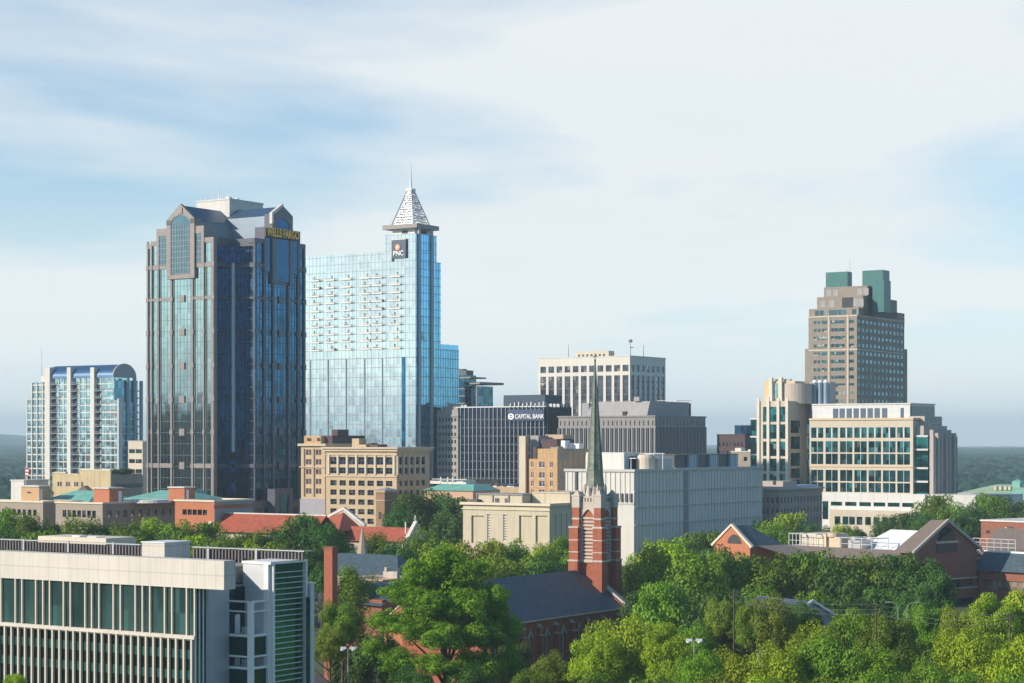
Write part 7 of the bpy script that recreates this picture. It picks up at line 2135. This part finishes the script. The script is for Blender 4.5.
# =============================================================== trees
def leafmat(name, col, var, trans=0.20):
    m = bpy.data.materials.new(name); m.use_nodes = True
    t = m.node_tree; n = t.nodes; b = n['Principled BSDF']; o = n['Material Output']
    b.inputs['Roughness'].default_value = 0.6; b.inputs['Specular IOR Level'].default_value = 0.25
    ge = n.new('ShaderNodeNewGeometry'); oi = n.new('ShaderNodeObjectInfo'); tc_ = n.new('ShaderNodeTexCoord')
    nz = n.new('ShaderNodeTexNoise'); nz.inputs['Scale'].default_value = .35; nz.inputs['Detail'].default_value = 3
    t.links.new(tc_.outputs['Object'], nz.inputs[0])
    hs = n.new('ShaderNodeHueSaturation'); hs.inputs['Color'].default_value = col + (1,)
    a1 = n.new('ShaderNodeMath'); a1.operation = 'MULTIPLY_ADD'; a1.inputs[1].default_value = 0.03; a1.inputs[2].default_value = 0.476
    t.links.new(oi.outputs['Random'], a1.inputs[0]); t.links.new(a1.outputs[0], hs.inputs['Hue'])
    a2 = n.new('ShaderNodeMath'); a2.operation = 'MULTIPLY_ADD'; a2.inputs[1].default_value = var * .6; a2.inputs[2].default_value = 1 - var * .3
    t.links.new(ge.outputs['Random Per Island'], a2.inputs[0])
    a3 = n.new('ShaderNodeMath'); a3.operation = 'MULTIPLY_ADD'; a3.inputs[1].default_value = .9; a3.inputs[2].default_value = .55
    t.links.new(nz.outputs[0], a3.inputs[0])
    a4 = n.new('ShaderNodeMath'); a4.operation = 'MULTIPLY'; t.links.new(a2.outputs[0], a4.inputs[0]); t.links.new(a3.outputs[0], a4.inputs[1])
    a5 = n.new('ShaderNodeMath'); a5.operation = 'MULTIPLY_ADD'; a5.inputs[1].default_value = .5; a5.inputs[2].default_value = .75; t.links.new(oi.outputs['Random'], a5.inputs[0])
    a6 = n.new('ShaderNodeMath'); a6.operation = 'MULTIPLY'; t.links.new(a4.outputs[0], a6.inputs[0]); t.links.new(a5.outputs[0], a6.inputs[1])
    t.links.new(a6.outputs[0], hs.inputs['Value'])
    t.links.new(hs.outputs[0], b.inputs['Base Color'])
    tr = n.new('ShaderNodeBsdfTranslucent'); t.links.new(hs.outputs[0], tr.inputs[0])
    mx = n.new('ShaderNodeMixShader'); mx.inputs[0].default_value = trans
    t.links.new(b.outputs[0], mx.inputs[1]); t.links.new(tr.outputs[0], mx.inputs[2]); t.links.new(mx.outputs[0], o.inputs[0])
    return m
LM = {'bright': leafmat('bright leaves', (0.26, 0.39, 0.008), .5), 'mid': leafmat('mid green leaves', (0.13, 0.26, 0.008), .5), 'dark': leafmat('dark leaves', (0.055, 0.15, 0.014), .5), 'olive': leafmat('olive leaves', (0.17, 0.25, 0.015), .5)}

def crown_mesh(seed, nleaf, leaf, shape=(1, 1, 1), nclump=46, clump=.27, low=-.45):
    """unit crown: radius 1 about its centre, vertical half height shape[2]"""
    rg = np.random.RandomState(seed)
    c = []; lob = rg.rand(6) * 6.28
    while len(c) < nclump:
        d = rg.normal(size=3); d /= np.linalg.norm(d)
        if d[2] < low: continue
        az = math.atan2(d[1], d[0])
        rad = .74 * (1 + .13 * math.sin(3 * az + lob[0]) + .10 * math.sin(5 * az + lob[1]) + .10 * math.sin(4 * d[2] + lob[2])) * (rg.rand() ** .16)
        c.append(np.append(d * rad, clump * (0.65 + .7 * rg.rand())))
    for k in range(6): c.append(np.append(rg.normal(size=3) * .25, .27))
    c = np.array(c)
    wts = c[:, 3] ** 2; wts /= wts.sum()
    idx = rg.choice(len(c), nleaf, p=wts)
    d = rg.normal(size=(nleaf, 3)); d /= np.linalg.norm(d, axis=1)[:, None]
    rr = (0.72 + .34 * rg.rand(nleaf) ** .7)
    p = c[idx, :3] + d * (c[idx, 3] * rr)[:, None] * np.array([1.1, 1.1, .82])
    # small-scale raggedness
    p += rg.normal(size=p.shape) * .012
    p = p * np.array(shape)
    nrm = d + rg.normal(size=d.shape) * .38 + p * .2; nrm /= np.linalg.norm(nrm, axis=1)[:, None]
    a = np.cross(nrm, rg.normal(size=d.shape)); a /= np.linalg.norm(a, axis=1)[:, None]
    b = np.cross(nrm, a)
    s = leaf * (0.6 + .8 * rg.rand(nleaf))[:, None]
    v = np.stack([p - a * s, p - b * s * .6, p + a * s, p + b * s * .6], 1).reshape(-1, 3).astype(np.float32)
    me = bpy.data.meshes.new('crown')
    me.vertices.add(len(v)); me.vertices.foreach_set('co', v.ravel())
    me.loops.add(len(v)); me.loops.foreach_set('vertex_index', np.arange(len(v), dtype=np.int32))
    me.polygons.add(nleaf); me.polygons.foreach_set('loop_start', np.arange(0, len(v), 4, dtype=np.int32))
    me.update()
    return me
FAR = [crown_mesh(11 + i, 8500, .040, (1, 1, sz), 44, .25) for i, sz in enumerate((1.0, 1.15, .85, 1.3, 1.0, 1.5))]
NEAR = [crown_mesh(31 + i, 24000, .025, (1, 1, sz), 80, .20) for i, sz in enumerate((.95, 1.1, .85, 1.2))]
for l in (FAR, NEAR):
    for me in l: me.materials.append(LM['mid'])
def trunk_mesh(seed):
    """unit height 1 from ground to crown middle"""
    r = random.Random(seed); m = MB()
    p = [(0, 0, 0), (r.uniform(-.01, .01), r.uniform(-.01, .01), .28), (r.uniform(-.02, .02), r.uniform(-.02, .02), .55), (r.uniform(-.03, .03), r.uniform(-.03, .03), .95)]
    rad = [.030, .022, .018, .008]
    for i in range(3): m.tube(p[i], p[i + 1], rad[i], rad[i + 1], 8)
    for k in range(7):
        z = r.uniform(.38, .8); t = k * 2.4 + r.random(); L_ = r.uniform(.22, .36)
        m.tube((0, 0, z), (L_ * math.cos(t), L_ * math.sin(t), z + r.uniform(.12, .28)), .011, .004, 6)
    return m.mesh('trunk', M['trunk'])
TR = [trunk_mesh(i) for i in range(4)]
tcount = [0]
def tree(px, ytop, Y, wpx, kind, label, group='trees filling the gaps between the buildings', near=None, variant=None, squash=None):
    k = tcount[0]; tcount[0] += 1
    if Y > 345: wpx = wpx * 1.28; ytop -= 1.5
    x = (px - 512) / F * Y
    g0 = ground_z(x, Y)
    top = z_of(ytop, Y); Rr = wpx / 2 * Y / F
    near = (Y < 345) if near is None else near
    L_ = NEAR if near else FAR
    me = L_[(variant if variant is not None else k * 7 + int(px)) % len(L_)]
    shape_z = max(v.co.z for v in me.vertices) if (me.name, 'z') not in zc_ else zc_[(me.name, 'z')]
    zc_[(me.name, 'z')] = shape_z
    rxy = 1.0
    vz = min(Rr * (1.25 if squash is None else squash), (top - g0) * .62)      # crown half-height
    cz = top - vz * 1.0
    o = tag(link('tree', None, None, (x, Y, g0)), label, 'tree', group)
    h = (cz - g0)
    s = rnd.uniform(.95, 1.05)
    c = link('crown', me, o, (0, 0, h), (0, 0, rnd.uniform(0, 6.28)))
    c.scale = (Rr * s, Rr * s, vz / shape_z)
    c.material_slots[0].link = 'OBJECT'; c.material_slots[0].material = LM[kind]
    t = link('trunk', TR[k % 4], o, (0, 0, -.2), (0, 0, rnd.uniform(0, 6.28)))
    tw = h * .9
    t.scale = (tw, tw, h + .3)
    return o
zc_ = {}
def row(items, where, group=None, cap=None):
    """items: (px, ytop, Y, width px, kind); labelled by order from the left"""
    word = {'bright': 'bright yellow green', 'mid': 'mid green', 'dark': 'dark green', 'olive': 'olive green'}
    for i, (px, yt, Y, wpx, kind) in enumerate(sorted(items, key=lambda q: q[0])):
        tree(px, yt, Y, wpx, kind, '%s tree, %s from the left %s' % (word[kind], ords[i], where), group or ('trees ' + where))

# rows, far to near
row([(8, 508, 486, 30, 'mid'), (28, 512, 470, 32, 'mid'), (52, 520, 474, 30, 'dark'), (78, 514, 468, 40, 'mid'), (106, 524, 470, 30, 'dark'), (130, 520, 466, 36, 'mid'), (155, 517, 470, 34, 'bright'), (180, 520, 462, 36, 'mid'), (206, 521, 465, 34, 'mid')], 'in the back row behind the cream office')
row([(228, 530, 440, 40, 'mid'), (252, 532, 450, 36, 'mid'), (276, 526, 452, 38, 'dark'), (304, 514, 456, 40, 'dark'), (326, 522, 452, 32, 'dark'), (340, 536, 455, 28, 'dark')], 'in front of the red tiled hall')
row([(2, 527, 430, 40, 'dark'), (36, 530, 420, 42, 'mid'), (68, 533, 425, 38, 'dark'), (98, 534, 418, 42, 'mid'), (134, 532, 424, 44, 'mid'), (166, 534, 418, 38, 'dark'), (196, 533, 420, 42, 'bright'), (226, 538, 415, 40, 'mid'), (256, 540, 412, 40, 'bright'), (284, 542, 410, 40, 'mid'), (312, 546, 408, 36, 'dark')], 'in the row touching the cream office roof')
row([(378, 532, 455, 32, 'mid'), (350, 545, 452, 26, 'mid'), (396, 538, 440, 36, 'dark'), (355, 565, 400, 44, 'mid'), (322, 567, 400, 24, 'dark')], 'around the small stone spire')
row([(410, 492, 590, 44, 'dark'), (436, 489, 595, 42, 'dark'), (455, 497, 585, 34, 'dark'), (398, 506, 575, 26, 'dark'), (452, 510, 560, 40, 'dark')], 'in the dark clump left of the beige block')
row([(426, 527, 500, 40, 'mid'), (462, 541, 450, 42, 'bright'), (440, 541, 440, 40, 'bright'), (492, 540, 450, 38, 'bright'), (516, 539, 455, 36, 'mid'), (540, 543, 448, 38, 'bright'), (560, 535, 455, 34, 'mid'), (572, 550, 430, 26, 'mid'), (508, 552, 430, 60, 'mid'), (545, 556, 425, 50, 'dark'), (478, 556, 420, 50, 'bright')], 'in front of the beige block')
row([(634, 560, 425, 34, 'dark'), (650, 546, 410, 50, 'bright'), (676, 538, 425, 58, 'bright'), (655, 538, 440, 44, 'bright'), (702, 530, 500, 44, 'mid'), (690, 536, 490, 40, 'dark'), (716, 545, 470, 40, 'dark')], 'between the steeple and orange pavilion')
row([(762, 520, 620, 30, 'mid'), (788, 512, 610, 40, 'bright'), (776, 520, 600, 36, 'mid'), (806, 522, 605, 32, 'dark'), (824, 526, 600, 26, 'dark'), (842, 524, 580, 24, 'bright'), (858, 527, 580, 18, 'dark')], 'in front of the grey brown stone block')
row([(886, 515, 640, 32, 'dark'), (908, 512, 635, 30, 'dark'), (936, 494, 650, 36, 'mid'), (952, 500, 645, 34, 'mid'), (972, 503, 640, 34, 'dark'), (992, 494, 655, 40, 'mid'), (1012, 500, 640, 36, 'dark'), (1030, 500, 640, 36, 'dark'), (924, 512, 625, 28, 'dark'), (962, 512, 625, 34, 'dark')], 'in the dark line behind the brick office')
row([(716, 550, 425, 50, 'mid'), (745, 553, 420, 46, 'mid'), (775, 553, 415, 50, 'mid'), (805, 549, 420, 56, 'mid'), (838, 556, 412, 50, 'dark'), (866, 552, 415, 50, 'mid'), (892, 553, 412, 44, 'dark'), (918, 554, 408, 48, 'dark'), (936, 570, 395, 36, 'dark'), (700, 562, 400, 44, 'dark')], 'along the front of the brick office')
row([(695, 560, 385, 60, 'mid'), (660, 580, 370, 50, 'mid'), (718, 590, 365, 56, 'dark'), (640, 590, 375, 36, 'dark'), (760, 586, 370, 50, 'mid'), (815, 588, 370, 56, 'mid'), (850, 594, 365, 50, 'dark'), (882, 586, 372, 50, 'dark'), (912, 592, 365, 46, 'dark')], 'in the second row before the brick office')
row([(690, 622, 318, 64, 'mid'), (728, 612, 325, 60, 'mid'), (768, 592, 318, 70, 'olive'), (812, 618, 312, 68, 'bright'), (848, 606, 320, 66, 'mid'), (888, 609, 308, 74, 'mid'), (925, 600, 330, 60, 'mid'), (958, 604, 325, 60, 'bright'), (992, 592, 340, 66, 'bright'), (1030, 584, 345, 60, 'bright')], 'in the middle row of the foreground wood')
row([(752, 600, 318, 50, 'mid'), (724, 596, 322, 50, 'olive'), (778, 606, 322, 46, 'bright'), (806, 600, 330, 50, 'dark'), (786, 600, 326, 44, 'mid')], 'in front of the small grey house')
row([(735, 645, 272, 80, 'bright'), (780, 640, 268, 86, 'bright'), (830, 632, 272, 90, 'mid'), (880, 640, 268, 90, 'mid'), (925, 648, 262, 84, 'mid'), (972, 625, 275, 92, 'bright'), (1018, 632, 270, 84, 'bright'), (690, 655, 262, 60, 'mid')], 'in the front row of the foreground wood')
row([(712, 668, 240, 80, 'olive'), (760, 672, 236, 90, 'bright'), (812, 674, 234, 90, 'olive'), (862, 670, 236, 90, 'mid'), (910, 675, 234, 90, 'dark'), (958, 664, 238, 90, 'mid'), (1006, 668, 236, 90, 'mid'), (1050, 660, 240, 90, 'mid')], 'along the bottom edge of the foreground wood')
g_ = 'trees around the brick church'
tree(626, 610, 300, 108, 'bright', 'bright yellow green round tree in front of the right end of the slate church roof', g_, variant=0)
tree(668, 622, 290, 60, 'bright', 'smaller bright tree tucked against the right side of the round foreground tree', g_, variant=2)
tree(596, 628, 292, 60, 'bright', 'lower bright bushy tree just left of the round foreground tree', g_, variant=1)
tree(553, 648, 300, 58, 'olive', 'dull olive tree below the church nave windows', g_, variant=3)
tree(596, 672, 268, 80, 'mid', 'mid green treetop at the bottom edge below the church', g_, variant=2)
tree(640, 668, 255, 110, 'mid', 'wide mid green treetop at the bottom edge left of the foreground wood', g_, variant=1)
# the big oak: three crowns on one trunk
tree(343, 598, 335, 54, 'mid', 'rounded tree standing between the cream office and the brick chimney', g_, variant=0)
tree(330, 625, 320, 40, 'olive', 'low tree against the right end of the cream office', g_, variant=3)
def big_oak():
    Y = 318; x = (445 - 512) / F * Y
    o = tag(link('tree', None, None, (x, Y, 0)), 'largest tree in the scene, a broad dark oak in front of the church nave', 'tree', g_)
    parts_ = [(450, 618, 100, 126, 2.5, 1), (424, 618, 60, 80, 2, 0), (482, 626, 60, 90, 3, 2), (446, 566, 56, 46, .0, 0), (420, 574, 44, 36, -2, 2), (472, 574, 44, 38, -1, 3), (402, 594, 46, 34, -3, 1), (430, 602, 50, 38, -6, 0), (466, 604, 52, 40, -5, 2), (494, 600, 40, 38, -1, 3), (386, 622, 44, 32, -3, 0), (412, 628, 46, 34, -6, 1), (444, 634, 52, 36, -8, 2), (482, 632, 52, 40, -5, 0), (508, 634, 36, 46, 0, 3), (376, 648, 30, 26, -3, 2), (402, 658, 48, 32, -6, 3), (436, 664, 54, 36, -8, 1), (474, 664, 56, 40, -6, 2), (506, 668, 40, 46, -2, 0)]
    m_all = []
    for i, (px, py, wp, hp, dy, vr) in enumerate(parts_):
        me = (FAR if wp < 80 else NEAR)[vr]; n = len(me.vertices); a = np.empty(n * 3, np.float32); me.vertices.foreach_get('co', a); a = a.reshape(-1, 3)
        k = Y / F; zz = a[:, 2].max()
        c_, s_ = math.cos(i * 1.3), math.sin(i * 1.3)
        ax = a[:, 0] * c_ - a[:, 1] * s_; ay = a[:, 0] * s_ + a[:, 1] * c_
        q = np.stack([ax * wp / 2 * k + (px - 445) * k, ay * wp / 2 * k + dy, a[:, 2] / zz * hp / 2 * k + HC - (py - HY) * k], 1)
        pass
        m_all.append(q)
    v = np.concatenate(m_all).astype(np.float32)
    me = bpy.data.meshes.new('crown'); me.vertices.add(len(v)); me.vertices.foreach_set('co', v.ravel()); me.loops.add(len(v)); me.loops.foreach_set('vertex_index', np.arange(len(v), dtype=np.int32))
    me.polygons.add(len(v) // 4); me.polygons.foreach_set('loop_start', np.arange(0, len(v), 4, dtype=np.int32)); me.update(); me.materials.append(LM['oak'])
    link('crown', me, o)
    t = MB(); t.tube((0, 0, 0), (.3, 0, 7), .8, .6, 12).tube((.3, 0, 7), (-.2, 0, 14), .6, .42, 10).tube((-.2, 0, 14), (.2, 0, 24), .42, .12, 8)
    for (a_, b_, c_) in ((-6, -3, 15), (5, 0, 19), (-3, 2, 22), (4, -4, 13), (-8, 0, 10), (7, 2, 12), (2, -6, 17)):
        t.tube((0, 0, c_ * .45), (a_ * .5, b_ * .5, c_ * .8), .32, .2, 7); t.tube((a_ * .5, b_ * .5, c_ * .8), (a_, b_, c_), .2, .07, 6)
    link('trunk', t.mesh('trunk', M['trunk']), o)
LM['oak'] = leafmat('oak leaves', (0.14, 0.275, 0.006), .5)
big_oak()
for px, py, Y, w_, k, lab in ((376, 630, 350, 46, 'dark', 'dark tree left of the big oak before the brick hall'), (352, 646, 352, 40, 'dark', 'low dark tree behind the lamp at the bottom left of the oak'), (470, 662, 300, 70, 'dark', 'dark low tree under the right half of the big oak'), (512, 640, 335, 44, 'dark', 'dark tree tucked between the big oak and the nave windows'), (418, 664, 300, 70, 'dark', 'dark low tree under the left half of the big oak'), (585, 634, 322, 40, 'mid', 'small mid green tree against the nave wall'), (528, 668, 285, 50, 'mid', 'mid green treetop at the bottom edge below the big oak')):
    tree(px, py, Y, w_, k, lab, g_)
tree(396, 650, 322, 40, 'dark', 'dark green tree low on the left flank of the big oak', g_)
tree(15, 672, 190, 26, 'bright', 'small treetop at the bottom left in front of the cream office fins', 'trees before the cream office', variant=0)
# terrace plants on the yellow building
for i, y in enumerate(lin(2, DY - 4, 6)):
    z = TY.z(475)
    c, s_ = math.cos(TH), math.sin(TH)
    o = tag(link('shrub', None, None, (TY.X + c * -1.2 - s_ * y, TY.Y + s_ * -1.2 + c * y, z - 1.0)), 'green terrace shrub, %s from the left on the roof of the yellow building' % ords[i], 'shrub', 'terrace shrubs')
    q = link('foliage', FAR[i % 4], o, (0, 0, 1.4)); q.scale = (1.6, 1.6, 1.5); q.material_slots[0].link = 'OBJECT'; q.material_slots[0].material = LM['dark']
    link('planter', MB().box(-.8, .8, -.8, .8, 0, .7).mesh('planter', M['white']), o)

# =============================================================== street lamps, poles, wires
def lamp(px, py, Y, label, double=True):
    x = (px - 512) / F * Y; g0 = ground_z(x, Y); zt = z_of(py, Y) - g0
    o = tag(link('street_lamp', None, None, (x, Y, g0)), label, 'street lamp', 'street lamps')
    link('pole', MB().tube((0, 0, 0), (0, 0, zt), .12, .07, 8).mesh('pole', M['steel']), o)
    for s_ in ((-1, 1) if double else (1,)):
        link('lamp_head', MB().box(s_ * .25, s_ * 1.0, -.18, .18, zt - .15, zt + .15).tube((0, 0, zt - .1), (s_ * .5, 0, zt), .04, .04, 5).frustum(s_ * .7, 0, zt - .35, zt - .15, .25, .3, 8).mesh('lamp_head', M['whitemetal']), o)
lamp(348, 648, 262, 'double headed pale street lamp at the bottom between the cream office and the oak')
tree(700, 648, 244, 54, 'mid', 'mid green tree half hiding the bottom centre street lamp', g_)
lamp(694, 640, 248, 'double headed street lamp poking from treetops at the bottom centre')
def arm_lamp(px, py, Y, sgn, label):
    x = (px - 512) / F * Y; g0 = ground_z(x, Y); zt = z_of(py, Y) - g0
    o = tag(link('street_lamp', None, None, (x, Y, g0)), label, 'street lamp', 'street lamps')
    m = MB().tube((0, 0, 0), (0, 0, zt - .9), .09, .06, 8)
    pts = [(0, 0, zt - .9), (sgn * .3, 0, zt - .35), (sgn * .9, 0, zt - .05), (sgn * 1.6, 0, zt)]
    for a_, b_ in zip(pts, pts[1:]): m.tube(a_, b_, .06, .05, 6)
    link('pole', m.mesh('pole', M['steel']), o)
    link('lamp_head', MB().box(sgn * 1.6 - .4, sgn * 1.6 + .4, -.15, .15, zt - .1, zt + .06).mesh('lamp_head', M['steel']), o)
arm_lamp(898, 602, 318, -1, 'curved arm street lamp above the treetops, arm pointing left')
arm_lamp(907, 602, 317, 1, 'curved arm street lamp above the treetops, arm pointing right')
def upole(px, py, Y, label):
    x = (px - 512) / F * Y; g0 = ground_z(x, Y); zt = z_of(py, Y) - g0
    o = tag(link('utility_pole', None, None, (x, Y, g0)), label, 'utility pole', 'utility poles')
    link('post', MB().tube((0, 0, 0), (0, 0, zt), .16, .11, 8).mesh('post', M['trunk']), o)
    link('crossarm', MB().box(-1.1, 1.1, -.06, .06, zt - .6, zt - .45).mesh('crossarm', M['trunk']), o)
    return Vector((x, Y, g0 + zt))
p1 = upole(734, 589, 306, 'wooden utility pole left of the small grey house')
p2 = upole(876, 603, 300, 'wooden utility pole beside the curved arm street lamps')
p3 = upole(1010, 612, 296, 'wooden utility pole at the right edge among trees')
for j, (dz, lab) in enumerate(((-.1, 'upper'), (-.9, 'middle'), (-1.6, 'lowest'))):
    m = MB()
    for a_, b_ in ((p1, p2), (p2, p3)):
        prev = None
        for i in range(15):
            t = i / 14; q = a_.lerp(b_, t) + Vector((0, -.3, dz - .9 * 4 * t * (1 - t)))
            if prev is not None: m.tube(prev, q, 0.016, 0.016, 5, cap=False)
            prev = q
    tag(link('overhead_wire', m.mesh('overhead_wire', M['steel'])), '%s of the three pale wires sagging over the foreground wood' % lab, 'wire')
